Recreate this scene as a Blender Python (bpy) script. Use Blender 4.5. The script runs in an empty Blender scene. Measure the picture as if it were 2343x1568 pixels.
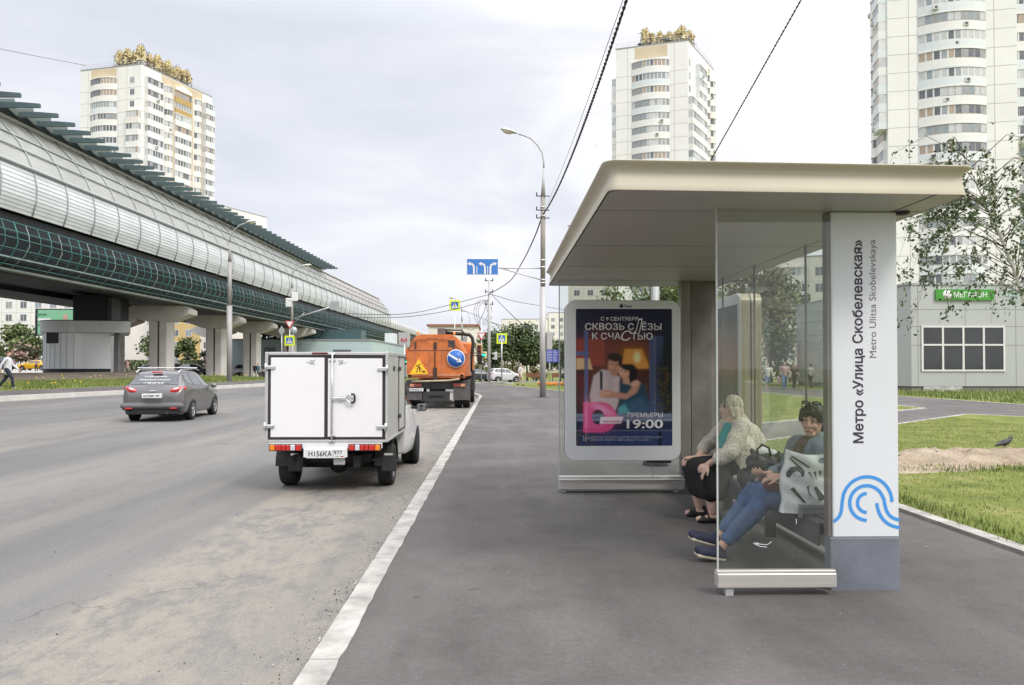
import bpy, math, random
import numpy as np
from mathutils import Matrix, Vector, Euler, noise as mnoise
R = math.radians
S = bpy.context.scene
C = S.collection
random.seed(7)
rng = np.random.default_rng(7)

# ------------------------------------------------------------------ camera
YAW, PIT, F = R(1.1), R(0.9), 1740.0          # F in pixels of a 2343 px wide frame
SHIFT = 29.7
cd = bpy.data.cameras.new('camera')
cam = bpy.data.objects.new('camera', cd); C.objects.link(cam)
cam.location = (0, 0, 1.45)
cam.rotation_euler = (math.pi/2 + PIT, 0, -YAW)
cd.sensor_width = 36; cd.lens = F/2343*36; cd.shift_y = SHIFT/2343
cd.clip_start = 0.05; cd.clip_end = 6000
S.camera = cam

# ------------------------------------------------------------------ sky and light
SUN_EL, SUN_AZ = R(48), R(140)                # azimuth clockwise from +Y
w = bpy.data.worlds.new('World'); S.world = w; w.use_nodes = True
nt = w.node_tree; N = nt.nodes; L = nt.links; N.clear()
out = N.new('ShaderNodeOutputWorld')
sky = N.new('ShaderNodeTexSky'); sky.sky_type = 'NISHITA'; sky.sun_disc = False
sky.sun_elevation = SUN_EL; sky.sun_rotation = SUN_AZ
bg1 = N.new('ShaderNodeBackground'); bg1.inputs[1].default_value = 0.10
L.new(sky.outputs[0], bg1.inputs[0])
tc = N.new('ShaderNodeTexCoord')
sep = N.new('ShaderNodeSeparateXYZ'); L.new(tc.outputs['Generated'], sep.inputs[0])
mp = N.new('ShaderNodeMapping'); mp.inputs['Scale'].default_value = (2.2, 2.2, 6.5)
mp.inputs['Location'].default_value = (0.35, 0.1, 0.4)
L.new(tc.outputs['Generated'], mp.inputs[0])
nz = N.new('ShaderNodeTexNoise'); nz.inputs['Scale'].default_value = 1.15
nz.inputs['Detail'].default_value = 6; nz.inputs['Roughness'].default_value = 0.52
nz.inputs['Distortion'].default_value = 0.4
L.new(mp.outputs[0], nz.inputs['Vector'])
cr = N.new('ShaderNodeValToRGB')
e = cr.color_ramp.elements
e[0].position = 0.30; e[0].color = (0.78, 0.815, 0.90, 1)
e[1].position = 0.66; e[1].color = (1.15, 1.14, 1.17, 1)
m_ = e.new(0.46); m_.color = (0.89, 0.905, 0.98, 1)
# the cloud deck is thinner (brighter) towards the right
ma = N.new('ShaderNodeMath'); ma.operation = 'MULTIPLY_ADD'
L.new(sep.outputs[0], ma.inputs[0]); ma.inputs[1].default_value = 0.26; 
L.new(nz.outputs['Fac'], ma.inputs[2]); L.new(ma.outputs[0], cr.inputs[0])
# overcast luminance: brighter overhead
mr = N.new('ShaderNodeMapRange'); mr.inputs[1].default_value = 0.40; mr.inputs[2].default_value = 0.95
mr.inputs[3].default_value = 1.0; mr.inputs[4].default_value = 3.3
L.new(sep.outputs[2], mr.inputs[0])
bg2 = N.new('ShaderNodeBackground')
L.new(cr.outputs[0], bg2.inputs[0]); L.new(mr.outputs[0], bg2.inputs[1])
mx = N.new('ShaderNodeMixShader'); mx.inputs[0].default_value = 0.94
L.new(bg1.outputs[0], mx.inputs[1]); L.new(bg2.outputs[0], mx.inputs[2]); L.new(mx.outputs[0], out.inputs[0])
sl = bpy.data.lights.new('sun', 'SUN'); sl.energy = 2.0; sl.angle = R(16); sl.color = (1, 0.95, 0.86)
so = bpy.data.objects.new('sun', sl); C.objects.link(so)
sd = Vector((math.sin(SUN_AZ)*math.cos(SUN_EL), math.cos(SUN_AZ)*math.cos(SUN_EL), math.sin(SUN_EL)))
so.rotation_euler = sd.to_track_quat('Z', 'Y').to_euler(); so.location = sd*60

vs = S.view_settings; vs.view_transform = 'Standard'; vs.look = 'None'; vs.exposure = 0.0; vs.gamma = 1
S.cycles.use_denoising = True
S.cycles.max_bounces = 6; S.cycles.transparent_max_bounces = 16
S.cycles.caustics_reflective = False; S.cycles.caustics_refractive = False
S.cycles.sample_clamp_indirect = 4

# ------------------------------------------------------------------ helpers
_f = Vector((math.sin(YAW)*math.cos(PIT), math.cos(YAW)*math.cos(PIT), math.sin(PIT)))
_r = Vector((math.cos(YAW), -math.sin(YAW), 0)); _u = _r.cross(_f)
def at(px, py, Y):
    """world point on the plane y=Y for a spot measured on the photograph (2343 px wide)"""
    d = _f + _r*((px-1171.5)/F) + _u*((784+SHIFT-py)/F)
    return Vector((0, 0, 1.45)) + d*(Y/d.y)

_mats = {}
def mat(name, col, rough=0.6, metal=0.0, var=0.10, scale=2.0, bump=0.0, bscale=40.0, spec=0.5, coat=0.0,
        emit=0.0, alpha=1.0, stretch=(1, 1, 1), sheen=0.0):
    if name in _mats: return _mats[name]
    m = bpy.data.materials.new(name); m.use_nodes = True; _mats[name] = m
    t = m.node_tree; b = t.nodes['Principled BSDF']
    b.inputs['Roughness'].default_value = rough; b.inputs['Metallic'].default_value = metal
    b.inputs['Specular IOR Level'].default_value = spec
    b.inputs['Coat Weight'].default_value = coat
    b.inputs['Sheen Weight'].default_value = sheen
    c = tuple(col[:3])
    b.inputs['Base Color'].default_value = c + (1,)
    if var > 0 or bump > 0:
        tcn = t.nodes.new('ShaderNodeTexCoord'); mpn = t.nodes.new('ShaderNodeMapping')
        mpn.inputs['Scale'].default_value = stretch
        t.links.new(tcn.outputs['Object'], mpn.inputs[0])
    if var > 0:
        n = t.nodes.new('ShaderNodeTexNoise'); n.inputs['Scale'].default_value = scale
        n.inputs['Detail'].default_value = 5; n.inputs['Roughness'].default_value = 0.6
        t.links.new(mpn.outputs[0], n.inputs['Vector'])
        r = t.nodes.new('ShaderNodeValToRGB')
        r.color_ramp.elements[0].position = 0.3; r.color_ramp.elements[1].position = 0.7
        r.color_ramp.elements[0].color = tuple(x*(1-var) for x in c) + (1,)
        r.color_ramp.elements[1].color = tuple(min(1, x*(1+var)) for x in c) + (1,)
        t.links.new(n.outputs['Fac'], r.inputs[0]); t.links.new(r.outputs[0], b.inputs['Base Color'])
    if bump > 0:
        n2 = t.nodes.new('ShaderNodeTexNoise'); n2.inputs['Scale'].default_value = bscale
        n2.inputs['Detail'].default_value = 4
        t.links.new(mpn.outputs[0], n2.inputs['Vector'])
        bp = t.nodes.new('ShaderNodeBump'); bp.inputs['Strength'].default_value = bump
        bp.inputs['Distance'].default_value = 0.02
        t.links.new(n2.outputs['Fac'], bp.inputs['Height']); t.links.new(bp.outputs[0], b.inputs['Normal'])
    if emit > 0:
        b.inputs['Emission Color'].default_value = c + (1,); b.inputs['Emission Strength'].default_value = emit
    return m

def glass_mat(name, tint=(0.9, 0.95, 0.92), dirt=0.05, dirtcol=(0.5, 0.5, 0.47), rough=0.02):
    if name in _mats: return _mats[name]
    m = bpy.data.materials.new(name); m.use_nodes = True; _mats[name] = m
    t = m.node_tree; t.nodes.clear(); o = t.nodes.new('ShaderNodeOutputMaterial')
    tr = t.nodes.new('ShaderNodeBsdfTransparent'); tr.inputs[0].default_value = tint + (1,)
    gl = t.nodes.new('ShaderNodeBsdfGlossy'); gl.inputs['Roughness'].default_value = rough
    lw = t.nodes.new('ShaderNodeLayerWeight'); lw.inputs[0].default_value = 0.5
    pw = t.nodes.new('ShaderNodeMath'); pw.operation = 'POWER'; t.links.new(lw.outputs['Facing'], pw.inputs[0]); pw.inputs[1].default_value = 4.5
    fr = t.nodes.new('ShaderNodeMath'); fr.operation = 'MULTIPLY_ADD'; t.links.new(pw.outputs[0], fr.inputs[0]); fr.inputs[1].default_value = 0.7; fr.inputs[2].default_value = 0.035
    m1 = t.nodes.new('ShaderNodeMixShader')
    t.links.new(fr.outputs[0], m1.inputs[0]); t.links.new(tr.outputs[0], m1.inputs[1]); t.links.new(gl.outputs[0], m1.inputs[2])
    df = t.nodes.new('ShaderNodeBsdfDiffuse'); df.inputs[0].default_value = dirtcol + (1,)
    tcn = t.nodes.new('ShaderNodeTexCoord')
    n = t.nodes.new('ShaderNodeTexNoise'); n.inputs['Scale'].default_value = 5; n.inputs['Detail'].default_value = 8
    t.links.new(tcn.outputs['Object'], n.inputs['Vector'])
    mr = t.nodes.new('ShaderNodeMapRange'); mr.inputs[1].default_value = 0.35; mr.inputs[2].default_value = 0.8
    mr.inputs[3].default_value = dirt*0.5; mr.inputs[4].default_value = dirt*2.2
    t.links.new(n.outputs['Fac'], mr.inputs[0])
    m2 = t.nodes.new('ShaderNodeMixShader')
    t.links.new(mr.outputs[0], m2.inputs[0]); t.links.new(m1.outputs[0], m2.inputs[1]); t.links.new(df.outputs[0], m2.inputs[2])
    t.links.new(m2.outputs[0], o.inputs[0])
    return m

WM = {}
def thing(name, label, cat, loc=(0, 0, 0), rotz=0.0, group=None):
    o = bpy.data.objects.new(name, None); C.objects.link(o)
    o.empty_display_size = 0.2
    o.location = loc; o.rotation_euler = (0, 0, rotz)
    WM[o] = Matrix.Translation(Vector(loc)) @ Matrix.Rotation(rotz, 4, 'Z')
    tag(o, label, cat, group); return o
def tag(o, label=None, cat=None, group=None, kind=None):
    if label: o['label'] = label
    if cat: o['category'] = cat
    if group: o['group'] = group
    if kind: o['kind'] = kind
    return o
def link(name, me, parent=None, mats=()):
    o = bpy.data.objects.new(name, me); C.objects.link(o)
    for m in mats: me.materials.append(m)
    if parent is not None:
        o.parent = parent; WM[o] = WM[parent].copy()
    else: WM[o] = Matrix.Identity(4)
    return o
def dup(root, loc, rotz=0.0, label=None, group=None, scale=None):
    def cp(o, par):
        c = o.copy(); C.objects.link(c)
        if par is not None: c.parent = par
        for ch in list(o.children): cp(ch, c)
        return c
    r = cp(root, None); r.location = loc; r.rotation_euler = (0, 0, rotz)
    if scale: r.scale = scale
    if label: r['label'] = label
    if group: r['group'] = group
    WM[r] = Matrix.Translation(Vector(loc)) @ Matrix.Rotation(rotz, 4, 'Z')
    return r

class MB:
    def __init__(s): s.v = []; s.f = []; s.m = []; s.s = []
    def add(s, vs_, fs, m=0, smooth=False):
        k = len(s.v); s.v += [tuple(v) for v in vs_]
        for i, f in enumerate(fs):
            s.f.append(tuple(k+j for j in f)); s.m.append(m if not isinstance(m, (list, tuple)) else m[i]); s.s.append(smooth)
        return s
    def box(s, x0, x1, y0, y1, z0, z1, m=0, X=None):
        v = [(x0,y0,z0),(x1,y0,z0),(x1,y1,z0),(x0,y1,z0),(x0,y0,z1),(x1,y0,z1),(x1,y1,z1),(x0,y1,z1)]
        if X is not None: v = [X @ Vector(p) for p in v]
        return s.add(v, [(0,3,2,1),(4,5,6,7),(0,1,5,4),(1,2,6,5),(2,3,7,6),(3,0,4,7)], m)
    def bbox(s, x0, x1, y0, y1, z0, z1, b=0.01, m=0, X=None):
        """box with chamfered edges"""
        pts = {}; v = []; 
        def V(p):
            v.append(p); return len(v)-1
        xs, ys, zs = (x0, x1), (y0, y1), (z0, z1); sg = (1, -1)
        for i in (0, 1):
            for j in (0, 1):
                for k in (0, 1):
                    pts[i,j,k,'x'] = V((xs[i], ys[j]+sg[j]*b, zs[k]+sg[k]*b))
                    pts[i,j,k,'y'] = V((xs[i]+sg[i]*b, ys[j], zs[k]+sg[k]*b))
                    pts[i,j,k,'z'] = V((xs[i]+sg[i]*b, ys[j]+sg[j]*b, zs[k]))
        fs = []
        for i in (0, 1): fs.append([pts[i,0,0,'x'],pts[i,1,0,'x'],pts[i,1,1,'x'],pts[i,0,1,'x']])
        for j in (0, 1): fs.append([pts[0,j,0,'y'],pts[1,j,0,'y'],pts[1,j,1,'y'],pts[0,j,1,'y']])
        for k in (0, 1): fs.append([pts[0,0,k,'z'],pts[1,0,k,'z'],pts[1,1,k,'z'],pts[0,1,k,'z']])
        for j in (0, 1):
            for k in (0, 1): fs.append([pts[0,j,k,'y'],pts[1,j,k,'y'],pts[1,j,k,'z'],pts[0,j,k,'z']])
        for i in (0, 1):
            for k in (0, 1): fs.append([pts[i,0,k,'x'],pts[i,1,k,'x'],pts[i,1,k,'z'],pts[i,0,k,'z']])
        for i in (0, 1):
            for j in (0, 1): fs.append([pts[i,j,0,'x'],pts[i,j,1,'x'],pts[i,j,1,'y'],pts[i,j,0,'y']])
        for i in (0, 1):
            for j in (0, 1):
                for k in (0, 1): fs.append([pts[i,j,k,'x'],pts[i,j,k,'y'],pts[i,j,k,'z']])
        cx = Vector(((x0+x1)/2, (y0+y1)/2, (z0+z1)/2)); ff = []
        for f in fs:
            P_ = [Vector(v[i]) for i in f]; n = (P_[1]-P_[0]).cross(P_[2]-P_[0])
            cc = sum(P_, Vector())/len(P_)
            ff.append(tuple(f) if n.dot(cc-cx) > 0 else tuple(reversed(f)))
        if X is not None: v = [X @ Vector(p) for p in v]
        return s.add(v, ff, m)
    def cyl(s, p0, p1, r0, r1=None, n=12, m=0, caps=True, smooth=True):
        r1 = r0 if r1 is None else r1
        return s.tube([p0, p1], [r0, r1], n, m, caps, smooth)
    def tube(s, pts, r, n=8, m=0, caps=True, smooth=True):
        pts = [Vector(p) for p in pts]; k = len(pts)
        rs = r if isinstance(r, (list, tuple)) else [r]*k
        d0 = (pts[1]-pts[0]).normalized()
        a = d0.orthogonal().normalized(); v = []
        for i in range(k):
            d = ((pts[min(i+1,k-1)]-pts[max(i-1,0)])).normalized()
            a = (a - d*a.dot(d)); a = a.normalized() if a.length > 1e-6 else d.orthogonal().normalized()
            b = d.cross(a)
            for j in range(n):
                t = 2*math.pi*j/n; v.append(pts[i] + (a*math.cos(t)+b*math.sin(t))*rs[i])
        fs = []
        for i in range(k-1):
            for j in range(n):
                fs.append((i*n+j, i*n+(j+1)%n, (i+1)*n+(j+1)%n, (i+1)*n+j))
        k0 = len(s.v); s.add(v, fs, m, smooth)
        if caps:
            s.f.append(tuple(k0+j for j in reversed(range(n)))); s.m.append(m); s.s.append(False)
            s.f.append(tuple(k0+(k-1)*n+j for j in range(n))); s.m.append(m); s.s.append(False)
        return s
    def lathe(s, prof, c=(0,0,0), axis='Z', n=24, m=0, smooth=True):
        """prof: (radius, height) pairs"""
        v = []; c = Vector(c)
        for r, h in prof:
            for j in range(n):
                t = 2*math.pi*j/n; p = (r*math.cos(t), r*math.sin(t), h)
                if axis == 'X': p = (p[2], p[0], p[1])
                elif axis == 'Y': p = (p[1], p[2], p[0])
                v.append(c + Vector(p))
        k = len(prof); fs = [(i*n+j, i*n+(j+1)%n, (i+1)*n+(j+1)%n, (i+1)*n+j) for i in range(k-1) for j in range(n)]
        mm = m
        if isinstance(m, (list, tuple)): mm = [m[i] for i in range(k-1) for j in range(n)]
        return s.add(v, fs, mm, smooth)
    def prism(s, poly, d0, d1, fn, m=0, caps=True, smooth=False):
        """poly of (a,b) pairs swept from d0 to d1; fn(a,b,d) gives the point"""
        n = len(poly); v = [fn(a, b, d0) for a, b in poly] + [fn(a, b, d1) for a, b in poly]
        s.add(v, [(i, (i+1) % n, n+(i+1) % n, n+i) for i in range(n)], m, smooth)
        if caps:
            k = len(s.v)-2*n
            s.f += [tuple(k+i for i in reversed(range(n))), tuple(k+n+i for i in range(n))]; s.m += [m, m]; s.s += [False, False]
        return s
    def grid(s, fn, nu, nv, m=0, smooth=True):
        v = [fn(i/nu, j/nv) for i in range(nu+1) for j in range(nv+1)]
        fs = [(i*(nv+1)+j, (i+1)*(nv+1)+j, (i+1)*(nv+1)+j+1, i*(nv+1)+j+1) for i in range(nu) for j in range(nv)]
        return s.add(v, fs, m, smooth)
    def ell(s, c, r, n=12, k=8, m=0, X=None):
        c = Vector(c); v = []; fs = []
        for i in range(k+1):
            a = math.pi*i/k
            for j in range(n):
                t = 2*math.pi*j/n
                p = Vector((r[0]*math.sin(a)*math.cos(t), r[1]*math.sin(a)*math.sin(t), r[2]*math.cos(a)))
                if X is not None: p = X @ p
                v.append(c+p)
        for i in range(k):
            for j in range(n): fs.append((i*n+j, (i+1)*n+j, (i+1)*n+(j+1) % n, i*n+(j+1) % n))
        return s.add(v, fs, m, True)
    def mesh(s, name='m', fix=True):
        me = bpy.data.meshes.new(name); me.from_pydata([tuple(v) for v in s.v], [], s.f)
        me.polygons.foreach_set('material_index', s.m); me.polygons.foreach_set('use_smooth', s.s)
        if fix:
            import bmesh
            bm = bmesh.new(); bm.from_mesh(me)
            bmesh.ops.remove_doubles(bm, verts=bm.verts, dist=1e-5)
            bmesh.ops.recalc_face_normals(bm, faces=bm.faces); bm.to_mesh(me); bm.free()
        me.update(); return me
    def build(s, name, mats, parent=None, world=False, fix=True):
        if world and parent is not None:
            inv = WM[parent].inverted(); s.v = [tuple(inv @ Vector(v)) for v in s.v]
        mats = mats if isinstance(mats, (list, tuple)) else [mats]
        return link(name, s.mesh(name, fix), parent, mats)

def struct(name, mb, mats, fix=True):
    o = mb.build(name, mats, fix=fix); o['kind'] = 'structure'; return o

_tmp = bpy.data.scenes.new('tmp')
def evaluate(o):
    """mesh of an unlinked object with its modifiers applied"""
    _tmp.collection.objects.link(o)
    with bpy.context.temp_override(scene=_tmp, view_layer=_tmp.view_layers[0]):
        dg = bpy.context.evaluated_depsgraph_get(); dg.update()
        me = bpy.data.meshes.new_from_object(o.evaluated_get(dg), depsgraph=dg)
    _tmp.collection.objects.unlink(o); return me
def caps_mesh(parts):
    b = MB()
    for p in parts:
        if p[0] == 'e':
            X = Euler(p[3]).to_matrix() if len(p) > 3 else None
            b.ell(p[1], p[2], 16, 12, 0, X)
        else:
            p0, r0, p1, r1 = Vector(p[0]), p[1], Vector(p[2]), p[3]
            d = p1-p0; n = 14
            ax = d.normalized() if d.length > 1e-5 else Vector((0, 0, 1))
            pts = []; rs = []
            for k in range(5):
                a = math.pi/2*(k/4); pts.append(p0-ax*r0*math.cos(a)); rs.append(max(1e-4, r0*math.sin(a)))
            for k in range(5):
                a = math.pi/2*(1-k/4); pts.append(p1+ax*r1*math.cos(a)); rs.append(max(1e-4, r1*math.sin(a)))
            b.tube(pts, rs, n)
    return b
def blob(name, parts, mats, parent, voxel=0.008, smooth=6, world=False, fold=0.0, freq=9.0, aniso=(1, 1, .45)):
    """one continuous surface grown over tapered limbs"""
    b = caps_mesh(parts)
    if world:
        inv = WM[parent].inverted(); b.v = [tuple(inv @ Vector(v)) for v in b.v]
    o = bpy.data.objects.new('t', b.mesh('t'))
    md = o.modifiers.new('r', 'REMESH'); md.mode = 'VOXEL'; md.voxel_size = voxel; md.use_smooth_shade = True
    if smooth:
        sm = o.modifiers.new('s', 'SMOOTH'); sm.factor = 0.5; sm.iterations = smooth
    me = evaluate(o); bpy.data.objects.remove(o); me.name = name
    me.materials.clear()
    mats = mats if isinstance(mats, (list, tuple)) else [mats]
    if fold:
        nv = len(me.vertices); co = np.empty(nv*3); no = np.empty(nv*3); me.vertices.foreach_get('co', co); me.vertices.foreach_get('normal', no); co = co.reshape(-1, 3); no = no.reshape(-1, 3)
        d = np.array([abs(mnoise.noise((c[0]*freq*aniso[0]+c[2]*2, c[1]*freq*aniso[1], c[2]*freq*aniso[2]+3)))*-1.6+.45+.4*mnoise.noise((c[0]*freq*2.3, c[1]*freq*2.3, c[2]*freq*2.3)) for c in co])
        co += no*(d*fold)[:, None]; me.vertices.foreach_set('co', co.ravel()); me.update()
    return link(name, me, parent, mats)

def text_mesh(s, size=1.0, bold=0.0, extrude=0.0, align='CENTER', sx=1.0, spacing=1.0, shear=0.0):
    cu = bpy.data.curves.new('t', 'FONT'); cu.body = s; cu.size = size; cu.bevel_depth = bold; cu.bevel_resolution = 0; cu.extrude = extrude
    cu.align_x = align; cu.align_y = 'CENTER'; cu.space_character = spacing; cu.resolution_u = 3; cu.shear = shear
    o = bpy.data.objects.new('t', cu)
    me = evaluate(o); bpy.data.objects.remove(o); bpy.data.curves.remove(cu)
    if sx != 1.0: me.transform(Matrix.Diagonal((sx, 1, 1, 1)))
    return me
def text(name, s, size, parent, m, X, fit=None, world=False, **kw):
    """lettering; X places its plane (x along the line, y up the letters); fit = wanted (length, height)"""
    me = text_mesh(s, size, **kw)
    if fit:
        co = np.empty(len(me.vertices)*3); me.vertices.foreach_get('co', co); co = co.reshape(-1, 3)
        lo, hi = co.min(0), co.max(0); ctr = (lo+hi)/2
        kx = fit[0]/(hi[0]-lo[0]); ky = fit[1]/(hi[1]-lo[1]) if fit[1] else kx
        me.transform(Matrix.Diagonal((kx, ky, 1, 1)) @ Matrix.Translation((-ctr[0], -ctr[1], 0)))
    me.transform((WM[parent].inverted() if world else Matrix.Identity(4)) @ X)
    me.name = name; me.materials.clear()
    return link(name, me, parent, [m])
def words(name, s, size, parent, m, X, **kw):
    """a line of lettering, every word a part of its own"""
    o = text(name, s, size, parent, m, X, **kw); me = o.data; inv = ((WM[parent].inverted() if kw.get('world') else Matrix.Identity(4)) @ X).inverted()
    co = [inv @ v.co for v in me.vertices]; xs = sorted(c.x for c in co); n = len(s.split(' '))
    gaps = sorted(sorted(((b_-a_), (a_+b_)/2) for a_, b_ in zip(xs, xs[1:]))[-(n-1):], key=lambda g: g[1]); cuts = [-1e9]+[g[1] for g in gaps]+[1e9]
    for a_, b_ in zip(cuts, cuts[1:]):
        fs = [p.vertices[:] for p in me.polygons if a_ < co[p.vertices[0]].x < b_]; us = sorted({i for f in fs for i in f}); mp2 = {i: k for k, i in enumerate(us)}
        m2 = bpy.data.meshes.new(name); m2.from_pydata([me.vertices[i].co[:] for i in us], [], [[mp2[i] for i in f] for f in fs]); m2.update(); link(name, m2, parent, [m])
    bpy.data.objects.remove(o); bpy.data.meshes.remove(me)
def plane(o, x, y):
    """matrix with origin o, local x and y axes"""
    x = Vector(x).normalized(); y = Vector(y); y = (y-x*y.dot(x)).normalized(); z = x.cross(y)
    M_ = Matrix((x, y, z)).transposed().to_4x4(); M_.translation = Vector(o); return M_
XZ = lambda o: plane(o, (1, 0, 0), (0, 0, 1))      # facing -Y, towards the camera

def poly_area(name, pts, z, m, skirt=0.25, sub=None):
    """flat polygon with a skirt down its edge"""
    b = MB(); n = len(pts)
    b.add([(x, y, z) for x, y in pts], [tuple(range(n))])
    b.add([(x, y, z) for x, y in pts]+[(x, y, z-skirt) for x, y in pts], [(i, (i+1) % n, n+(i+1) % n, n+i) for i in range(n)])
    return struct(name, b, m)
def ribbon(b, pts, w0, w1, z0, z1, m=0, jit=0.0, seg=None):
    """kerb: pts centreline on the ground, from offset w0 to w1 to its right"""
    P2 = [Vector((p[0], p[1], 0)) for p in pts]
    if seg:
        Q = [P2[0]]
        for a_, b_ in zip(P2, P2[1:]):
            k = max(1, int((b_-a_).length/seg)); Q += [a_.lerp(b_, (i+1)/k) for i in range(k)]
        P2 = Q
    v = []; k = len(P2)
    for i in range(k):
        d = (P2[min(i+1, k-1)]-P2[max(i-1, 0)]).normalized(); r = Vector((d.y, -d.x, 0))
        j = (random.random()-.5)*jit
        for ww, zz in ((w0, z0), (w0+0.008, z1), (w1+j, z1), (w1+j, z0)):
            q = P2[i]+r*ww; v.append((q.x, q.y, zz))
    fs = []
    for i in range(k-1):
        for j in range(3): fs.append((i*4+j, i*4+j+1, (i+1)*4+j+1, (i+1)*4+j))
    fs += [(0, 1, 2, 3), tuple((k-1)*4+j for j in (3, 2, 1, 0))]
    b.add(v, fs, m)
    return b

# ------------------------------------------------------------------ common materials
WHITE = mat('white_paint', (0.78, 0.78, 0.78), 0.45, var=0.05)
BLACK = mat('black_plastic', (0.012, 0.012, 0.013), 0.5, var=0)
RUBBER = mat('tyre_rubber', (0.018, 0.018, 0.018), 0.85, var=0.2, scale=8)
STEEL = mat('galvanised_steel', (0.55, 0.56, 0.56), 0.42, 0.6, var=0.15, scale=4)
DSTEEL = mat('dark_steel', (0.06, 0.06, 0.062), 0.5, 0.3, var=0.2)
CHROME = mat('bright_metal', (0.75, 0.75, 0.75), 0.2, 0.9, var=0.05)
CONC = mat('concrete', (0.68, 0.655, 0.62), 0.9, var=0.10, scale=0.8, bump=0.15)
POLE = mat('pole_grey', (0.36, 0.35, 0.34), 0.6, 0.2, var=0.12, scale=1.5)
SIGNBACK = mat('sign_back', (0.40, 0.42, 0.43), 0.5, 0.4, var=0.08)
BLUE = mat('sign_blue', (0.03, 0.13, 0.47), 0.4, var=0.05)
REDS = mat('sign_red', (0.55, 0.03, 0.03), 0.4, var=0.05)
YEL = mat('sign_yellow', (0.85, 0.50, 0.02), 0.4, var=0.05)
LIME = mat('sign_lime', (0.72, 0.85, 0.02), 0.4, var=0.03)
CARGLASS = mat('car_glass', (0.03, 0.035, 0.038), 0.06, 0.0, var=0, spec=0.9, coat=0.5)
REDLENS = mat('red_lens', (0.55, 0.02, 0.015), 0.15, var=0.0, coat=0.6)
AMBER = mat('amber_lens', (0.8, 0.25, 0.01), 0.2, var=0.0, coat=0.6)
CLEAR = mat('clear_lens', (0.75, 0.75, 0.78), 0.1, 0.3, var=0.0, coat=0.6)
PLATE = mat('plate_white', (0.72, 0.72, 0.72), 0.4, var=0.04)
INK = mat('ink_black', (0.02, 0.02, 0.025), 0.6, var=0)
SKIN = mat('skin', (0.56, 0.33, 0.25), 0.5, var=0.08, scale=20)
WIRE = mat('cable_black', (0.045, 0.04, 0.045), 0.7, var=0)
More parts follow.
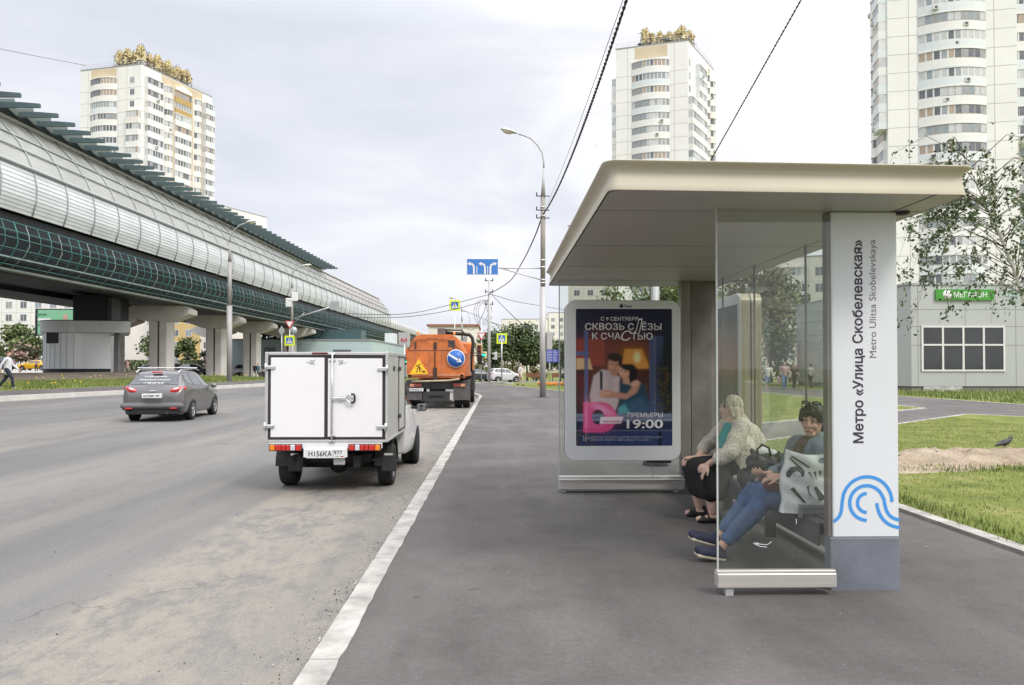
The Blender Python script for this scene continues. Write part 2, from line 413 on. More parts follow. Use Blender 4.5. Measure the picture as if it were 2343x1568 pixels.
# ================================================================== ground, road, pavements
def asphalt(name, base, dust, cracks=True, bands=()):
    m = bpy.data.materials.new(name); m.use_nodes = True; t = m.node_tree; b = t.nodes['Principled BSDF']; l = t.links
    b.inputs['Roughness'].default_value = 0.88; b.inputs['Specular IOR Level'].default_value = 0.3
    co = t.nodes.new('ShaderNodeTexCoord'); sp = t.nodes.new('ShaderNodeSeparateXYZ'); l.new(co.outputs['Object'], sp.inputs[0])
    def noise(scale, st=(1, 1, 1), det=6, ro=0.6):
        mp_ = t.nodes.new('ShaderNodeMapping'); mp_.inputs['Scale'].default_value = st; l.new(co.outputs['Object'], mp_.inputs[0])
        n = t.nodes.new('ShaderNodeTexNoise'); n.inputs['Scale'].default_value = scale; n.inputs['Detail'].default_value = det
        n.inputs['Roughness'].default_value = ro; l.new(mp_.outputs[0], n.inputs['Vector']); return n.outputs['Fac']
    def math_(op, a, b_, c_=None):
        n = t.nodes.new('ShaderNodeMath'); n.operation = op
        for i, x in enumerate((a, b_, c_)):
            if x is None: continue
            if isinstance(x, (int, float)): n.inputs[i].default_value = x
            else: l.new(x, n.inputs[i])
        return n.outputs[0]
    def ramp(x, a, b_, lo=0.0, hi=1.0):
        n = t.nodes.new('ShaderNodeMapRange'); n.interpolation_type = 'SMOOTHSTEP'; l.new(x, n.inputs[0])
        n.inputs[1].default_value = a; n.inputs[2].default_value = b_; n.inputs[3].default_value = lo; n.inputs[4].default_value = hi
        return n.outputs[0]
    def mixc(f, a, b_, mode='MIX'):
        n = t.nodes.new('ShaderNodeMix'); n.data_type = 'RGBA'; n.blend_type = mode
        if isinstance(f, (int, float)): n.inputs[0].default_value = f
        else: l.new(f, n.inputs[0])
        for i, x in ((6, a), (7, b_)):
            if isinstance(x, tuple): n.inputs[i].default_value = x+(1,)
            else: l.new(x, n.inputs[i])
        return n.outputs[2]
    grey = lambda x: (x, x, x)
    st0 = (1, 0.25, 1) if cracks else (1, 0.7, 1)
    col = mixc(ramp(noise(0.5, st0), 0.3, 0.7), tuple(x*0.86 for x in base), tuple(x*1.12 for x in base))
    if not cracks:
        col = mixc(ramp(noise(1.7, (1, 1, 1), 7, 0.7), 0.40, 0.68, 0.0, 0.75), col, tuple(x*0.66 for x in base))
        col = mixc(ramp(noise(0.33, (1.4, 1, 1), 4), 0.48, 0.66, 0.0, 0.75), col, dust)
        col = mixc(ramp(noise(26, (1, 1, 1), 5, 0.75), 0.35, 0.65, 0.0, 0.35), col, tuple(x*0.5 for x in base))
        col = mixc(ramp(noise(4.5, (1, 1.4, 1), 2), 0.70, 0.73, 0.0, 0.5), col, tuple(x*0.45 for x in base))
    # long streaks along the traffic
    col = mixc(ramp(noise(1.3, (1, 0.06, 1)), 0.45, 0.7, 0, 0.35), col, dust)
    for (x0, x1, soft, amt) in bands:
        wob = math_('MULTIPLY_ADD', noise(0.6, (1, 0.35, 1), 5), 1.1, sp.outputs[0])
        lo = ramp(wob, x0+0.55-soft, x0+0.55+soft); hi = ramp(wob, x1+0.55-soft, x1+0.55+soft, 1, 0)
        f = math_('MULTIPLY', lo, hi); f = math_('MULTIPLY', f, ramp(noise(3.2, (1, 0.55, 1), 9, 0.78), 0.36, 0.58, 0.10, amt))
        col = mixc(f, col, dust)
    # aggregate speckle, dark spots, small stains
    col = mixc(ramp(noise(150, det=2), 0.35, 0.65, 0.0, 0.28), col, grey(0.02))
    col = mixc(ramp(noise(9, (1, 0.6, 1), 3), 0.68, 0.74, 0.0, 0.35), col, tuple(x*0.55 for x in base))
    col = mixc(ramp(noise(70, det=1), 0.74, 0.78, 0.0, 0.5), col, grey(0.5))
    if cracks:
        v = t.nodes.new('ShaderNodeTexVoronoi'); v.feature = 'DISTANCE_TO_EDGE'; v.inputs['Scale'].default_value = 0.09
        mp_ = t.nodes.new('ShaderNodeMapping'); l.new(co.outputs['Object'], mp_.inputs[0])
        dn = t.nodes.new('ShaderNodeTexNoise'); dn.inputs['Scale'].default_value = 1.5; dn.inputs['Detail'].default_value = 6; l.new(co.outputs['Object'], dn.inputs['Vector'])
        ad = t.nodes.new('ShaderNodeVectorMath'); ad.operation = 'MULTIPLY_ADD'; l.new(dn.outputs['Color'], ad.inputs[0]); ad.inputs[1].default_value = (1, 1, 0); l.new(co.outputs['Object'], ad.inputs[2])
        l.new(ad.outputs[0], v.inputs['Vector'])
        col = mixc(ramp(v.outputs['Distance'], 0.0, 0.0012, 0.4, 0.0), col, grey(0.03))
    l.new(col, b.inputs['Base Color'])
    bp = t.nodes.new('ShaderNodeBump'); bp.inputs['Strength'].default_value = 0.35; bp.inputs['Distance'].default_value = 0.006
    l.new(noise(120, det=3), bp.inputs['Height']); l.new(bp.outputs[0], b.inputs['Normal'])
    return m

ROADM = asphalt('road_asphalt', (0.165, 0.162, 0.158), (0.295, 0.268, 0.226),
                bands=((-2.85, -1.40, 0.22, 1.0), (-6.9, -5.0, 0.7, 0.35), (-1.35, -0.75, 0.2, 0.75), (-12.5, -9.8, 0.9, 0.4)))
PAVEM = asphalt('pavement_asphalt', (0.136, 0.124, 0.118), (0.19, 0.175, 0.165), cracks=False)
def ground_mat(name, a, b_, c_, scale):
    m = bpy.data.materials.new(name); m.use_nodes = True; t = m.node_tree; b = t.nodes['Principled BSDF']; l = t.links
    b.inputs['Roughness'].default_value = 0.95; b.inputs['Specular IOR Level'].default_value = 0.15
    co = t.nodes.new('ShaderNodeTexCoord')
    n = t.nodes.new('ShaderNodeTexNoise'); n.inputs['Scale'].default_value = scale; n.inputs['Detail'].default_value = 8; n.inputs['Roughness'].default_value = 0.65
    l.new(co.outputs['Object'], n.inputs['Vector'])
    r = t.nodes.new('ShaderNodeValToRGB'); e = r.color_ramp.elements
    e[0].position = 0.32; e[0].color = a+(1,); e[1].position = 0.70; e[1].color = c_+(1,)
    x = e.new(0.5); x.color = b_+(1,); l.new(n.outputs['Fac'], r.inputs[0])
    n2 = t.nodes.new('ShaderNodeTexNoise'); n2.inputs['Scale'].default_value = 45; n2.inputs['Detail'].default_value = 4; l.new(co.outputs['Object'], n2.inputs['Vector'])
    mx_ = t.nodes.new('ShaderNodeMix'); mx_.data_type = 'RGBA'; mx_.blend_type = 'MULTIPLY'; mx_.inputs[0].default_value = 0.5
    r2 = t.nodes.new('ShaderNodeMapRange'); r2.inputs[1].default_value = 0.3; r2.inputs[2].default_value = 0.7; r2.inputs[3].default_value = 0.4; r2.inputs[4].default_value = 1.3
    l.new(n2.outputs['Fac'], r2.inputs[0]); l.new(r.outputs[0], mx_.inputs[6]); l.new(r2.outputs[0], mx_.inputs[7]); l.new(mx_.outputs[2], b.inputs['Base Color'])
    bp = t.nodes.new('ShaderNodeBump'); bp.inputs['Strength'].default_value = 0.6; bp.inputs['Distance'].default_value = 0.03
    l.new(n2.outputs['Fac'], bp.inputs['Height']); l.new(bp.outputs[0], b.inputs['Normal'])
    return m
LAWNM = ground_mat('lawn_turf', (0.11, 0.135, 0.035), (0.17, 0.20, 0.048), (0.26, 0.25, 0.095), 1.3)
EARTHM = ground_mat('bare_earth', (0.11, 0.09, 0.07), (0.17, 0.145, 0.115), (0.24, 0.205, 0.165), 0.8)
SANDM = ground_mat('dry_soil', (0.26, 0.20, 0.14), (0.36, 0.29, 0.21), (0.44, 0.37, 0.28), 2.5)
KERBM = mat('kerb_whitewash', (0.37, 0.355, 0.325), 0.85, var=0.32, scale=4.5, bump=0.3, bscale=30)

b = MB(); b.add([(-2500, -800, -0.40), (2500, -800, -0.40), (2500, 4000, -0.40), (-2500, 4000, -0.40)], [(0, 1, 2, 3)])
struct('ground', b, LAWNM)

KL = [(-24.5, -10), (-19.5, 29.9), (-16.5, 54), (-16.3, 72)]            # far kerb line
def kx(y):
    for (xa, ya), (xb, yb) in zip(KL, KL[1:]):
        if y <= yb: return xa+(xb-xa)*(y-ya)/(yb-ya)
    return KL[-1][0]
def road_z(x, y):
    k = kx(y); t_ = min(1, max(0, (x-k)/6.0)); return -0.15+0.29*(1-t_)**2
b = MB()
def rp(u, v):
    y = -10+100*u; x = kx(y)+(12.0-kx(y))*v if y > 66 else kx(y)+(-0.6-kx(y))*v
    return (x, y, road_z(x, y) if y < 72 else -0.15+0.0*x)
b.grid(rp, 100, 24)
b.box(11.9, 90, 66, 90, -0.3, -0.154)
struct('road', b, ROADM)
# pavement on the near side (bus bay kerb turns in behind the tanker)
pave = [(-0.80, -10), (-0.80, 39.3), (-1.25, 43), (-3.9, 51), (-3.9, 67.5), (2, 74), (60, 74), (60, -10)]
poly_area('pavement', pave, 0.0, PAVEM, 0.38)
b = MB()
ribbon(b, [(-0.80, -10), (-0.80, 39.3), (-1.25, 43), (-3.9, 51), (-3.9, 67.5)], -0.138, 0.02, -0.3, 0.008, jit=0.014, seg=0.12)
for i in range(50):
    b.box(-0.941, -0.779, -6.2+0.9996*i, -6.193+0.9996*i, -0.1, 0.0088, 1)
struct('kerb', b, [KERBM, mat('kerb_joint', (.16, .15, .14), .9, var=.2)])
lawnA = [(4.15, -8), (4.15, 13.75), (5.05, 14.6), (10.0, 18.9), (14.3, 22.9), (15.4, 21.6), (21, 16.5), (30, 10), (30, -8)]
lawnB = [(4.3, 17.3), (8.1, 20.5), (15.0, 26.4), (15.1, 46), (15.1, 72), (1.5, 72), (-0.4, 65), (3.95, 46)]
lawnC = [(20.2, 29), (20.0, 36.6), (20.5, 70), (58, 70), (58, 24), (30, 24)]
for nm, pl in (('lawn', lawnA), ('lawn', lawnB), ('lawn', lawnC)): poly_area(nm, pl, 0.03, LAWNM, 0.1)
b = MB()
for pl in (lawnA, lawnB, lawnC): ribbon(b, pl+[pl[0]], -0.10, 0.05, -0.1, 0.033, seg=1.0, jit=0.02)
struct('lawn_kerb', b, KERBM)
b = MB(); b.box(7.5, 15.3, 46.5, 52.5, -0.1, 0.040); struct('path', b, PAVEM)
# soil bank on the lawn
def soil(u, v):
    x = 4.8+8.5*u; y = 10.3+2.6*v
    e_ = math.sin(math.pi*min(1, v))*math.sin(math.pi*u)**0.4
    v0 = 0.10*mnoise.noise((x*1.7, 1.0, 0))+0.05*mnoise.noise((x*6, 2.0, 0)); y += v0*(1 if v < .5 else -1)*1.6
    h_ = 0.21*e_*(0.6+0.8*mnoise.noise((x*1.3, y*1.3, 0)))+0.07*e_*mnoise.noise((x*4, y*4, 3))+0.035*e_*mnoise.noise((x*13, y*13, 3))
    return (x, y+0.25*math.sin(x*0.9), 0.025+max(-0.02, h_)-0.012)
b = MB(); b.grid(soil, 150, 60); struct('soil_bank', b, SANDM)

# far side: pavement, verge, embankment
def far_z(d):
    return 0.30+0.10*min(1, d/3.2)+0.28*min(1, max(0, d-3.2)/5)+0.42*max(0, min(1, (d-8)/5))-0.28*max(0, min(1, (d-14)/6))
def strip(name, d0, d1, m, n=8, ya=-10, yb=120):
    bb = MB()
    def fn(u, v):
        y = ya+(yb-ya)*u; d = d0+(d1-d0)*v
        wob = 0.04*mnoise.noise((d*0.7, y*0.5, 0)) if d > 3.3 else 0
        f = 1-max(0, min(1, (y-66)/18))*0.75
        return (kx(y)-d, y, far_z(d)*f+wob)
    bb.grid(fn, 130, n); return struct(name, bb, m)
strip('far_pavement', 0.1, 3.25, PAVEM, 6)
strip('verge', 3.2, 8.5, LAWNM, 10)
strip('embankment', 8.4, 26, EARTHM, 16)
strip('car_park', 25.9, 90, PAVEM, 10, -10, 190)
b = MB(); ribbon(b, KL, -0.02, 0.18, -0.2, 0.33, jit=0.03, seg=0.5)
b.v = [(x, y, z) for x, y, z in b.v]
struct('far_kerb', b, mat('kerb_concrete', (0.60, 0.58, 0.54), 0.9, var=0.12, scale=2))

# ---------------------------------------------------------------- grass, gravel
def grass(name, pts, zf, hmin, hmax, wd, cols, kind='stuff', yellow=0):
    n = len(pts); a = rng.uniform(0, 6.28, n); h = rng.uniform(hmin, hmax, n); ww = wd*rng.uniform(.6, 1.3, n)
    lean = rng.uniform(0.1, 0.8, n)*h; a2 = rng.uniform(0, 6.28, n)
    z = np.array([zf(x, y) for x, y in pts])
    P0 = np.stack([pts[:, 0]-np.cos(a)*ww, pts[:, 1]-np.sin(a)*ww, z-0.01], 1)
    P1 = np.stack([pts[:, 0]+np.cos(a)*ww, pts[:, 1]+np.sin(a)*ww, z-0.01], 1)
    P2 = np.stack([pts[:, 0]+np.cos(a2)*lean, pts[:, 1]+np.sin(a2)*lean, z+h], 1)
    V = np.stack([P0, P1, P2], 1).reshape(-1, 3)
    me = bpy.data.meshes.new(name); me.vertices.add(3*n); me.vertices.foreach_set('co', V.ravel())
    me.loops.add(3*n); me.loops.foreach_set('vertex_index', np.arange(3*n, dtype=np.int32))
    me.polygons.add(n); me.polygons.foreach_set('loop_start', np.arange(0, 3*n, 3, dtype=np.int32)); me.polygons.foreach_set('loop_total', np.full(n, 3, np.int32))
    mi = rng.integers(0, len(cols), n).astype(np.int32)
    me.polygons.foreach_set('material_index', mi); me.update(calc_edges=True)
    o = link(name, me, None, cols); o['kind'] = kind; return o
G1 = mat('grass_mid', (0.17, 0.215, 0.045), 0.7, var=0.3, scale=0.7); G2 = mat('grass_light', (0.25, 0.275, 0.085), 0.7, var=0.25, scale=0.7)
G3 = mat('grass_dark', (0.10, 0.155, 0.035), 0.7, var=0.2, scale=0.7); G4 = mat('grass_dry', (0.33, 0.28, 0.14), 0.8, var=0.2, scale=0.7)
def inside(px, py, poly):
    c = np.zeros(len(px), bool); n = len(poly); j = n-1
    for i in range(n):
        xi, yi = poly[i]; xj, yj = poly[j]
        if yi != yj: c ^= ((yi > py) != (yj > py)) & (px < (xj-xi)*(py-yi)/(yj-yi)+xi)
        j = i
    return c
def scatter(poly, n, lo, hi):
    x = rng.uniform(lo[0], hi[0], n); y = rng.uniform(lo[1], hi[1], n); k = inside(x, y, poly); return np.stack([x[k], y[k]], 1)
gz = lambda x, y: 0.03
pa = scatter(lawnA, 60000, (4.1, 4.5), (13, 23))
keep = np.array([not (10.55 < y-0.25*math.sin(x*0.9) < 12.65 and random.random() < 0.93) for x, y in pa])
grass('grass', pa[keep], gz, 0.012, 0.042, 0.006, [G1, G2, G1, G2, G3, G4])
edge = scatter([(4.2, 4), (4.45, 4), (4.45, 14), (4.2, 13.8)], 2500, (4.2, 4), (4.5, 14))
rim = np.concatenate([edge]+[np.stack([rng.uniform(4.8, 12, 2600), rng.uniform(10.2, 10.8, 2600)], 1)])
grass('grass', rim, gz, 0.03, 0.11, 0.007, [G3, G1, G2])
grass('grass', scatter(lawnB, 30000, (0, 17), (15, 60)), gz, 0.012, 0.045, 0.012, [G1, G2, G2])
grass('grass', np.stack([rng.uniform(20.3, 30, 5000), rng.uniform(29, 43.5, 5000)], 1), gz, 0.05, 0.28, 0.03, [G1, G2, G3])
vy = rng.uniform(22, 75, 26000); vd = rng.uniform(3.3, 8.2, 26000)
vp = np.stack([np.array([kx(y) for y in vy])-vd, vy], 1)
def vz(x, y): return far_z(kx(y)-x)*(1-max(0, min(1, (y-66)/18))*0.75)
grass('grass', vp, vz, 0.05, 0.20, 0.02, [G1, G2, G3, G1])
fl = vp[:170]; FLW = mat('dandelion_yellow', (0.85, 0.62, 0.03), 0.6, var=0)
b = MB()
for x, y in fl:
    if mnoise.noise((x*0.6, y*0.4, 5)) > -0.05: b.ell((x, y, vz(x, y)+random.uniform(.2, .34)), (.045, .045, .03), 6, 4)
for x, y in pa[:60]:
    if y < 11 and random.random() < .4: b.ell((x, y, 0.09), (.011, .011, .008), 6, 4)
o = b.build('flowers', FLW); o['kind'] = 'stuff'
# grit along the gutter and on the road
b = MB()
for i in range(2200):
    y = 2.2+38*random.random()**2.2; x = -0.98-abs(random.gauss(0, 0.16)); r = random.uniform(.0015, .006)*(1.8 if random.random() < .1 else 1)
    X = Euler((random.random()*3, random.random()*3, random.random()*3)).to_matrix()
    b.ell((x, y, -0.147+r*.4), (r, r*.7, r*.6), 5, 3, random.choice((0, 0, 1, 1, 2)), X)
for i in range(160):
    y = 2.5+10*random.random()**1.5; x = -1.1-6*random.random(); r = random.uniform(.003, .008)
    b.ell((x, y, -0.147+r*.3), (r, r*.8, r*.5), 5, 3, random.choice((1, 1, 2)))
for i in range(60):
    y = 4.2+9*random.random(); x = -.6+5*random.random(); r = random.uniform(.003, .007)
    b.ell((x, y, r*.3), (r, r*.8, r*.5), 5, 3, random.choice((0, 1)))
o = b.build('gravel', [mat('grit_pale', (0.62, 0.58, 0.52), .9, var=.2), mat('grit_brown', (0.20, 0.17, 0.14), .9, var=.2), mat('grit_dark', (.06, .055, .05), .9, var=.2)], fix=False); o['kind'] = 'stuff'

# ================================================================== metro viaduct
VT = math.tan(R(1.65))
def V3(x0, y, z): return (x0+VT*y, y, z)
via = thing('metro_viaduct', 'long elevated metro station with ribbed white tube roof over the left side of the road', 'viaduct', (-34+VT*60, 60, 0.6))
LOUV = mat('louvre_white', (0.62, 0.65, 0.655), 0.4, 0.1, var=0.10, scale=0.35)
POLY = mat('polycarbonate_beige', (0.35, 0.36, 0.335), 0.35, 0.0, var=0.10, scale=0.3)
POLY2 = mat('polycarbonate_pink', (0.37, 0.345, 0.33), 0.4, 0.0, var=0.07, scale=0.3)
RIB = mat('rib_grey_green', (0.37, 0.40, 0.41), 0.4, 0.3, var=0.08)
TEAL = mat('teal_steel', (0.055, 0.175, 0.175), 0.45, 0.2, var=0.2, scale=1)
TEALL = mat('pale_teal_steel', (0.25, 0.33, 0.335), 0.45, 0.2, var=0.15, scale=1)
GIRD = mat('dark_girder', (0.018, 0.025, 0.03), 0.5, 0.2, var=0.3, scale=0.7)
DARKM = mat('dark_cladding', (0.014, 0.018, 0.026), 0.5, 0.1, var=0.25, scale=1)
tubeA = [(-28.0, 10.1), (-27.75, 10.9), (-27.72, 11.7), (-27.9, 12.65)]
tubeB = [(-27.9, 12.65), (-28.25, 13.5), (-28.8, 14.4), (-29.5, 15.25), (-30.4, 16.2)]
def sweep(prof, y0, y1, n, m_, name, mats, smooth=True, par=via):
    bb = MB(); k = len(prof)
    v = [V3(x, y0+(y1-y0)*i/n, z) for i in range(n+1) for x, z in prof]
    bb.add(v, [(i*k+j, (i+1)*k+j, (i+1)*k+j+1, i*k+j+1) for i in range(n) for j in range(k-1)], 0, smooth)
    return bb.build(name, mats, par, True)
ov = lambda prof, d: [(x+d*.8, z+d*.4) for x, z in prof]
# louvre panels: real slats, one sheet per wall
bb = MB()
for s_ in range(11):
    t0, t1 = s_/11, (s_+0.985)/11
    def pr(t_):
        k = t_*3; i = min(2, int(k)); f = k-i; a_, b_ = tubeA[i], tubeA[i+1]; return (a_[0]+(b_[0]-a_[0])*f, a_[1]+(b_[1]-a_[1])*f)
    (xa, za), (xb, zb) = pr(t0), pr(t1)
    bb.add([V3(xa+.025, 14, za), V3(xa+.025, 164, za), V3(xb, 164, zb), V3(xb, 14, zb)], [(0, 1, 2, 3)])
    bb.add([V3(xa+.025, 14, za), V3(xa+.025, 164, za), V3(xa-.08, 164, za), V3(xa-.08, 14, za)], [(0, 1, 2, 3)])
bb.build('louvre_wall', LOUV, via, True)
sweep([(x-.1, z) for x, z in tubeA], 14, 164, 4, 0, 'louvre_backing', mat('backing_grey', (0.52, 0.55, 0.56), 0.6, var=.05))
sweep(tubeB, 14, 115, 4, 0, 'roof_glazing', POLY)
sweep(tubeB, 115, 164, 4, 0, 'roof_glazing', POLY2)
sweep([(-30.4, 16.2), (-32, 17.2), (-34.5, 17.8), (-37, 17.2), (-39.5, 15.5), (-41, 12.6), (-41, 9.8)], 14, 164, 4, 0, 'roof_shell', POLY2)
bb = MB()
end = tubeA+tubeB[1:]+[(-32, 17.2), (-34.5, 17.8), (-37, 17.2), (-39.5, 15.5), (-41, 12.6), (-41, 9.8)]
bb.add([V3(x, 164, z) for x, z in end], [tuple(range(len(end)))]); bb.build('end_wall', POLY2, via, True)
# ribs
ribprof = [(-28.0, 10.05)]+tubeA[1:]+tubeB[1:]
bb = MB()
for i in range(51): bb.tube([V3(x+.05, 14+3*i, z+.02) for x, z in ribprof], 0.036, 5)
bb.build('roof_ribs', RIB, via, True)['kind'] = 'stuff'
bb = MB()
for (x, z) in ((-27.9, 12.75), (-28.45, 13.9), (-29.15, 14.85)): bb.tube([V3(x+.05, 14, z), V3(x+.05, 164, z)], 0.05 if z > 13 else 0.12, 6)
bb.build('roof_purlin', RIB, via, True)
bb = MB(); bb.prism([(-30.5, 16.1), (-30.1, 16.2), (-30.1, 16.3), (-30.5, 16.3)], 14, 164, lambda a_, b_, d: V3(a_, d, b_)); bb.build('roof_gutter', mat('gutter_white', (.7, .7, .7), .5, var=.05), via, True)
# saw-tooth glass canopy
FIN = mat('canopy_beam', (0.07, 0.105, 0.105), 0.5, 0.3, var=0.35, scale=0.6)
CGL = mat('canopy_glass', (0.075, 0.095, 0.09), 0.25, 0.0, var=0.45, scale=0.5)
_t = CGL.node_tree; _o = _t.nodes['Material Output']; _p = _t.nodes['Principled BSDF']
_tl = _t.nodes.new('ShaderNodeBsdfTranslucent'); _tl.inputs[0].default_value = (.16, .19, .165, 1); _tr = _t.nodes.new('ShaderNodeBsdfTransparent'); _tr.inputs[0].default_value = (.55, .62, .58, 1)
_m1 = _t.nodes.new('ShaderNodeMixShader'); _m1.inputs[0].default_value = .5; _t.links.new(_p.outputs[0], _m1.inputs[1]); _t.links.new(_tl.outputs[0], _m1.inputs[2])
_m2 = _t.nodes.new('ShaderNodeMixShader'); _m2.inputs[0].default_value = .10; _t.links.new(_m1.outputs[0], _m2.inputs[1]); _t.links.new(_tr.outputs[0], _m2.inputs[2]); _t.links.new(_m2.outputs[0], _o.inputs[0])
beam = MB(); pan = MB()
beam.prism([(-34, 16.3), (-27.5, 16.34), (-27.5, 16.56), (-28.6, 16.64), (-34, 16.70)], -.09, .09, lambda a_, b_, d: (a_, d, b_))
beam.add([(-34, -.2, 15.6), (-34, .2, 15.6), (-29.9, .2, 16.3), (-29.9, -.2, 16.3)], [(0, 1, 2, 3)])
pan.add([(-33.5, .08, 16.86), (-29.0, .08, 16.90), (-29.7, 1.62, 16.36), (-33.5, 1.62, 16.32)], [(0, 1, 2, 3)])
bme, pme = beam.mesh(), pan.mesh()
inv = WM[via].inverted()
for i in range(56):
    y = 21.8+1.7*i
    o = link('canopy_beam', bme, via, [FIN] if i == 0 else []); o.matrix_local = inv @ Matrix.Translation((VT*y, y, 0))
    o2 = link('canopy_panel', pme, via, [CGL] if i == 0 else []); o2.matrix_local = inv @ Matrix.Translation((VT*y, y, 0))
bb = MB()
bb.prism([(-30.2, 16.25), (-29.9, 16.28), (-29.9, 16.62), (-30.2, 16.62)], 20, 115, lambda a_, b_, d: V3(a_, d, b_))  # near-black strip added for the shadow between tube roof and canopy
for x, z in ((-32.5, 16.15), (-31, 15.95)): bb.tube([V3(x, 20, z), V3(x, 115, z)], .16, 6)
bb.build('canopy_purlin_and_shade', GIRD, via, True)
# deck: dark wall, girders, cage
bb = MB()
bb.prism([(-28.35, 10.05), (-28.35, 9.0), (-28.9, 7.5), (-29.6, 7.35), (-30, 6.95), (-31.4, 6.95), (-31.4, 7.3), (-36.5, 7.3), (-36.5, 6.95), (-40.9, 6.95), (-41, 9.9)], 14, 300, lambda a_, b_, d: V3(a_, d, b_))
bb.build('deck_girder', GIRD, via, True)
bb = MB()
bb.prism([(-28.9, 6.84), (-28.5, 6.86), (-28.5, 6.98), (-28.9, 7.0)], 14, 165, lambda a_, b_, d: V3(a_, d, b_)); bb.build('deck_edge', mat('deck_edge_grey', (.20, .23, .22), .6, var=.3, scale=.5), via, True)
cage = [(-27.55, 9.35), (-27.35, 8.8), (-27.3, 8.2), (-27.6, 7.6), (-28.3, 7.0)]
bt, bw = MB(), MB()
for i in range(150):
    y = 14.8+1.0*i
    (bw if i % 3 == 1 else bt).tube([V3(x, y, z) for x, z in cage], 0.04 if i % 3 == 0 else 0.026, 4)
for j, (x, z) in enumerate([(-27.55, 9.35), (-27.38, 8.85), (-27.29, 8.45), (-27.45, 7.9), (-27.75, 7.45), (-28.1, 7.12)]):
    (bw if j == 4 else bt).tube([V3(x, 14, z), V3(x, 164, z)], 0.06 if j == 4 else 0.028, 4)
bt.build('guard_cage', TEAL, via, True)['kind'] = 'stuff'
bw.build('guard_cage', TEALL, via, True)['kind'] = 'stuff'
# louvre strips behind the cage
bb = MB()
for z in (7.75, 8.05, 8.35, 8.65, 8.95): bb.box(-.03, .03, 0, 150, z-.03, z+.05); 
bb.v = [V3(-28.55-(9-z)*.18+x, 14+y, z) for x, y, z in bb.v]; bb.build('ventilation_slats', mat('vent_slat', (.02, .035, .04), .5, .2, var=.3), via, True)
# low covered section beyond the station
sweep([(-28.0, 10.1), (-27.9, 11.2), (-28.6, 12.1), (-30, 12.6), (-33, 13), (-38, 12.4), (-40, 10)], 164, 330, 3, 0, 'low_roof', mat('low_roof_grey', (.50, .49, .47), .5, .1, var=.06, scale=.3))
bb = MB()
for i in range(40): bb.tube([V3(-27.97, 166+3*i, 10.1), V3(-27.87, 166+3*i, 11.2), V3(-28.57, 166+3*i, 12.1), V3(-30, 166+3*i, 12.62)], .05, 4)
bb.build('roof_ribs', RIB, via, True)['kind'] = 'stuff'
# piers
def pier(x, y, zg, w=1.85, rz=0.0, capw=5.4):
    X = Matrix.Translation((x, y, 0)) @ Matrix.Rotation(rz, 4, 'Z')
    c = MB(); zt = 6.93
    c.prism([(-capw/2+.5, zt), (-capw/2, zt-.35), (-capw/2, zt-.75), (-w/2-.25, zt-1.35), (w/2+.25, zt-1.35), (capw/2, zt-.75), (capw/2, zt-.35), (capw/2-.5, zt)], -.95, .95, lambda a_, b_, d: X @ Vector((a_, d, b_)))
    p_ = MB()
    for s_ in (-1, 1):
        q = [(s_*.10, -.75), (s_*w*.40, -.75), (s_*w/2, -.5), (s_*w/2, .5), (s_*w*.40, .75), (s_*.10, .75)]
        p_.prism(q, zg-1, zt-1.36, lambda a_, b_, d: X @ Vector((a_, b_, d)))
    p_.box(-.11, .11, -.5, .5, zg-1, zt-1.37, 1, X)
    pp = p_.build('pier', [CONC, DSTEEL], via, True); c.build('pier_cap', CONC, pp, True)
for x, y, zg in ((-30.2, 69, .8), (-29.7, 81, .5), (-29.5, 92, .3), (-28.9, 106, .1), (-28.4, 125, 0), (-40, 80, .5), (-38.5, 104, .2), (-27.9, 150, 0), (-30.8, 50, .8), (-38.6, 34, .8)):
    if (x, y) in ((-30.8, 50), (-38.6, 34)): continue
    pier(x, y, zg, capw=5.6 if y != 106 else 7)
# lift and stair block standing under the deck
ks = thing('station_pavilion', 'rounded pale panelled pavilion with flat roof under the viaduct', 'pavilion', (-33.0, 60.5, .9))
PAN = mat('pavilion_panel', (0.84, 0.87, 0.87), 0.4, 0.0, var=0.04, scale=0.5)
def arc_pts(cx, cy, rx, ry, a0, a1, n): return [(cx+rx*math.cos(R(a0+(a1-a0)*i/n)), cy+ry*math.sin(R(a0+(a1-a0)*i/n))) for i in range(n+1)]
pl = arc_pts(-33.6, 63.5, 3.0, 4.3, 180, 296, 13)+[(-30.3, 60.2), (-33.3, 66), (-36.6, 66)]
bb = MB(); bb.prism(pl, 1.35, 4.15, lambda a_, b_, d: (a_, b_, d)); bb.build('wall', PAN, ks, True)
bb = MB()
for k_ in range(1, 13):
    x, y = arc_pts(-33.6, 63.5, 3.005, 4.305, 180, 296, 13)[k_]; bb.box(x-.012, x+.012, y-.012, y+.02, 1.36, 4.14)
bb.build('panel_joints', mat('joint_grey', (.30, .32, .32), .7, var=0), ks, True)['kind'] = 'stuff'
bb = MB(); bb.prism([(x*.998-.066, y*.995+.3) for x, y in pl], .1, 1.36, lambda a_, b_, d: (a_, b_, d)); bb.build('plinth', DARKM, ks, True)
pl2 = arc_pts(-33.6, 63.5, 3.2, 4.55, 180, 290, 14)+[(-28.5, 59.6), (-31.9, 66.4), (-36.8, 66.4)]
bb = MB(); bb.prism(pl2, 4.16, 5.05, lambda a_, b_, d: (a_, b_, d)); bb.build('roof', mat('pavilion_fascia', (.62, .635, .635), .45, .1, var=.08, scale=.6), ks, True)
bb = MB(); bb.prism(pl2, 5.05, 5.11, lambda a_, b_, d: (-33+(a_+33)*1.01, b_-.03, d)); bb.build('roof_edge', DSTEEL, ks, True)
bb = MB(); bb.box(-34.75, -33.75, 59.22, 59.6, 3.32, 4.13); bb.build('vent_opening', BLACK, ks, True)
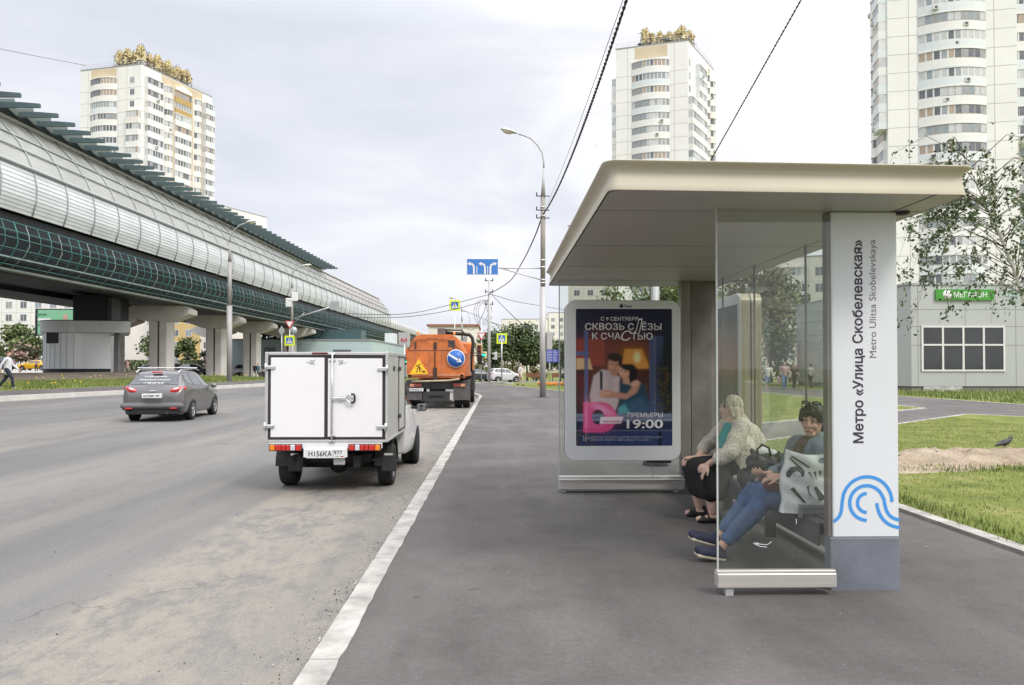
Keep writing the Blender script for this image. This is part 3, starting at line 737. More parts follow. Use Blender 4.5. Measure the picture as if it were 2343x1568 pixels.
bb = MB(); bb.box(-30.15, -29.8, 60.35, 60.7, .6, 4.15); bb.build('doorway_pillar', mat('pillar_grey', (.16, .16, .165), .6, var=.1), ks, True)
bb = MB(); bb.box(-33.6, -31.0, 60.8, 64.5, 5.11, 7.2); bb.box(-31.0, -30.6, 60.9, 62.3, 5.11, 7.0, 1); bb.build('stair_tower', [DARKM, mat('tower_slate', (.06, .07, .08), .5, var=.1)], ks, True)
bb = MB(); bb.box(-31, -26, 60, 64, .2, .95); bb.build('step_slab', CONC, ks, True)
# ================================================================== bus shelter
sh = thing('bus_shelter', 'steel and glass bus shelter with beige roof and white station name pillar', 'bus shelter', (1.75, 7.0, 0))
FASC = mat('fascia_beige', (0.52, 0.475, 0.375), 0.62, 0.12, var=0.05, scale=1.2)
CEIL = mat('ceiling_panel', (0.43, 0.405, 0.385), 0.45, 0.0, var=0.04, scale=1.0)
BRUSH = mat('brushed_steel', (0.56, 0.535, 0.50), 0.42, 0.5, var=0.12, scale=6, stretch=(0.3, 1, 6))
SEAM = mat('seam_dark', (0.05, 0.045, 0.04), 0.8, var=0)
GL = glass_mat('shelter_glass', (0.945, 0.965, 0.945), 0.022, (0.50, 0.50, 0.46))
GLE = mat('glass_edge', (0.50, 0.52, 0.49), 0.25, var=0.1, scale=10)
X0, X1, Y0, Y1 = 0.64, 2.80, 4.34, 9.50
def outline(o, r=0.06, n=5):
    pts = []
    for cx, cy, a in ((X1-r, Y1-r, 0), (X0+r, Y1-r, 90), (X0+r, Y0+r, 180), (X1-r, Y0+r, 270)):
        for i in range(n+1):
            t_ = R(a+90*i/n); pts.append((cx+(r+o)*math.cos(t_), cy+(r+o)*math.sin(t_)))
    return [(x, y+0.045*(x-X0)) for x, y in pts]
prof = [(0.0, 2.472), (0.001, 2.477), (-0.006, 2.508), (-0.013, 2.540), (-0.018, 2.568), (-0.017, 2.590), (-0.006, 2.608), (0.014, 2.622), (0.034, 2.633), (0.033, 2.638), (-0.05, 2.642)]
bb = MB(); rings = [outline(o_) for o_, z in prof]; n = len(rings[0])
bb.add([(x, y, prof[k_][1]) for k_, r_ in enumerate(rings) for x, y in r_],
       [(k_*n+i, k_*n+(i+1) % n, (k_+1)*n+(i+1) % n, (k_+1)*n+i) for k_ in range(len(prof)-1) for i in range(n)], 0, True)
rf = bb.build('roof', FASC, sh, True)
bb = MB(); bb.add([(x, y, 2.642) for x, y in outline(-.05)], [tuple(range(n))]); bb.build('roof_sheet', STEEL, rf, True)
bb = MB(); bb.box(1.343, 1.346, 4.335, 4.42, 2.475, 2.60); bb.v = [(x, y-0.001 if y < 4.36 else y, z) for x, y, z in bb.v]
bb = MB(); bb.add([(x, y, 2.496) for x, y in outline(-.01)], [tuple(range(n))]); bb.build('ceiling_backing', SEAM, rf, True)
bb = MB()
ys = [4.345, 4.92, 6.36, 7.65, 8.87, 9.49]
for ya, yb in zip(ys, ys[1:]):
    for xa, xb in ((0.655, 2.585), (2.607, 2.79)):
        g = 0.018 if ya != 4.345 else 0
        q = [(xa, ya+g), (xb, ya+g), (xb, yb-.004), (xa, yb-.018)]
        if ya == 4.345 and xa < 1: q = [(xa+.09, ya), (xb, ya), (xb, yb-.002), (xa, yb-.002), (xa, ya+.09), (xa+.03, ya+.03)]
        if ya == 4.345 and xa > 1: q = [(xa, ya), (xb-.08, ya), (xb-.02, ya+.03), (xb, ya+.08), (xb, yb-.002), (xa, yb-.002)]
        q = [(x, y+0.045*(x-X0)*(1 if y in (4.345, 9.486) or y < 4.5 or y > 9.4 else 0)) for x, y in q]
        bb.prism(q, 2.4725, 2.490, lambda a_, b_, d: (a_, b_, d))
bb.build('ceiling', CEIL, rf, True)
bb = MB(); bb.lathe([(0.001, 2.45), (.034, 2.452), (.044, 2.46), (.046, 2.472)], (2.66, 4.93, 0), n=20); bb.build('camera_dome', BLACK, sh, True)
# near pillar
PIL = mat('pillar_white', (0.70, 0.725, 0.75), 0.4, 0.0, var=0.02, scale=1)
PILB = mat('pillar_base', (0.155, 0.17, 0.20), 0.65, 0.0, var=0.22, scale=3, bump=0.1)
TRIM = mat('pillar_trim', (0.16, 0.14, 0.125), 0.5, 0.3, var=0.2, scale=4)
bb = MB(); bb.bbox(2.185, 2.620, 4.93, 5.01, 0.345, 2.470, 0.004); pil = bb.build('pillar_panel', PIL, sh, True)
bb = MB(); bb.bbox(2.165, 2.622, 4.925, 5.012, -0.02, 0.342, 0.006); bb.build('pillar_base', PILB, sh, True)
bb = MB(); bb.box(2.160, 2.183, 4.94, 5.005, 0.345, 2.468); bb.build('pillar_trim', TRIM, sh, True)
TXD = mat('lettering_dark', (0.045, 0.03, 0.06), 0.5, var=0); TXB = mat('lettering_blue', (0.06, 0.30, 0.72), 0.4, var=0)
UPX = lambda o: plane(o, (0, 0, 1), (-1, 0, 0))
def span(x0, x1, y0, y1, Y):
    a_, b_ = at(x0, y1, Y), at(x1, y0, Y); c_ = (a_+b_)/2; c_.y = Y; return c_, abs(b_.x-a_.x), abs(b_.z-a_.z)
c_, w_, h_ = span(1952, 1979, 549, 1014, 4.9285)
words('station_name', 'Метро «Улица Скобелевская»', .1, pil, TXD, UPX(c_), fit=(h_, w_), world=True, bold=0.0020)
c_, w_, h_ = span(1990, 2008, 549, 819, 4.9285)
words('station_name_latin', 'Metro Ulitsa Skobelevskaya', .1, pil, mat('lettering_grey', (0.16, 0.13, 0.15), .5, var=0), UPX(c_), fit=(h_, w_), world=True)
def stroke(b_, pts, wd, fn, m_=0):
    P_ = [Vector((p[0], p[1])) for p in pts]; k = len(P_); v = []
    for i in range(k):
        d = (P_[min(i+1, k-1)]-P_[max(i-1, 0)]).normalized(); nn = Vector((-d.y, d.x))*wd/2
        v += [fn(*(P_[i]+nn)), fn(*(P_[i]-nn))]
    b_.add(v, [(2*i, 2*i+1, 2*i+3, 2*i+2) for i in range(k-1)], m_)
def arc(cx, cy, r, a0, a1, n_=18, ry=None): return [(cx+r*math.cos(R(a0+(a1-a0)*i/n_)), cy-(ry or r)*math.sin(R(a0+(a1-a0)*i/n_))) for i in range(n_+1)]
def cub(p0, p1, p2, p3, n_=14): return [tuple((1-t)**3*p0[i]+3*(1-t)**2*t*p1[i]+3*(1-t)*t*t*p2[i]+t**3*p3[i] for i in (0, 1)) for t in [j/n_ for j in range(n_+1)]]
e2 = lambda x, y: (lambda p: (p.x, 4.9285, p.z))(at((1900+(1180+(x-1180)*.985)/2.45)*.8005, (1080+y/2.45)*.8005, 4.9285))
bb = MB()
stroke(bb, arc(1419, 877, 66, 90, 270), 24, e2)
stroke(bb, [(1419, 1000)]+arc(1419, 877, 121, 265, 20, 40)[1:]+cub((1541, 850), (1552, 930), (1570, 985), (1652, 996)), 24, e2)
stroke(bb, cub((1182, 1008), (1262, 960), (1230, 900), (1252, 835))+arc(1422, 870, 176, 168, 0, 26), 24, e2)
stroke(bb, cub((1490, 878), (1500, 960), (1540, 1035), (1652, 1050)), 24, e2)
bb.build('wave_emblem', TXB, pil, True)
# far pillar
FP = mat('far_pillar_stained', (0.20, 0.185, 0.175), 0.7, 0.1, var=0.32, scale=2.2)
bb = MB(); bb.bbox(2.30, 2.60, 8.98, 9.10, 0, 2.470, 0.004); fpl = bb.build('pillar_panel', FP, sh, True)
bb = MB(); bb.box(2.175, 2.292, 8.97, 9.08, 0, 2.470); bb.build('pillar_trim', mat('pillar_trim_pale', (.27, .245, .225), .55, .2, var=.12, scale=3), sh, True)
# glass
def pane(name, x0, x1, y0, y1, z0, z1):
    b_ = MB(); b_.box(x0, x1, y0, y1, z0, z1); return b_.build(name, GL, sh, True)
EH = mat('edge_green', (.55, .60, .55), .2, var=0.1, scale=6)
pn = pane('glass_panel', 1.412, 2.158, 4.845, 4.853, 0.155, 2.470)
bb = MB(); bb.box(1.402, 1.411, 4.842, 4.856, 0.155, 2.470); bb.build('glass_edge', GLE, pn, True)
bb = MB(); bb.bbox(1.395, 2.158, 4.81, 4.89, 0.050, 0.142, .006); bb.bbox(1.395, 2.158, 4.825, 4.875, 0.142, 0.158, .003); bb.build('base_rail', BRUSH, sh, True)
bb = MB(); bb.box(1.45, 1.50, 4.825, 4.875, -.02, .046); bb.build('rail_foot', STEEL, sh, True)
pn = pane('glass_panel', 0.735, 2.17, 8.93, 8.938, 0.175, 2.470)
bb = MB(); bb.box(0.722, 0.734, 8.925, 8.943, 0.175, 2.470); bb.box(1.82, 1.828, 8.926, 8.929, 0.175, 2.47); bb.build('glass_edge', GLE, pn, True)
bb = MB(); bb.bbox(0.715, 2.172, 8.80, 8.98, 0.035, 0.155, .008); bb.box(0.715, 2.172, 8.84, 8.96, .155, .178); bb.build('base_rail', BRUSH, sh, True)
for fx in (.74, 2.05):
    bb = MB(); bb.box(fx, fx+.06, 8.84, 8.90, -.02, .036); bb.build('rail_foot', STEEL, sh, True)
bb = MB(); bb.box(.715, 2.172, 8.76, 8.80, .150, .158); bb.build('rail_lip', BRUSH, sh, True)
ysp = [5.03, 6.26, 7.52, 8.58, 8.96]
for ya, yb in zip(ysp, ysp[1:]):
    p_ = pane('glass_panel', 2.556, 2.564, ya+.006, yb-.006, 0.20, 2.470)
    b_ = MB(); b_.box(2.552, 2.568, ya-.005, ya+.005, .20, 2.47); b_.build('glass_joint', mat('joint_dark', (.09, .10, .09), .5, var=0), p_, True)
bb = MB(); bb.bbox(2.53, 2.59, 5.02, 8.96, 0.06, 0.195, .006); bb.build('base_rail', BRUSH, sh, True)
# scratches on the near pane
bb = MB()
for pts in ([(420, 1390), (560, 1400), (610, 1368)], [(405, 1385), (480, 1420), (560, 1428)], [(470, 1385), (420, 1380)], [(885, 1110), (888, 1165)]):
    stroke(bb, pts, 7, lambda x, y: (lambda p: (p.x, 4.8435, p.z))(at((2050+x/3.92)*.8005, (1200+y/3.92)*.8005, 4.8435)))
bb.build('scratch_marks', mat('scratch_white', (.7, .7, .7), .6, var=0), sh, True)

# ---------------------------------------------------------------- bench
SLAT = mat('bench_slat', (0.085, 0.082, 0.085), 0.5, 0.1, var=0.2, scale=5)
be = thing('bench', 'long dark slatted bench inside the bus shelter', 'bench', (2.33, 6.9, 0))
bb = MB()
for i in range(5): bb.bbox(2.165+.075*i, 2.165+.075*i+.062, 5.06, 8.86, .385, .412, .004)
bb.build('seat', SLAT, be, True)
bb = MB(); bb.bbox(2.142, 2.160, 5.06, 8.86, .255, .412, .004); bb.build('front_board', SLAT, be, True)
for y in (5.25, 6.5, 7.7, 8.7):
    bb = MB(); bb.box(2.20, 2.50, y-.03, y+.03, .30, .384); bb.box(2.30, 2.38, y-.03, y+.03, 0, .30); bb.build('leg', DSTEEL, be, True)
ARM = mat('armrest_grey', (.25, .25, .25), .45, .3, var=.15)
for y in (5.30, 6.62):
    bb = MB(); bb.bbox(2.11, 2.52, y-.012, y+.012, .46, .495, .004); bb.box(2.11, 2.135, y-.012, y+.012, .40, .46); bb.box(2.49, 2.515, y-.012, y+.012, .413, .46)
    if y < 6: bb.box(2.137, 2.488, y-.004, y+.004, .425, .459)
    bb.build('armrest', ARM, be, True)

# ---------------------------------------------------------------- light boxes
LB = mat('lightbox_silver', (0.66, 0.66, 0.67), 0.38, 0.2, var=0.03); LBS = mat('lightbox_bronze', (0.30, 0.255, 0.17), 0.4, 0.3, var=0.08)
def rrect(w_, h_, r, n_=6):
    pts = []
    for cx, cz, a in ((w_/2-r, h_-r, 0), (-w_/2+r, h_-r, 90), (-w_/2+r, r, 180), (w_/2-r, r, 270)):
        for i in range(n_+1): t_ = R(a+90*i/n_); pts.append((cx+r*math.cos(t_), cz+r*math.sin(t_)))
    return pts
def lightbox(root, w_, h_, d_, mb, mside, win, z0=0.0):
    o_ = rrect(w_, h_, .12); b_ = MB()
    b_.prism(o_, 0.012, d_*.46, lambda a_, c2, d: (a_, d, z0+c2)); b_.prism(o_, d_*.54, d_, lambda a_, c2, d: (a_, d, z0+c2))
    b_.prism([(x*.985, .01+z*.988) for x, z in o_], d_*.46, d_*.54, lambda a_, c2, d: (a_, d, z0+c2), 1)
    body = b_.build('cabinet', [mside, BLACK], root)
    x0, x1, za, zb = win; i_ = [(( x0+x1)/2+p[0]*(x1-x0)/w_, za+p[1]*(zb-za)/h_) for p in rrect(w_, h_, .02)]
    b_ = MB(); n_ = len(o_)
    o2 = [(x*.992, h_/2+(z-h_/2)*.992) for x, z in o_]
    b_.add([(x, .012, z0+z) for x, z in o_]+[(x, 0, z0+z) for x, z in o2]+[(x, 0, z0+z) for x, z in i_]+[(x, .012, z0+z) for x, z in i_],
           [(k_*n_+i, k_*n_+(i+1) % n_, (k_+1)*n_+(i+1) % n_, (k_+1)*n_+i) for k_ in range(3) for i in range(n_)])
    b_.build('bezel', mb, root); return body
lb = thing('advertising_lightbox', 'silver framed light box with television series poster on the end wall of the shelter', 'light box', (1.433, 8.66, .385))
lightbox(lb, 1.325, 1.835, .13, LB, mat('lightbox_edge', (.22, .20, .19), .5, .2, var=.1), (-.537, .565, .17, 1.735))
bb = MB(); bb.box(.28, .56, .03, .10, -.03, 0.0); bb.box(-.45, .45, .13, .26, .3, 1.5); bb.build('bracket', DSTEEL, lb)
# the printed poster
PW, PH = 190, 280
ii, jj = np.meshgrid(np.arange(PW), np.arange(PH)); PX = 103+ii*722/(PW-1); PY = 167+jj*1068/(PH-1)
img = np.zeros((PH, PW, 3)); img[:] = (0.022, 0.024, 0.050)
def blend(mask, c): img[:] = img*(1-mask[..., None])+np.array(c)*mask[..., None]
def sm(d, s): s = s*.55 if s < 9 else s; return 1/(1+np.exp(np.clip(d/s, -40, 40)))
def E(cx, cy, rx, ry, c, s=3, a=1.0, rot=0):
    u, v = PX-cx, PY-cy; cr_, sr = math.cos(R(rot)), math.sin(R(rot)); u, v = u*cr_+v*sr, -u*sr+v*cr_
    d = (np.sqrt((u/rx)**2+(v/ry)**2)-1)*min(rx, ry); blend(sm(d, s)*a, c)
def B(x0, y0, x1, y1, c, s=2, a=1.0): blend(sm(x0-PX, s)*sm(PX-x1, s)*sm(y0-PY, s)*sm(PY-y1, s)*a, c)
def PG(poly, c, s=2.5, a=1.0):
    ins = inside(PX.ravel(), PY.ravel(), poly).reshape(PX.shape); d = np.full(PX.shape, 1e9)
    for (xa, ya), (xb, yb) in zip(poly, poly[1:]+poly[:1]):
        t_ = np.clip(((PX-xa)*(xb-xa)+(PY-ya)*(yb-ya))/((xb-xa)**2+(yb-ya)**2+1e-9), 0, 1)
        d = np.minimum(d, np.hypot(PX-xa-t_*(xb-xa), PY-ya-t_*(yb-ya)))
    blend(sm(np.where(ins, -d, d), s)*a, c)
B(103, 380, 660, 990, (0.10, 0.035, 0.03), 25); B(200, 400, 318, 612, (0.30, 0.065, 0.045), 4); B(103, 400, 170, 560, (0.28, .05, .04), 8)
E(300, 470, 130, 140, (0.20, .06, .05), 30, .5); E(545, 590, 150, 150, (0.30, .09, .03), 40, .8)
B(440, 640, 655, 760, (0.075, .028, .022), 8); E(455, 640, 60, 60, (.08, .03, .025), 20, .6)
PG([(470, 480), (600, 480), (660, 636), (440, 636)], (0.62, .27, .06), 6); E(562, 545, 26, 42, (.85, .62, .30), 8); B(505, 635, 655, 641, (.10, .04, .02), 1.5)
PG([(103, 552), (205, 552), (228, 640), (103, 640)], (.62, .40, .22), 4); B(140, 640, 160, 720, (.05, .03, .03), 3); B(103, 690, 230, 800, (.13, .03, .03), 12, .8)
B(165, 330, 195, 990, (.10, .125, .25), 3, .9); B(103, 500, 200, 530, (.10, .13, .27), 3, .9)
B(655, 380, 765, 1000, (.075, .09, .19), 3); B(690, 380, 700, 1000, (.14, .16, .28), 2); B(738, 380, 744, 1000, (.13, .15, .26), 2)
E(780, 700, 75, 300, (.012, .018, .016), 18)
for _ in range(260):
    x, y = random.gauss(765, 42), random.uniform(610, 980); E(x, y, random.uniform(3, 10), random.uniform(3, 9), random.choice([(.015, .02, .02), (.05, .065, .02), (.09, .08, .025), (.03, .03, .04), (.10, .045, .02)]), 2, .75)
# the couple
PG([(205, 850), (235, 690), (300, 640), (360, 655), (432, 700), (440, 850), (400, 960), (225, 930)], (.52, .42, .42), 5)
PG([(320, 640), (392, 670), (382, 800), (350, 800)], (.44, .35, .36), 5, .8)
PG([(282, 655), (304, 655), (302, 800), (284, 800)], (.05, .045, .055), 2)
E(388, 610, 44, 66, (.46, .23, .15), 5, 1, 8); E(370, 600, 16, 34, (.58, .32, .22), 8, .7); PG([(352, 640), (420, 660), (400, 700), (360, 675)], (.42, .21, .14), 5)
E(396, 545, 55, 34, (.035, .022, .018), 5, 1, 8); E(436, 585, 14, 40, (.035, .022, .018), 4); E(372, 597, 9, 4, (.08, .03, .02), 2); E(408, 602, 9, 4, (.08, .03, .02), 2); E(390, 647, 14, 4, (.30, .09, .08), 2); E(388, 622, 6, 14, (.36, .17, .11), 4, .6)
PG([(430, 730), (520, 700), (620, 760), (655, 900), (650, 985), (420, 985)], (.028, .06, .09), 8)
E(510, 668, 56, 72, (.018, .014, .016), 5); E(462, 660, 38, 52, (.60, .32, .22), 5, 1, -20); E(478, 622, 44, 22, (.018, .014, .016), 4, 1, 20)
E(448, 648, 8, 4, (.10, .04, .03), 2); E(476, 656, 8, 4, (.10, .04, .03), 2); E(450, 688, 13, 5, (.62, .28, .24), 2, 1, 12); PG([(455, 700), (500, 700), (510, 760), (455, 750)], (.50, .27, .19), 4)
PG([(275, 815), (330, 795), (400, 815), (480, 830), (560, 735), (590, 745), (560, 820), (480, 872), (380, 860), (300, 860)], (.48, .24, .17), 5); E(545, 750, 34, 22, (.58, .32, .23), 4, 1, -30); E(320, 835, 46, 24, (.58, .31, .22), 4); E(350, 850, 40, 12, (.36, .17, .12), 4, .6)
PG([(418, 940), (470, 905), (520, 985), (420, 985)], (.10, .34, .38), 6); PG([(470, 905), (600, 860), (650, 985), (520, 985)], (.05, .12, .20), 10); E(600, 930, 60, 50, (.06, .10, .16), 15, .7)
B(103, 985, 830, 1045, (.17, .19, .27), 4); B(103, 1012, 830, 1018, (.06, .07, .12), 2); B(103, 1046, 830, 1110, (.020, .024, .055), 6); B(103, 1110, 830, 1240, (.028, .040, .105), 5); B(718, 1110, 745, 1240, (.012, .016, .04), 3); B(340, 1110, 352, 1240, (.045, .055, .12), 3); B(103, 1112, 830, 1120, (.10, .11, .17), 2)
for _ in range(90):
    E(random.uniform(103, 260), random.uniform(1060, 1230), random.uniform(5, 12), random.uniform(4, 10), random.choice([(.03, .04, .02), (.10, .08, .03), (.05, .05, .05), (.02, .02, .03)]), 2, .7)
hole = sm((np.sqrt(((PX-268)/46)**2+((PY-1010)/58)**2)-1)*46, 3); bak = img.copy()
B(157, 893, 285, 1130, (.62, .09, .24), 2.5); E(285, 1011, 122, 119, (.62, .09, .24), 2.5); E(300, 950, 70, 22, (.92, .38, .55), 10, .8, 30); E(180, 1000, 8, 90, (.88, .30, .48), 6, .7); E(340, 1085, 40, 20, (.50, .05, .16), 12, .7, -40); E(230, 1110, 60, 14, (.50, .05, .16), 8, .6)
img[:] = img*(1-hole[..., None])+bak*hole[..., None]; E(268, 1010, 50, 62, (.45, .05, .14), 5, .0)
PG([(288, 1010), (460, 1008), (440, 1060), (280, 1062)], (.74, .62, .66), 2)
img = np.clip(img*1.12, 0, .8)
me = bpy.data.meshes.new('poster')
wx = -.537+1.102*ii/(PW-1); wz = 1.735-1.565*jj/(PH-1)
V = np.stack([wx, np.full(wx.shape, .006), wz], -1).reshape(-1, 3)
idx = np.arange(PW*PH).reshape(PH, PW); Q = np.stack([idx[:-1, :-1], idx[1:, :-1], idx[1:, 1:], idx[:-1, 1:]], -1).reshape(-1, 4)
me.from_pydata(V.tolist(), [], Q.tolist())
ca = me.color_attributes.new('print', 'FLOAT_COLOR', 'POINT'); ca.data.foreach_set('color', np.concatenate([img.reshape(-1, 3), np.ones((PW*PH, 1))], 1).astype(np.float32).ravel())
pm = bpy.data.materials.new('printed_poster'); pm.use_nodes = True; t = pm.node_tree; at_ = t.nodes.new('ShaderNodeVertexColor'); at_.layer_name = 'print'
t.links.new(at_.outputs[0], t.nodes['Principled BSDF'].inputs['Base Color']); t.nodes['Principled BSDF'].inputs['Roughness'].default_value = .3; t.nodes['Principled BSDF'].inputs['Specular IOR Level'].default_value = 0.12
ps = link('poster', me, lb, [pm])
PT = mat('poster_white', (.74, .70, .72), .45, var=0); PT2 = mat('poster_small_print', (.34, .36, .45), .5, var=0); PTP = mat('poster_pink', (.60, .08, .22), .5, var=0)
def pt(s, x0, x1, y0, y1, m_=PT, nm='poster_lettering', **kw):
    cx, cz = -.537+1.102*((x0+x1)/2-103)/722, 1.735-1.565*((y0+y1)/2-167)/1068
    text(nm, s, .1, ps, m_, XZ((cx, .004, cz)), fit=(1.102*(x1-x0)/722, 1.565*(y1-y0)/1068), **kw)
pt('С 9 СЕНТЯБРЯ', 290, 570, 229, 260, bold=.0014); pt('СКВОЗЬ', 172, 468, 278, 332, bold=.0014); pt('С', 494, 538, 278, 332, bold=.0014); pt('Л', 540, 606, 242, 356, shear=.5); pt('ЁЗЫ', 598, 746, 264, 333, bold=.0014)
pt('К СЧА', 225, 440, 352, 406, bold=.0014); pt('С', 442, 522, 336, 416, shear=.25); pt('ТЬЮ', 518, 680, 353, 408, bold=.0014)
pt('ПРЕМЬЕРЫ', 490, 754, 977, 1014, bold=.0014); pt('19:00', 483, 755, 1030, 1101, bold=.0025)
pt('16+', 155, 205, 1152, 1197, PT2); pt('СВИДЕТЕЛЬСТВО О РЕГИСТРАЦИИ СМИ ЭЛ № ФС 77-71329 ОТ 01.11.2017 Г.', 208, 750, 1158, 1180, PT2); pt('ЛИЦЕНЗИЯ 0359-00147, 1000815 (22604) ОТ 14.12.2021 Г.', 208, 664, 1180, 1201, PT2)
pt('ЖЕНСКИЙ', 305, 434, 1032, 1052, PTP, bold=.0015)
def bez(s, x0, x1, y0, y1):
    cx, cz = -.537+1.102*((x0+x1)/2-103)/722, 1.735-1.565*((y0+y1)/2-167)/1068
    text('maker_name', s, .1, lb, INK, XZ((cx, -.0015, cz)), fit=(1.102*(x1-x0)/722, 1.565*(y1-y0)/1068), bold=.0025)
bez('Russ', 470, 523, 136, 156)
bb = MB(); bb.lathe([(.001, 0), (.022, 0)], (-.537+1.102*(445-103)/722, -.0015, 1.735-1.565*(145-167)/1068), 'Y', 20); bb.build('maker_mark', INK, lb)
# second light box stands behind the shelter, edge on to us
lb2 = thing('advertising_lightbox', 'bronze sided light box standing edge-on behind the shelter beside the old woman', 'light box', (3.02, 10.05, .55), -math.pi/2)
lightbox(lb2, 1.30, 1.83, .27, LB, LBS, (-.55, .55, .12, 1.70))
bb = MB(); bb.box(-.55, .55, .008, .011, .12, 1.70); bb.build('screen', mat('screen_dark', (.05, .05, .06), .12, 0, var=.3, scale=2), lb2)
bb = MB(); bb.box(-.4, -.3, .06, .2, -.56, 0); bb.box(.3, .4, .06, .2, -.56, 0); bb.build('leg', DSTEEL, lb2)
# ================================================================== buildings
WALL = mat('facade_white', (0.80, 0.785, 0.76), 0.8, var=0.05, scale=0.15); WALLC = mat('facade_cream', (0.78, 0.735, 0.67), 0.8, var=0.05, scale=0.15)
WALLB = mat('facade_bluish', (0.70, 0.735, 0.745), 0.8, var=0.04, scale=0.2); OCH = mat('facade_ochre', (0.60, 0.50, 0.35), 0.8, var=0.06, scale=0.3); OCH2 = mat('balcony_ochre', (0.48, 0.33, 0.13), 0.8, var=0.06)
JOINT = mat('panel_joint', (0.46, 0.44, 0.42), 0.9, var=0.1)
PGL = [mat('pane_dark', (.15, .16, .18), .12, var=.3, scale=.7), mat('pane_grey', (.34, .35, .36), .15, var=.2, scale=.7), mat('pane_pale', (.55, .56, .56), .2, var=.15), mat('pane_tan', (.42, .33, .26), .3, var=.15), mat('pane_blueish', (.30, .34, .37), .15, var=.15)]
FRW = mat('frame_white', (.68, .68, .67), .5, var=.04); FRG = mat('frame_grey', (.36, .33, .31), .6, var=.1)
def arcpts(w_, bulge, n_):
    if bulge <= 0: return [(w_*i/n_, 0.0) for i in range(n_+1)]
    return [(w_*i/n_, bulge*(1-(2*i/n_-1)**2)) for i in range(n_+1)]
def balcony_mesh(w_, bulge, proj, nseg, seed):
    """parapet of one storey's balcony: u along the wall, n outwards"""
    b_ = MB(); A = arcpts(w_, bulge, nseg if bulge else 1)
    pl = [(0, 0)]+[(u, n_+proj) for u, n_ in A]+[(w_, 0)]
    b_.prism(pl, 0, 1.18, lambda a_, c2, d: (a_, c2, d)); b_.prism([(a_, c2*1.0+(.04 if c2 > 0 else 0)) for a_, c2 in pl], 2.62, 2.86, lambda a_, c2, d: (a_, c2, d))
    b_.box(.01, w_-.01, -.02, .02, .5, 2.8)
    return b_.mesh()
def glazing_mesh(w_, bulge, proj, npane, seed):
    r_ = random.Random(seed); b_ = MB(); A = arcpts(w_, bulge, npane); half = r_.choice((npane//2, npane, npane//3))
    sets = [[0, 0, 1, 2], [1, 2, 2, 4], [0, 1, 0, 0], [3, 1, 3, 0], [1, 4, 2, 1], [0, 2, 0, 1]]; s1, s2 = r_.choice(sets), r_.choice(sets)
    f1, f2 = r_.choice((5, 5, 6)), r_.choice((5, 5, 6))
    for i in range(npane):
        (ua, na), (ub, nb) = A[i], A[i+1]; na += proj-.05; nb += proj-.05
        m_ = r_.choice(s1 if i < half else s2); fm = f1 if i < half else f2; g = .22 if fm == 5 else .12
        l_ = lambda t_: (ua+(ub-ua)*t_, na+(nb-na)*t_)
        for t0, t1, mm in ((0, g*.5, fm), (g*.5, 1-g*.5, m_), (1-g*.5, 1, fm)):
            a0, a1 = l_(t0), l_(t1); b_.add([(a0[0], a0[1], 1.30), (a1[0], a1[1], 1.30), (a1[0], a1[1], 2.56), (a0[0], a0[1], 2.56)], [(0, 1, 2, 3)], mm)
        a0, a1 = l_(0), l_(1)
        for z0, z1 in ((1.18, 1.30), (2.56, 2.62)): b_.add([(a0[0], a0[1]+.02, z0), (a1[0], a1[1]+.02, z0), (a1[0], a1[1]+.02, z1), (a0[0], a0[1]+.02, z1)], [(0, 1, 2, 3)], fm)
    if proj > .15:
        for u_ in (0.02, w_-.02): b_.add([(u_, 0, 1.2), (u_, proj-.05, 1.2), (u_, proj-.05, 2.6), (u_, 0, 2.6)], [(0, 1, 2, 3)], r_.choice((1, 2, 5)))
    return b_.mesh()
def window_mesh(w_, h_, seed):
    r_ = random.Random(seed); b_ = MB(); b_.box(-.08, w_+.08, 0, .03, -.08, h_+.08, 5)
    k_ = 2 if w_ < 1.6 else 3; m_ = r_.choice((0, 0, 1, 4))
    for i in range(k_): b_.box(w_*i/k_+.05, w_*(i+1)/k_-.05, .0, .045, .05, h_-.05, m_)
    return b_.mesh()
ALLG = PGL+[FRW, FRG]
ACM = MB().box(-.4, .4, 0, .35, 0, .6, 0).lathe([(.001, .36), (.22, .36), (.24, .355)], (0.05, 0, .3), 'Y', 10, 1).mesh()
ACMATS = [mat('cooler_white', (.6, .6, .58), .6, var=.1), mat('cooler_fan', (.12, .12, .12), .6, var=0)]
def face_mx(P_, Q_, inward):
    """columns: u along P->Q, n outwards, z up"""
    u = Vector((Q_[0]-P_[0], Q_[1]-P_[1], 0)).normalized(); n_ = Vector((u.y, -u.x, 0))
    if n_.dot(Vector((inward[0]-P_[0], inward[1]-P_[1], 0))) > 0: n_ = -n_
    M_ = Matrix((u, n_, Vector((0, 0, 1)))).transposed().to_4x4(); M_.translation = (P_[0], P_[1], 0); return M_
def put(nm, me, par, M_, mats):
    o = link(nm, me, par, mats if len(me.materials) == 0 else []); o.matrix_local = WM[par].inverted() @ M_
    WM[o] = M_; return o
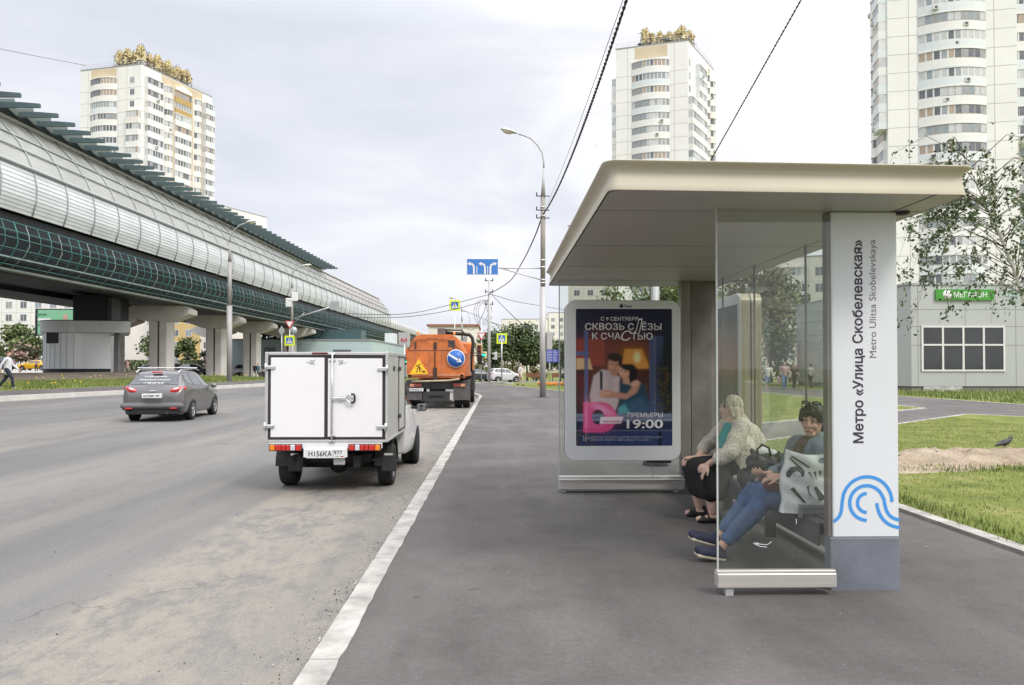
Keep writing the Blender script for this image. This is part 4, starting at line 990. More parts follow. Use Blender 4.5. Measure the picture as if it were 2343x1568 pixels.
def column(root, FM, u0, u1, bulge, proj, npane, zs, wallms, ac=0.15, seed=0):
    w_ = u1-u0; r_ = random.Random(seed); bms = {}; gms = [glazing_mesh(w_, bulge, proj, npane, seed*31+i) for i in range(5)]
    for i, z in enumerate(zs):
        wm = r_.choice(wallms)
        if wm.name not in bms: bms[wm.name] = balcony_mesh(w_, bulge, proj, 10, 0)
        M_ = FM @ Matrix.Translation((u0, 0, z))
        o = put('balcony', bms[wm.name], root, M_, [wm])
        g = link('glazing', r_.choice(gms), o); 
        if len(g.data.materials) == 0:
            for m_ in ALLG: g.data.materials.append(m_)
        if r_.random() < ac:
            q = link('air_conditioner', ACM, o); q.location = (r_.uniform(.15, .85)*w_, proj+bulge*.9*(1-(2*.5-1)**2)*.8, .35)
            if len(ACM.materials) == 0:
                for m_ in ACMATS: ACM.materials.append(m_)
def windows(root, FM, us, zs, w_, h_, seed=1):
    ms = [window_mesh(w_, h_, seed+i) for i in range(4)]; r_ = random.Random(seed)
    for z in zs:
        for u in us:
            me = r_.choice(ms); put('window', me, root, FM @ Matrix.Translation((u, 0, z)), ALLG)
def joints(root, FM, u0, u1, zs, us=(), z0=10, z1=70, t_=.08, nm='panel_joints'):
    b_ = MB()
    for z in zs: b_.box(u0, u1, 0, .012, z-t_/2, z+t_/2)
    for u in us: b_.box(u-t_/2, u+t_/2, 0, .014, z0, z1)
    b_.v = [tuple(FM @ Vector(v)) for v in b_.v]; o = b_.build(nm, JOINT, root, True); o['kind'] = 'stuff'
def boxes(root, FM, lst, m_, nm):
    for q in lst:
        b_ = MB(); b_.box(*q); b_.v = [tuple(FM @ Vector(v)) for v in b_.v]; b_.build(nm, m_, root, True)
def core(root, plan, z0, z1, m_=None, parapet=.5):
    b_ = MB(); b_.prism(plan, z0, z1, lambda a_, c2, d: (a_, c2, d)); b_.build('wall', m_ or WALL, root, True)
    cx = sum(p[0] for p in plan)/len(plan); cy = sum(p[1] for p in plan)/len(plan)
    b_ = MB(); b_.prism([(cx+(x-cx)*1.006, cy+(y-cy)*1.006) for x, y in plan], z1, z1+.25, lambda a_, c2, d: (a_, c2, d)); b_.build('roof', mat('roof_edge', (.30, .30, .31), .7, var=.1), root, True)
GOLD = mat('ornament_gold', (0.68, 0.57, 0.33), 0.5, 0.15, var=0.15, scale=0.6)
def ornament_mesh(seed):
    r_ = random.Random(seed); b_ = MB()
    for (cx, cy, cz, sc) in ((0, 0, 2.0, 1.05), (-.1, .2, 4.1, .82), (1.5, -.1, 3.0, .62)):
        cz += r_.uniform(-.3, .3); a0 = r_.uniform(0, 60)
        for a in (a0, a0+90):
            pts = []; n_ = 16
            for i in range(n_):
                rr = (1.6 if i % 2 == 0 else .95)*sc; t_ = 2*math.pi*i/n_; pts.append((rr*math.cos(t_), cz+rr*math.sin(t_)))
            c_, s_ = math.cos(R(a)), math.sin(R(a)); b_.prism(pts, -.30, .30, lambda a_, c2, d: (cx+a_*c_-d*s_, cy+a_*s_+d*c_, c2))
    for x, y in ((-1.4, -.9), (1.4, -.9), (-1.4, .9), (1.4, .9)): b_.tube([(x, y, 0), (x*.8, y*.8, 3.4), (x*.2, y*.2, 5.6)], .06, 4, 1)
    for a_, c2 in (((-1.4, -.9, 0), (1.4, -.9, 3)), ((1.4, -.9, 0), (-1.4, -.9, 3)), ((-2.4, .8, 1), (2.4, .8, 1.1)), ((-2.2, -.8, 3.4), (2.2, -.8, 3.2))): b_.tube([a_, c2], .055, 4, 1)
    return b_.mesh()
ORN = [ornament_mesh(i) for i in range(3)]
def ornaments(root, pts, z):
    q2 = list(pts)
    for (xa, ya, sa), (xb, yb, sb) in zip(pts, pts[1:]): q2.append(((xa+xb)/2, (ya+yb)/2, (sa+sb)*.40))
    for i, (x, y, s_) in enumerate(q2):
        put('roof_ornament', ORN[i % 3], root, Matrix.Translation((x, y, z)) @ Matrix.Rotation(i*1.3, 4, 'Z') @ Matrix.Scale(s_, 4), [GOLD, DSTEEL])
def rail(root, pts, z, nm='roof_railing'):
    b_ = MB()
    for h_ in (.5, 1.0): b_.tube([(x, y, z+h_) for x, y in pts], .03, 4)
    for (xa, ya), (xb, yb) in zip(pts, pts[1:]):
        k_ = int(math.hypot(xb-xa, yb-ya)/1.5)+1
        for i in range(k_+1): b_.tube([(xa+(xb-xa)*i/k_, ya+(yb-ya)*i/k_, z), (xa+(xb-xa)*i/k_, ya+(yb-ya)*i/k_, z+1)], .025, 4)
    b_.build(nm, STEEL, root, True)
# ---- tower at the left, behind the viaduct
A0, A1, A2 = (-84.0, 180.0), (-100.6, 184.5), (-75.7, 202.0); A3 = (A1[0]+A2[0]-A0[0], A1[1]+A2[1]-A0[1])
ta = thing('apartment_tower', 'white tower block with golden roof ornaments behind the viaduct roof at left', 'apartment tower', (-88, 192, 0))
core(ta, [A0, A1, A3, A2], 0, 73.0)
FU, FV = face_mx(A0, A1, A3), face_mx(A0, A2, A3)
zA = [67.75-2.85*i for i in range(15)]
column(ta, FU, 6.75, 14.3, 1.0, .1, 10, zA, [WALL, WALL, WALLB], .2, 3)
windows(ta, FU, [1.9], [z+1.1 for z in zA[:3]], 1.2, 1.4, 4); column(ta, FU, 0.02, 3.5, 0, .9, 4, zA[3:], [WALL, WALLC], .1, 5)
column(ta, FV, 1.2, 5.9, 0, .9, 6, zA, [WALL, WALL, WALLB], .3, 6); column(ta, FV, 7.0, 9.8, .8, .1, 5, zA[:], [WALL, WALLC], .1, 7)
column(ta, FV, 10.4, 15.9, 0, .35, 6, zA[:2], [OCH2], .1, 8); column(ta, FV, 10.4, 15.9, 0, .35, 6, zA[2:], [WALL, WALLB, WALL], .2, 9)
column(ta, FV, 17.1, 19.6, .8, .1, 5, zA, [WALL, WALLC], .1, 10); column(ta, FV, 20.1, 23.4, 0, 1.2, 5, zA, [WALL, WALLB], .3, 11)
boxes(ta, FV, [(6.2, 6.6, 0, .06, 30, 72.9), (9.95, 10.25, 0, .06, 30, 72.9), (16.2, 16.7, 0, .06, 30, 72.9), (19.7, 20.0, 0, .06, 30, 72.9), (6.62, 9.94, 0, .05, 70.7, 72.8), (10.26, 16.19, 0, .05, 70.9, 72.8), (16.71, 19.69, 0, .05, 70.7, 72.8)], OCH, 'ochre_panel')
boxes(ta, FU, [(6.9, 14.1, 0, .05, 70.6, 72.8)], OCH, 'ochre_panel')
b_ = MB(); b_.prism([(10.4, 70.6), (15.9, 70.6), (15.9, 71.2), (13.1, 72.3), (10.4, 71.2)], 0, .5, lambda a_, c2, d: (a_, d, c2)); b_.v = [tuple(FV @ Vector(v)) for v in b_.v]; b_.build('gable', WALL, ta, True)
joints(ta, FU, 0, 17.2, zA, [4.0, 6.5, 15.0], 28, 73); joints(ta, FV, 0, 23.5, zA, [1.0], 28, 73)
lerp = lambda p, q, t_: (p[0]+(q[0]-p[0])*t_, p[1]+(q[1]-p[1])*t_)
rail(ta, [A1, A0, A2], 73.2)
inA = lambda p, k_=.12: lerp(p, (-88, 192), k_)
ornaments(ta, [inA(lerp(A0, A1, .42))+(.8,), inA(lerp(A0, A1, .26))+(.82,), inA(lerp(A0, A1, .02))+(.95,), inA(lerp(A0, A2, .22))+(.82,), inA(lerp(A0, A2, .38))+(.8,), inA(lerp(A0, A2, .54))+(.8,), inA(lerp(A0, A2, .70))+(.82,)], 73.2)
# ---- tower in the middle
B0, B1, B2, B3 = (25.9, 165.0), (40.5, 160.0), (50.6, 176.0), (34, 182.0)
tb = thing('apartment_tower', 'white tower block with golden roof ornaments above the shelter roof', 'apartment tower', (38, 171, 0))
core(tb, [B0, B1, B2, B3], 0, 71.0); FU, FV = face_mx(B0, B1, B3), face_mx(B1, B2, B3)
zB = [64.85-2.85*i for i in range(14)]
column(tb, FU, 3.5, 11.6, 1.1, .1, 10, zB+[zB[-1]-2.85*k for k in range(1, 9)], [WALL, WALL, WALLB], .3, 21)
boxes(tb, FU, [(4.2, 11.1, 0, .05, 68.3, 70.8)], OCH, 'ochre_panel'); joints(tb, FU, 0, 15.4, zB, [2.6, 12.6], 26, 71)
windows(tb, FV, [.5], [z+1.1 for z in zB[:3]], 1.1, 1.5, 22); column(tb, FV, 5.2, 10.6, 0, 1.0, 6, zB[:3], [WALL, WALLB], .2, 23); column(tb, FV, 0.1, 10.6, 0, 1.0, 10, zB[3:], [WALL, WALLB, WALL], .4, 24)
column(tb, FV, 11.4, 14.2, .8, .1, 4, zB, [WALL], .15, 25); column(tb, FV, 16.0, 18.6, .8, .1, 4, zB, [WALL, WALLC], .15, 26); boxes(tb, FV, [(14.5, 15.7, 0, .06, 30, 70)], OCH, 'ochre_panel')
FL = face_mx(B3, B0, B1); column(tb, FL, 14.5, 18.4, 0, 1.1, 4, zB[1:], [WALL, WALLB], .2, 27); rail(tb, [B0, B1, B2], 71.2)
ornaments(tb, [lerp(lerp(B0, B1, .38), (38, 171), .12)+(.8,), lerp(lerp(B0, B1, .60), (38, 171), .3)+(.7,), lerp(lerp(B0, B1, .78), (38, 171), .35)+(.7,), lerp(lerp(B0, B1, .95), (38, 171), .12)+(.7,), lerp(lerp(B1, B2, .25), (38, 171), .2)+(.8,)], 71.2)
b_ = MB(); b_.tube([(31, 166, 72.6), (38, 163.6, 73)], .35, 6); b_.build('roof_beam', DSTEEL, tb, True)
# ---- tower at the right
C0, C1 = (60.7, 116.5), (78.4, 112.5); C2 = (C1[0]+1.6, C1[1]+7.0); C3 = (C0[0]+1.6, C0[1]+7.0)
tcw = thing('apartment_tower', 'tall white tower block with curved balconies above the grey shop at right', 'apartment tower', (71, 121, 0))
core(tcw, [C0, C1, C2, C3], 0, 72.0); FU, FV = face_mx(C0, C1, C3), face_mx(C3, C0, C1)
zC = [52.85+2.85*2-2.85*i for i in range(18)]
column(tcw, FU, 4.35, 13.85, 1.3, .1, 10, zC, [WALL, WALL, WALLB], .35, 31); joints(tcw, FU, 0, 18.1, zC, [3.05, 15.0], 6, 72)
column(tcw, FV, 3.6, 7.0, 0, 1.3, 4, zC[:8], [WALLB, WALL], .1, 32); column(tcw, FV, 2.6, 6.2, 0, .5, 4, zC[8:], [WALL, WALLB], .1, 33); column(tcw, FV, .1, 2.4, .5, .5, 3, zC, [WALL], .2, 34)
W0, W1 = (C1[0]+.5, C1[1]+3.0), (C1[0]+12, C1[1]+1.2); b_ = MB(); b_.prism([W0, W1, (W1[0]+3, W1[1]+12), (W0[0]+3, W0[1]+12)], 0, 72, lambda a_, c2, d: (a_, c2, d)); b_.build('wing', WALL, tcw, True)
FW = face_mx(W0, W1, C3); column(tcw, FW, .1, 5.2, 0, 1.5, 6, zC[:9], [WALLB, WALL], .3, 35); windows(tcw, FW, [1.6, 6.0], [z+1.0 for z in zC[9:]], 1.5, 1.5, 36)
# ---- plain slab blocks
def block(label, P_, Q_, h_, depth, us, zs, w_=1.5, wh=1.5, m_=None, stripes=(), balc=(), nm='apartment_block', inw=None):
    root = thing(nm, label, 'apartment block', ((P_[0]+Q_[0])/2, (P_[1]+Q_[1])/2, 0))
    u = Vector((Q_[0]-P_[0], Q_[1]-P_[1])).normalized(); n_ = Vector((-u.y, u.x))
    if n_.y < 0: n_ = -n_
    pl = [P_, Q_, (Q_[0]+n_.x*depth, Q_[1]+n_.y*depth), (P_[0]+n_.x*depth, P_[1]+n_.y*depth)]
    core(root, pl, -.4, h_, m_); FM = face_mx(P_, Q_, pl[2])
    windows(root, FM, us, zs, w_, wh, int(abs(P_[0]))+3)
    ln = math.hypot(Q_[0]-P_[0], Q_[1]-P_[1])
    joints(root, FM, 0, ln, [z-1.0 for z in zs], [u_-1.0 for u_ in us], 0, h_, .06)
    for (u0, u1, mm) in stripes: boxes(root, FM, [(u0, u1, .0, .1, 0, h_-.2)], mm, 'colour_panel')
    for (u0, u1, np_) in balc: column(root, FM, u0, u1, 0, .9, np_, [z-1.15 for z in zs], [m_ or WALL], .15, int(u0)+77)
    return root, FM
fr = lambda n_, a_, d: [a_+d*i for i in range(n_)]
block('white panel apartment block behind the green billboard at far left', (-150, 176), (-84, 168), 27, 14, fr(9, 34, 3.5), fr(8, 3.2, 2.85), balc=[(24, 29, 5)])
r_, FM = block('white and yellow apartment block seen between the viaduct piers', (-88, 182), (-62, 176), 26, 13, [1.5, 4.5, 20.5, 24], fr(7, 3.0, 2.85), m_=WALLC, balc=[(7.6, 11, 4)])
b_ = MB(); b_.box(12.2, 19.5, 0, 1.2, 0, 24); b_.v = [tuple(FM @ Vector(v)) for v in b_.v]; b_.build('yellow_bay', mat('facade_yellow', (.62, .46, .20), .8, var=.05, scale=.3), r_, True)
windows(r_, FM @ Matrix.Translation((0, 1.2, 0)), [13.4, 16.7], fr(7, 3.0, 2.85), 1.4, 1.5, 9)
block('tall cream apartment block peeking over the viaduct canopy', (-84.7, 230), (-75.6, 250), 50.5, 18, [2, 6, 11, 15, 18.5], fr(6, 30.5, 3.1))
block('long pale apartment block beyond the trees ahead of the road', (1.5, 302), (20, 300), 20.5, 14, fr(6, 1.2, 3.0), fr(6, 2.5, 2.85), m_=WALLC)
block('taller stepped apartment block right of the far trees', (20.2, 300), (27, 300), 23, 14, [1, 4.2], fr(7, 2.5, 2.85), m_=WALLC)
block('low pale apartment block far behind the lamp post', (27.5, 290), (48, 286), 11.5, 14, fr(6, 1.2, 3.2), fr(3, 2.5, 2.85), m_=WALL)
block('pinkish white apartment block behind the advertising poster', (18.3, 196), (44, 190), 38, 14, fr(7, 1.5, 3.5), fr(10, 8.5, 2.85), m_=WALLC)
block('cream apartment block seen through the shelter glass', (40, 136), (58.5, 128), 20.5, 13, [1.5, 4.5, 8, 16], fr(6, 3.0, 2.85), m_=WALLC, balc=[(10.6, 14.6, 5)])
hs = thing('low_building', 'small cream building with flat red edged roof behind the orange tanker', 'building', (-7.5, 130, 0))
b_ = MB(); b_.box(-11.4, -3.2, 126, 140, -.3, 8.3); b_.build('wall', WALLC, hs, True)
b_ = MB(); b_.box(-11.7, -3.0, 125.7, 140.3, 8.3, 8.6); b_.build('roof', mat('roof_red', (.33, .12, .09), .7, var=.1), hs, True)
for x in (-10, -8, -6): b_ = MB(); b_.box(x, x+1, 125.95, 126.1, 5, 6.6); b_.build('window', PGL[1], hs, True)
# ---- teal station hall under the far end of the viaduct
sth = thing('station_hall', 'low pale teal station building under the far end of the viaduct', 'station building', (-26, 120, 0))
TEW = mat('tile_teal', (.45, .56, .58), .5, var=.06, scale=.5); 
b_ = MB(); b_.prism([(-38, 108), (-18, 110), (-17.0, 150), (-38, 150)], -.3, 5.3, lambda a_, c2, d: (a_, c2, d)); b_.build('wall', TEW, sth, True)
b_ = MB(); b_.prism([(-38.1, 107.9), (-17.9, 109.9), (-16.9, 150), (-38, 150)], 5.3, 5.5, lambda a_, c2, d: (a_, c2, d)); b_.build('roof', mat('roof_grey', (.3, .32, .33), .6, var=.1), sth, True)
b_ = MB(); b_.box(-33, -31.6, 108.3, 108.6, 2.8, 4.3); b_.build('window', PGL[0], sth, True)
b_ = MB(); b_.box(-23.5, -21, 109.3, 109.6, 3.4, 4.0); b_.build('window', PGL[0], sth, True)
for i in range(7): b_ = MB(); b_.box(-17.75+.12*i, -17.5+.12*i, 116+4.2*i, 117+4.2*i, 2.2, 3.6); b_.build('window', PGL[1], sth, True)
b_ = MB(); b_.box(-19.2, -17.6, 130, 134, 5.5, 7.3); b_.build('roof_cabin', WALLB, sth, True)
b_ = MB(); b_.box(-30, -20, 112, 116, 5.5, 7.0); b_.build('upper_storey', mat('tile_teal_shaded', (.06, .11, .12), .5, var=.1), sth, True)  # shade beneath the viaduct deck is put into this darker teal
b_ = MB(); b_.box(-19.6, -17.5, 151, 153, 0, 8.4); mp_ = b_.build('metro_pillar', mat('metro_pillar_grey', (.42, .41, .40), .8, var=.1), sth, True)
text('metro_sign', 'М', 1, mp_, REDS, XZ((-18.5, 150.9, 6.9)), fit=(1.15, .65), world=True, bold=.01)
# ---- grey shop at the right
shp = thing('shop_building', 'grey panelled shop with dark windows and green signs', 'shop', (32, 49, 0))
SHP = mat('shop_panel', (.45, .465, .46), .45, .1, var=.04, scale=.3); SX = 23.6; SY = 44.0
b_ = MB(); b_.prism([(SX+.6, SY), (42, SY), (42, 59.5), (SX, 59.5), (SX, SY+.9)], .35, 6.28, lambda a_, c2, d: (a_, c2, d)); b_.build('wall', SHP, shp, True)
b_ = MB(); b_.prism([(SX+.65, SY+.08), (42, SY+.08), (42, 59.4), (SX+.08, 59.4), (SX+.08, SY+1)], -.4, .35, lambda a_, c2, d: (a_, c2, d)); b_.build('plinth', mat('plinth_grey', (.22, .21, .20), .9, var=.2, scale=1), shp, True)
b_ = MB(); b_.prism([(SX+.55, SY-.05), (42, SY-.05), (42, 59.6), (SX-.05, 59.6), (SX-.05, SY+.85)], 6.28, 6.38, lambda a_, c2, d: (a_, c2, d)); b_.build('roof_edge', SIGNBACK, shp, True)
b_ = MB()
for z in (4.85, 3.85, 2.75): b_.box(SX+.62, 42, SY-.006, SY, z-.015, z+.015); b_.box(SX-.006, SX, SY+.92, 59.4, z-.015, z+.015)
for x in (24.6, 27.4, 30.4, 33.4, 36.2): b_.box(x-.012, x+.012, SY-.007, SY, .36, 6.27)
for x in (31.9, 35, 38): b_.box(SX-.007, SX, SY+x-30, SY+x-29.98, .36, 6.27)
o = b_.build('panel_joints', mat('joint_shop', (.24, .245, .24), .8, var=0), shp, True); o['kind'] = 'stuff'
def at_y(px, py, Y): return at(px, py, Y)
p0, p1 = at(2110, 848, SY), at(2296, 748, SY); wx0, wx1, wz0, wz1 = p0.x, p1.x, p0.z, p1.z
def shopwin(nm, fn, xs, zs, par):
    b_ = MB(); b_.box(xs[0], xs[-1], -.03, .0, zs[0], zs[-1], 0)
    fr_ = b_.build('pane', [mat('shop_glass', (.022, .026, .028), .05, var=.3, scale=.7, spec=.8)], par); return fr_
b_ = MB(); b_.box(wx0, wx1, SY-.02, SY-.012, wz0, wz1); win = b_.build('window', mat('shop_glass', (.022, .026, .028), .05, var=.3, scale=.7, spec=.8), shp, True)
b_ = MB(); t_ = .055
for i in range(5): x = wx0+(wx1-wx0)*i/4; b_.box(x-t_, x+t_, SY-.07, SY-.0205, wz0-.06, wz1+.06)
zm = wz0+(wz1-wz0)*.585
for z in (wz0, zm, wz1): b_.box(wx0-t_, wx1+t_, SY-.066, SY-.021, z-.05, z+.05)
b_.build('frame', FRW, win, True)
b_ = MB(); b_.box(SX-.02, SX-.012, SY+1.6, SY+7.5, wz0, wz1); win = b_.build('window', mat('shop_glass2', (.07, .09, .11), .06, var=.3, scale=.7, spec=.8), shp, True)
b_ = MB()
for i in range(5): y = SY+1.6+5.9*i/4; b_.box(SX-.06, SX-.0205, y-t_, y+t_, wz0, wz1)
for z in (wz0, zm, wz1): b_.box(SX-.055, SX-.021, SY+1.6, SY+7.5, z-.05, z+.05)
b_.build('frame', FRW, win, True)
b_ = MB(); b_.box(24.9, 27.2, SY-.002, SY+.10, -.05, .34); b_.build('graffiti_patch', mat('graffiti_grey', (.45, .45, .44), .8, var=.5, scale=2.5), shp, True)
GRN = mat('sign_green', (.06, .30, .035), .4, var=.03)
c_, w_, h_ = span(2139, 2271, 663, 687, SY)
sg = thing('shop_sign', 'long green shop sign with white lettering over the dark shop window', 'sign', tuple(c_))
b_ = MB(); b_.box(-w_/2, w_/2, -.13, -.02, -h_/2, h_/2); bd = b_.build('board', GRN, sg)
text('lettering', 'МЕГАФОН', .4, sg, WHITE, XZ((.32, -.134, .0)), fit=(1.95, .36), bold=.006)
b_ = MB(); b_.lathe([(.001, 0), (.27, 0), (.27, .004)], (-1.05, -.135, 0), 'Y', 20); b_.build('round_mark', WHITE, sg)
p_ = at(2303, 674, SY); sg = thing('shop_sign', 'pale mint lettering on the grey shop wall behind the birch leaves', 'sign', (p_.x, SY, p_.z))
text('lettering', 'АВА', .5, sg, mat('sign_mint', (.42, .62, .55), .5, var=.05), XZ((.3, -.03, .08)), fit=(1.5, .42), bold=.006); text('lettering', 'САЛОН', .3, sg, _mats['sign_mint'], XZ((.75, -.03, -.33)), fit=(1.3, .22))
sg = thing('shop_sign', 'green sign board with three dots on the left side wall of the grey shop', 'sign', (SX, SY+4.2, 5.75))
b_ = MB(); b_.box(-.12, -.02, -3.0, 3.0, -.35, .35); b_.build('board', GRN, sg)
for i, m_ in enumerate((INK, INK, WHITE)):
    b_ = MB(); b_.lathe([(.001, 0), (.11, 0), (.11, .004)], (-.125, -1.2-.42*i, 0), 'X', 14); b_.build('dot', m_, sg)
text('lettering', 'МЕГАФОН', .4, sg, WHITE, plane((-.124, 1.0, 0), (0, -1, 0), (0, 0, 1)), fit=(2.2, .4), bold=.006)
# steps and rail by the shop's side door, billboard
bl = thing('billboard', 'green advertising billboard with a man in a suit beside the pavilion', 'billboard', (-50.5, 86, .6))
c_, w_, h_ = span(80, 178, 707, 768, 86.0)
bl.location = (c_.x, 86, .5); WM[bl] = Matrix.Translation((c_.x, 86, .5)); zc = c_.z-.5
b_ = MB(); b_.box(-w_/2, w_/2, 0, .4, zc-h_/2, zc+h_/2); b_.build('panel', DARKM, bl)
b_ = MB(); b_.box(-w_/2+.3, w_/2-.1, -.02, -.005, zc-h_/2+.12, zc+h_/2-.12); b_.build('poster', mat('billboard_green', (.22, .50, .30), .5, var=.05), bl)
b_ = MB(); b_.box(-.25, .25, .05, .35, -.6, zc-h_/2); b_.build('post', DSTEEL, bl)
b_ = MB(); b_.ell((1.0, -.04, zc+.55), (.26, .01, .36)); b_.build('printed_face', SKIN, bl)
b_ = MB(); b_.prism([(.35, -1.3), (1.8, -1.3), (1.65, .0), (1.2, .25), (.85, .25), (.45, .0)], -.035, -.03, lambda a_, c2, d: (a_, d, zc+c2)); b_.build('printed_suit', INK, bl)
for k_, (x, z, ww) in enumerate(((-1.6, .85, 1.1), (-1.35, .3, 1.4), (-1.6, -.3, 1.0))): b_ = MB(); b_.box(x-ww/2, x+ww/2, -.035, -.03, zc+z-.12, zc+z+.12); b_.build('printed_bar', WHITE if k_ == 1 else mat('print_dark_green', (.08, .25, .14), .5, var=0), bl)
# ================================================================== vehicles (local axes: x to the right, y forward, z up from the road)
def crs(P, t_):
    n_ = len(P)-1; i = min(max(int(t_), 0), n_-1); f = t_-i
    p0, p1, p2, p3 = P[max(i-1, 0)], P[i], P[i+1], P[min(i+2, n_)]
    return tuple(.5*(2*b_+(c2-a_)*f+(2*a_-5*b_+4*c2-d)*f*f+(3*b_-a_-3*c2+d)*f**3) for a_, b_, c2, d in zip(p0, p1, p2, p3))
class Shell:
    """car body: stations along y of (y, zb, hw, zm, hwb, zbelt, hwr, zroof)"""
    def __init__(s, st, sx=1, sy=1, sz=1): s.st = [(a*sy, b_*sz, c2*sx, d*sz, e_*sx, f*sz, g*sx, h_*sz) for a, b_, c2, d, e_, f, g, h_ in st]
    def prm(s, y):
        ys_ = [q[0] for q in s.st]
        if y <= ys_[0]: return s.st[0]
        if y >= ys_[-1]: return s.st[-1]
        i = max(k for k in range(len(ys_)-1) if ys_[k] <= y); f = (y-ys_[i])/(ys_[i+1]-ys_[i])
        return crs(s.st, i+f)
    def pt(s, y, u, side=1):
        _, zb, hw, zm, hwb, zbt, hwr, zr = s.prm(y)
        ring = [(0, zb), (hw*.82, zb), (hw*.96, zb+.07), (hw, zm), (hwb*1.0, zbt), ((hwb*.42+hwr*.58), zbt+(zr-zbt)*.55), (hwr, zr-.05*min(1, max(.1, (zr-zbt)*2.2))), (hwr*.8, zr), (0, zr+.022)]
        x, z = crs(ring, u); return Vector((max(x, 0)*side, y, z))
    def body(s, ny=48, nu=24):
        b_ = MB(); y0, y1 = s.st[0][0], s.st[-1][0]
        for side in (1, -1): b_.grid(lambda a, c2: s.pt(y0+(y1-y0)*a, 8*c2, side), ny, nu)
        for y in (y0, y1): b_.add([s.pt(y, 8*i/nu, 1) for i in range(nu+1)]+[s.pt(y, 8*i/nu, -1) for i in range(nu, -1, -1)], [tuple(range(2*nu+2))])
        return b_
    def patch(s, q, side=1, off=.007, n_=8, m_=6):
        """q: four (y,u) corners"""
        def fn(a, c2):
            (ya, ua), (yb, ub), (yc, uc), (yd, ud) = q
            y = (ya*(1-a)+yb*a)*(1-c2)+(yd*(1-a)+yc*a)*c2; u = (ua*(1-a)+ub*a)*(1-c2)+(ud*(1-a)+uc*a)*c2
            p = s.pt(y, u, side); e_ = .01
            n0 = (s.pt(y+e_, u, side)-s.pt(y-e_, u, side)).cross(s.pt(y, min(8, u+.05), side)-s.pt(y, u-.05, side))*side
            n0 = n0.normalized() if n0.length > 1e-9 else Vector((0, 0, 1))
            if n0.dot(p-Vector((0, y*.8, .6))) < 0: n0 = -n0
            return p+n0*off
        b_ = MB(); b_.grid(fn, n_, m_); return b_
RIM = mat('alloy_rim', (.52, .52, .52), .3, .7, var=.1); RIMD = mat('rim_steel', (.16, .16, .16), .5, .4, var=.1)
ARCH = mat('wheel_arch', (.008, .008, .008), .9, var=0)
def wheel(par, x, y, r, w_, rim=RIM, spokes=5, side=1):
    b_ = MB(); o_ = x+side*w_/2
    b_.lathe([(r*.62, -w_/2), (r*.93, -w_/2), (r, -w_/2+.03), (r, w_/2-.03), (r*.93, w_/2), (r*.62, w_/2), (r*.62, -w_/2)], (x, y, r), 'X', 24)
    wo = b_.build('wheel', RUBBER, par)
    b_ = MB(); b_.lathe([(r*.62, w_/2-.004), (r*.55, w_/2-.012), (r*.52, w_/2-.06), (.001, w_/2-.06)], (0, 0, 0), 'X', 24, [0, 0, 1])
    for k_ in range(spokes):
        a = 2*math.pi*k_/spokes; X = Matrix.Rotation(a, 4, 'X'); b_.box(w_/2-.05, w_/2-.014, -r*.085, r*.085, .02, r*.56, 0, X)
    b_.lathe([(r*.16, w_/2-.05), (r*.14, w_/2-.008), (.001, w_/2-.006)], (0, 0, 0), 'X', 12)
    b_.v = [(x+side*v[0], y+v[1], r+v[2]) for v in b_.v]; b_.build('rim', [rim, ARCH], wo); return wo
WAGON = [(-2.27, .42, .66, .55, .64, .70, .55, .74), (-2.22, .32, .84, .56, .82, .90, .70, .95), (-2.12, .25, .90, .60, .86, 1.00, .72, 1.08), (-1.72, .22, .91, .6, .88, 1.02, .64, 1.44), (-1.2, .2, .91, .6, .89, 1.00, .61, 1.49), (-.3, .2, .91, .6, .9, .97, .61, 1.50), (.35, .2, .91, .6, .9, .95, .59, 1.44), (.85, .2, .91, .6, .89, .94, .60, 1.22), (1.35, .2, .91, .6, .87, .91, .64, .99), (1.9, .22, .88, .58, .82, .80, .60, .87), (2.2, .28, .78, .5, .72, .66, .52, .72), (2.28, .36, .60, .5, .56, .58, .40, .63)]
SEDAN = [(-2.3, .4, .66, .55, .64, .78, .55, .80), (-2.2, .3, .86, .58, .82, .92, .68, .95), (-1.55, .22, .9, .6, .86, .95, .66, 1.0), (-.9, .2, .9, .6, .87, .96, .60, 1.36), (-.3, .2, .9, .6, .88, .95, .58, 1.43), (.3, .2, .9, .6, .88, .94, .58, 1.40), (.85, .2, .9, .6, .87, .92, .6, 1.18), (1.3, .2, .9, .6, .86, .9, .64, .97), (1.9, .22, .87, .58, .8, .78, .58, .84), (2.2, .28, .78, .5, .7, .64, .5, .7), (2.28, .36, .6, .5, .55, .57, .4, .61)]
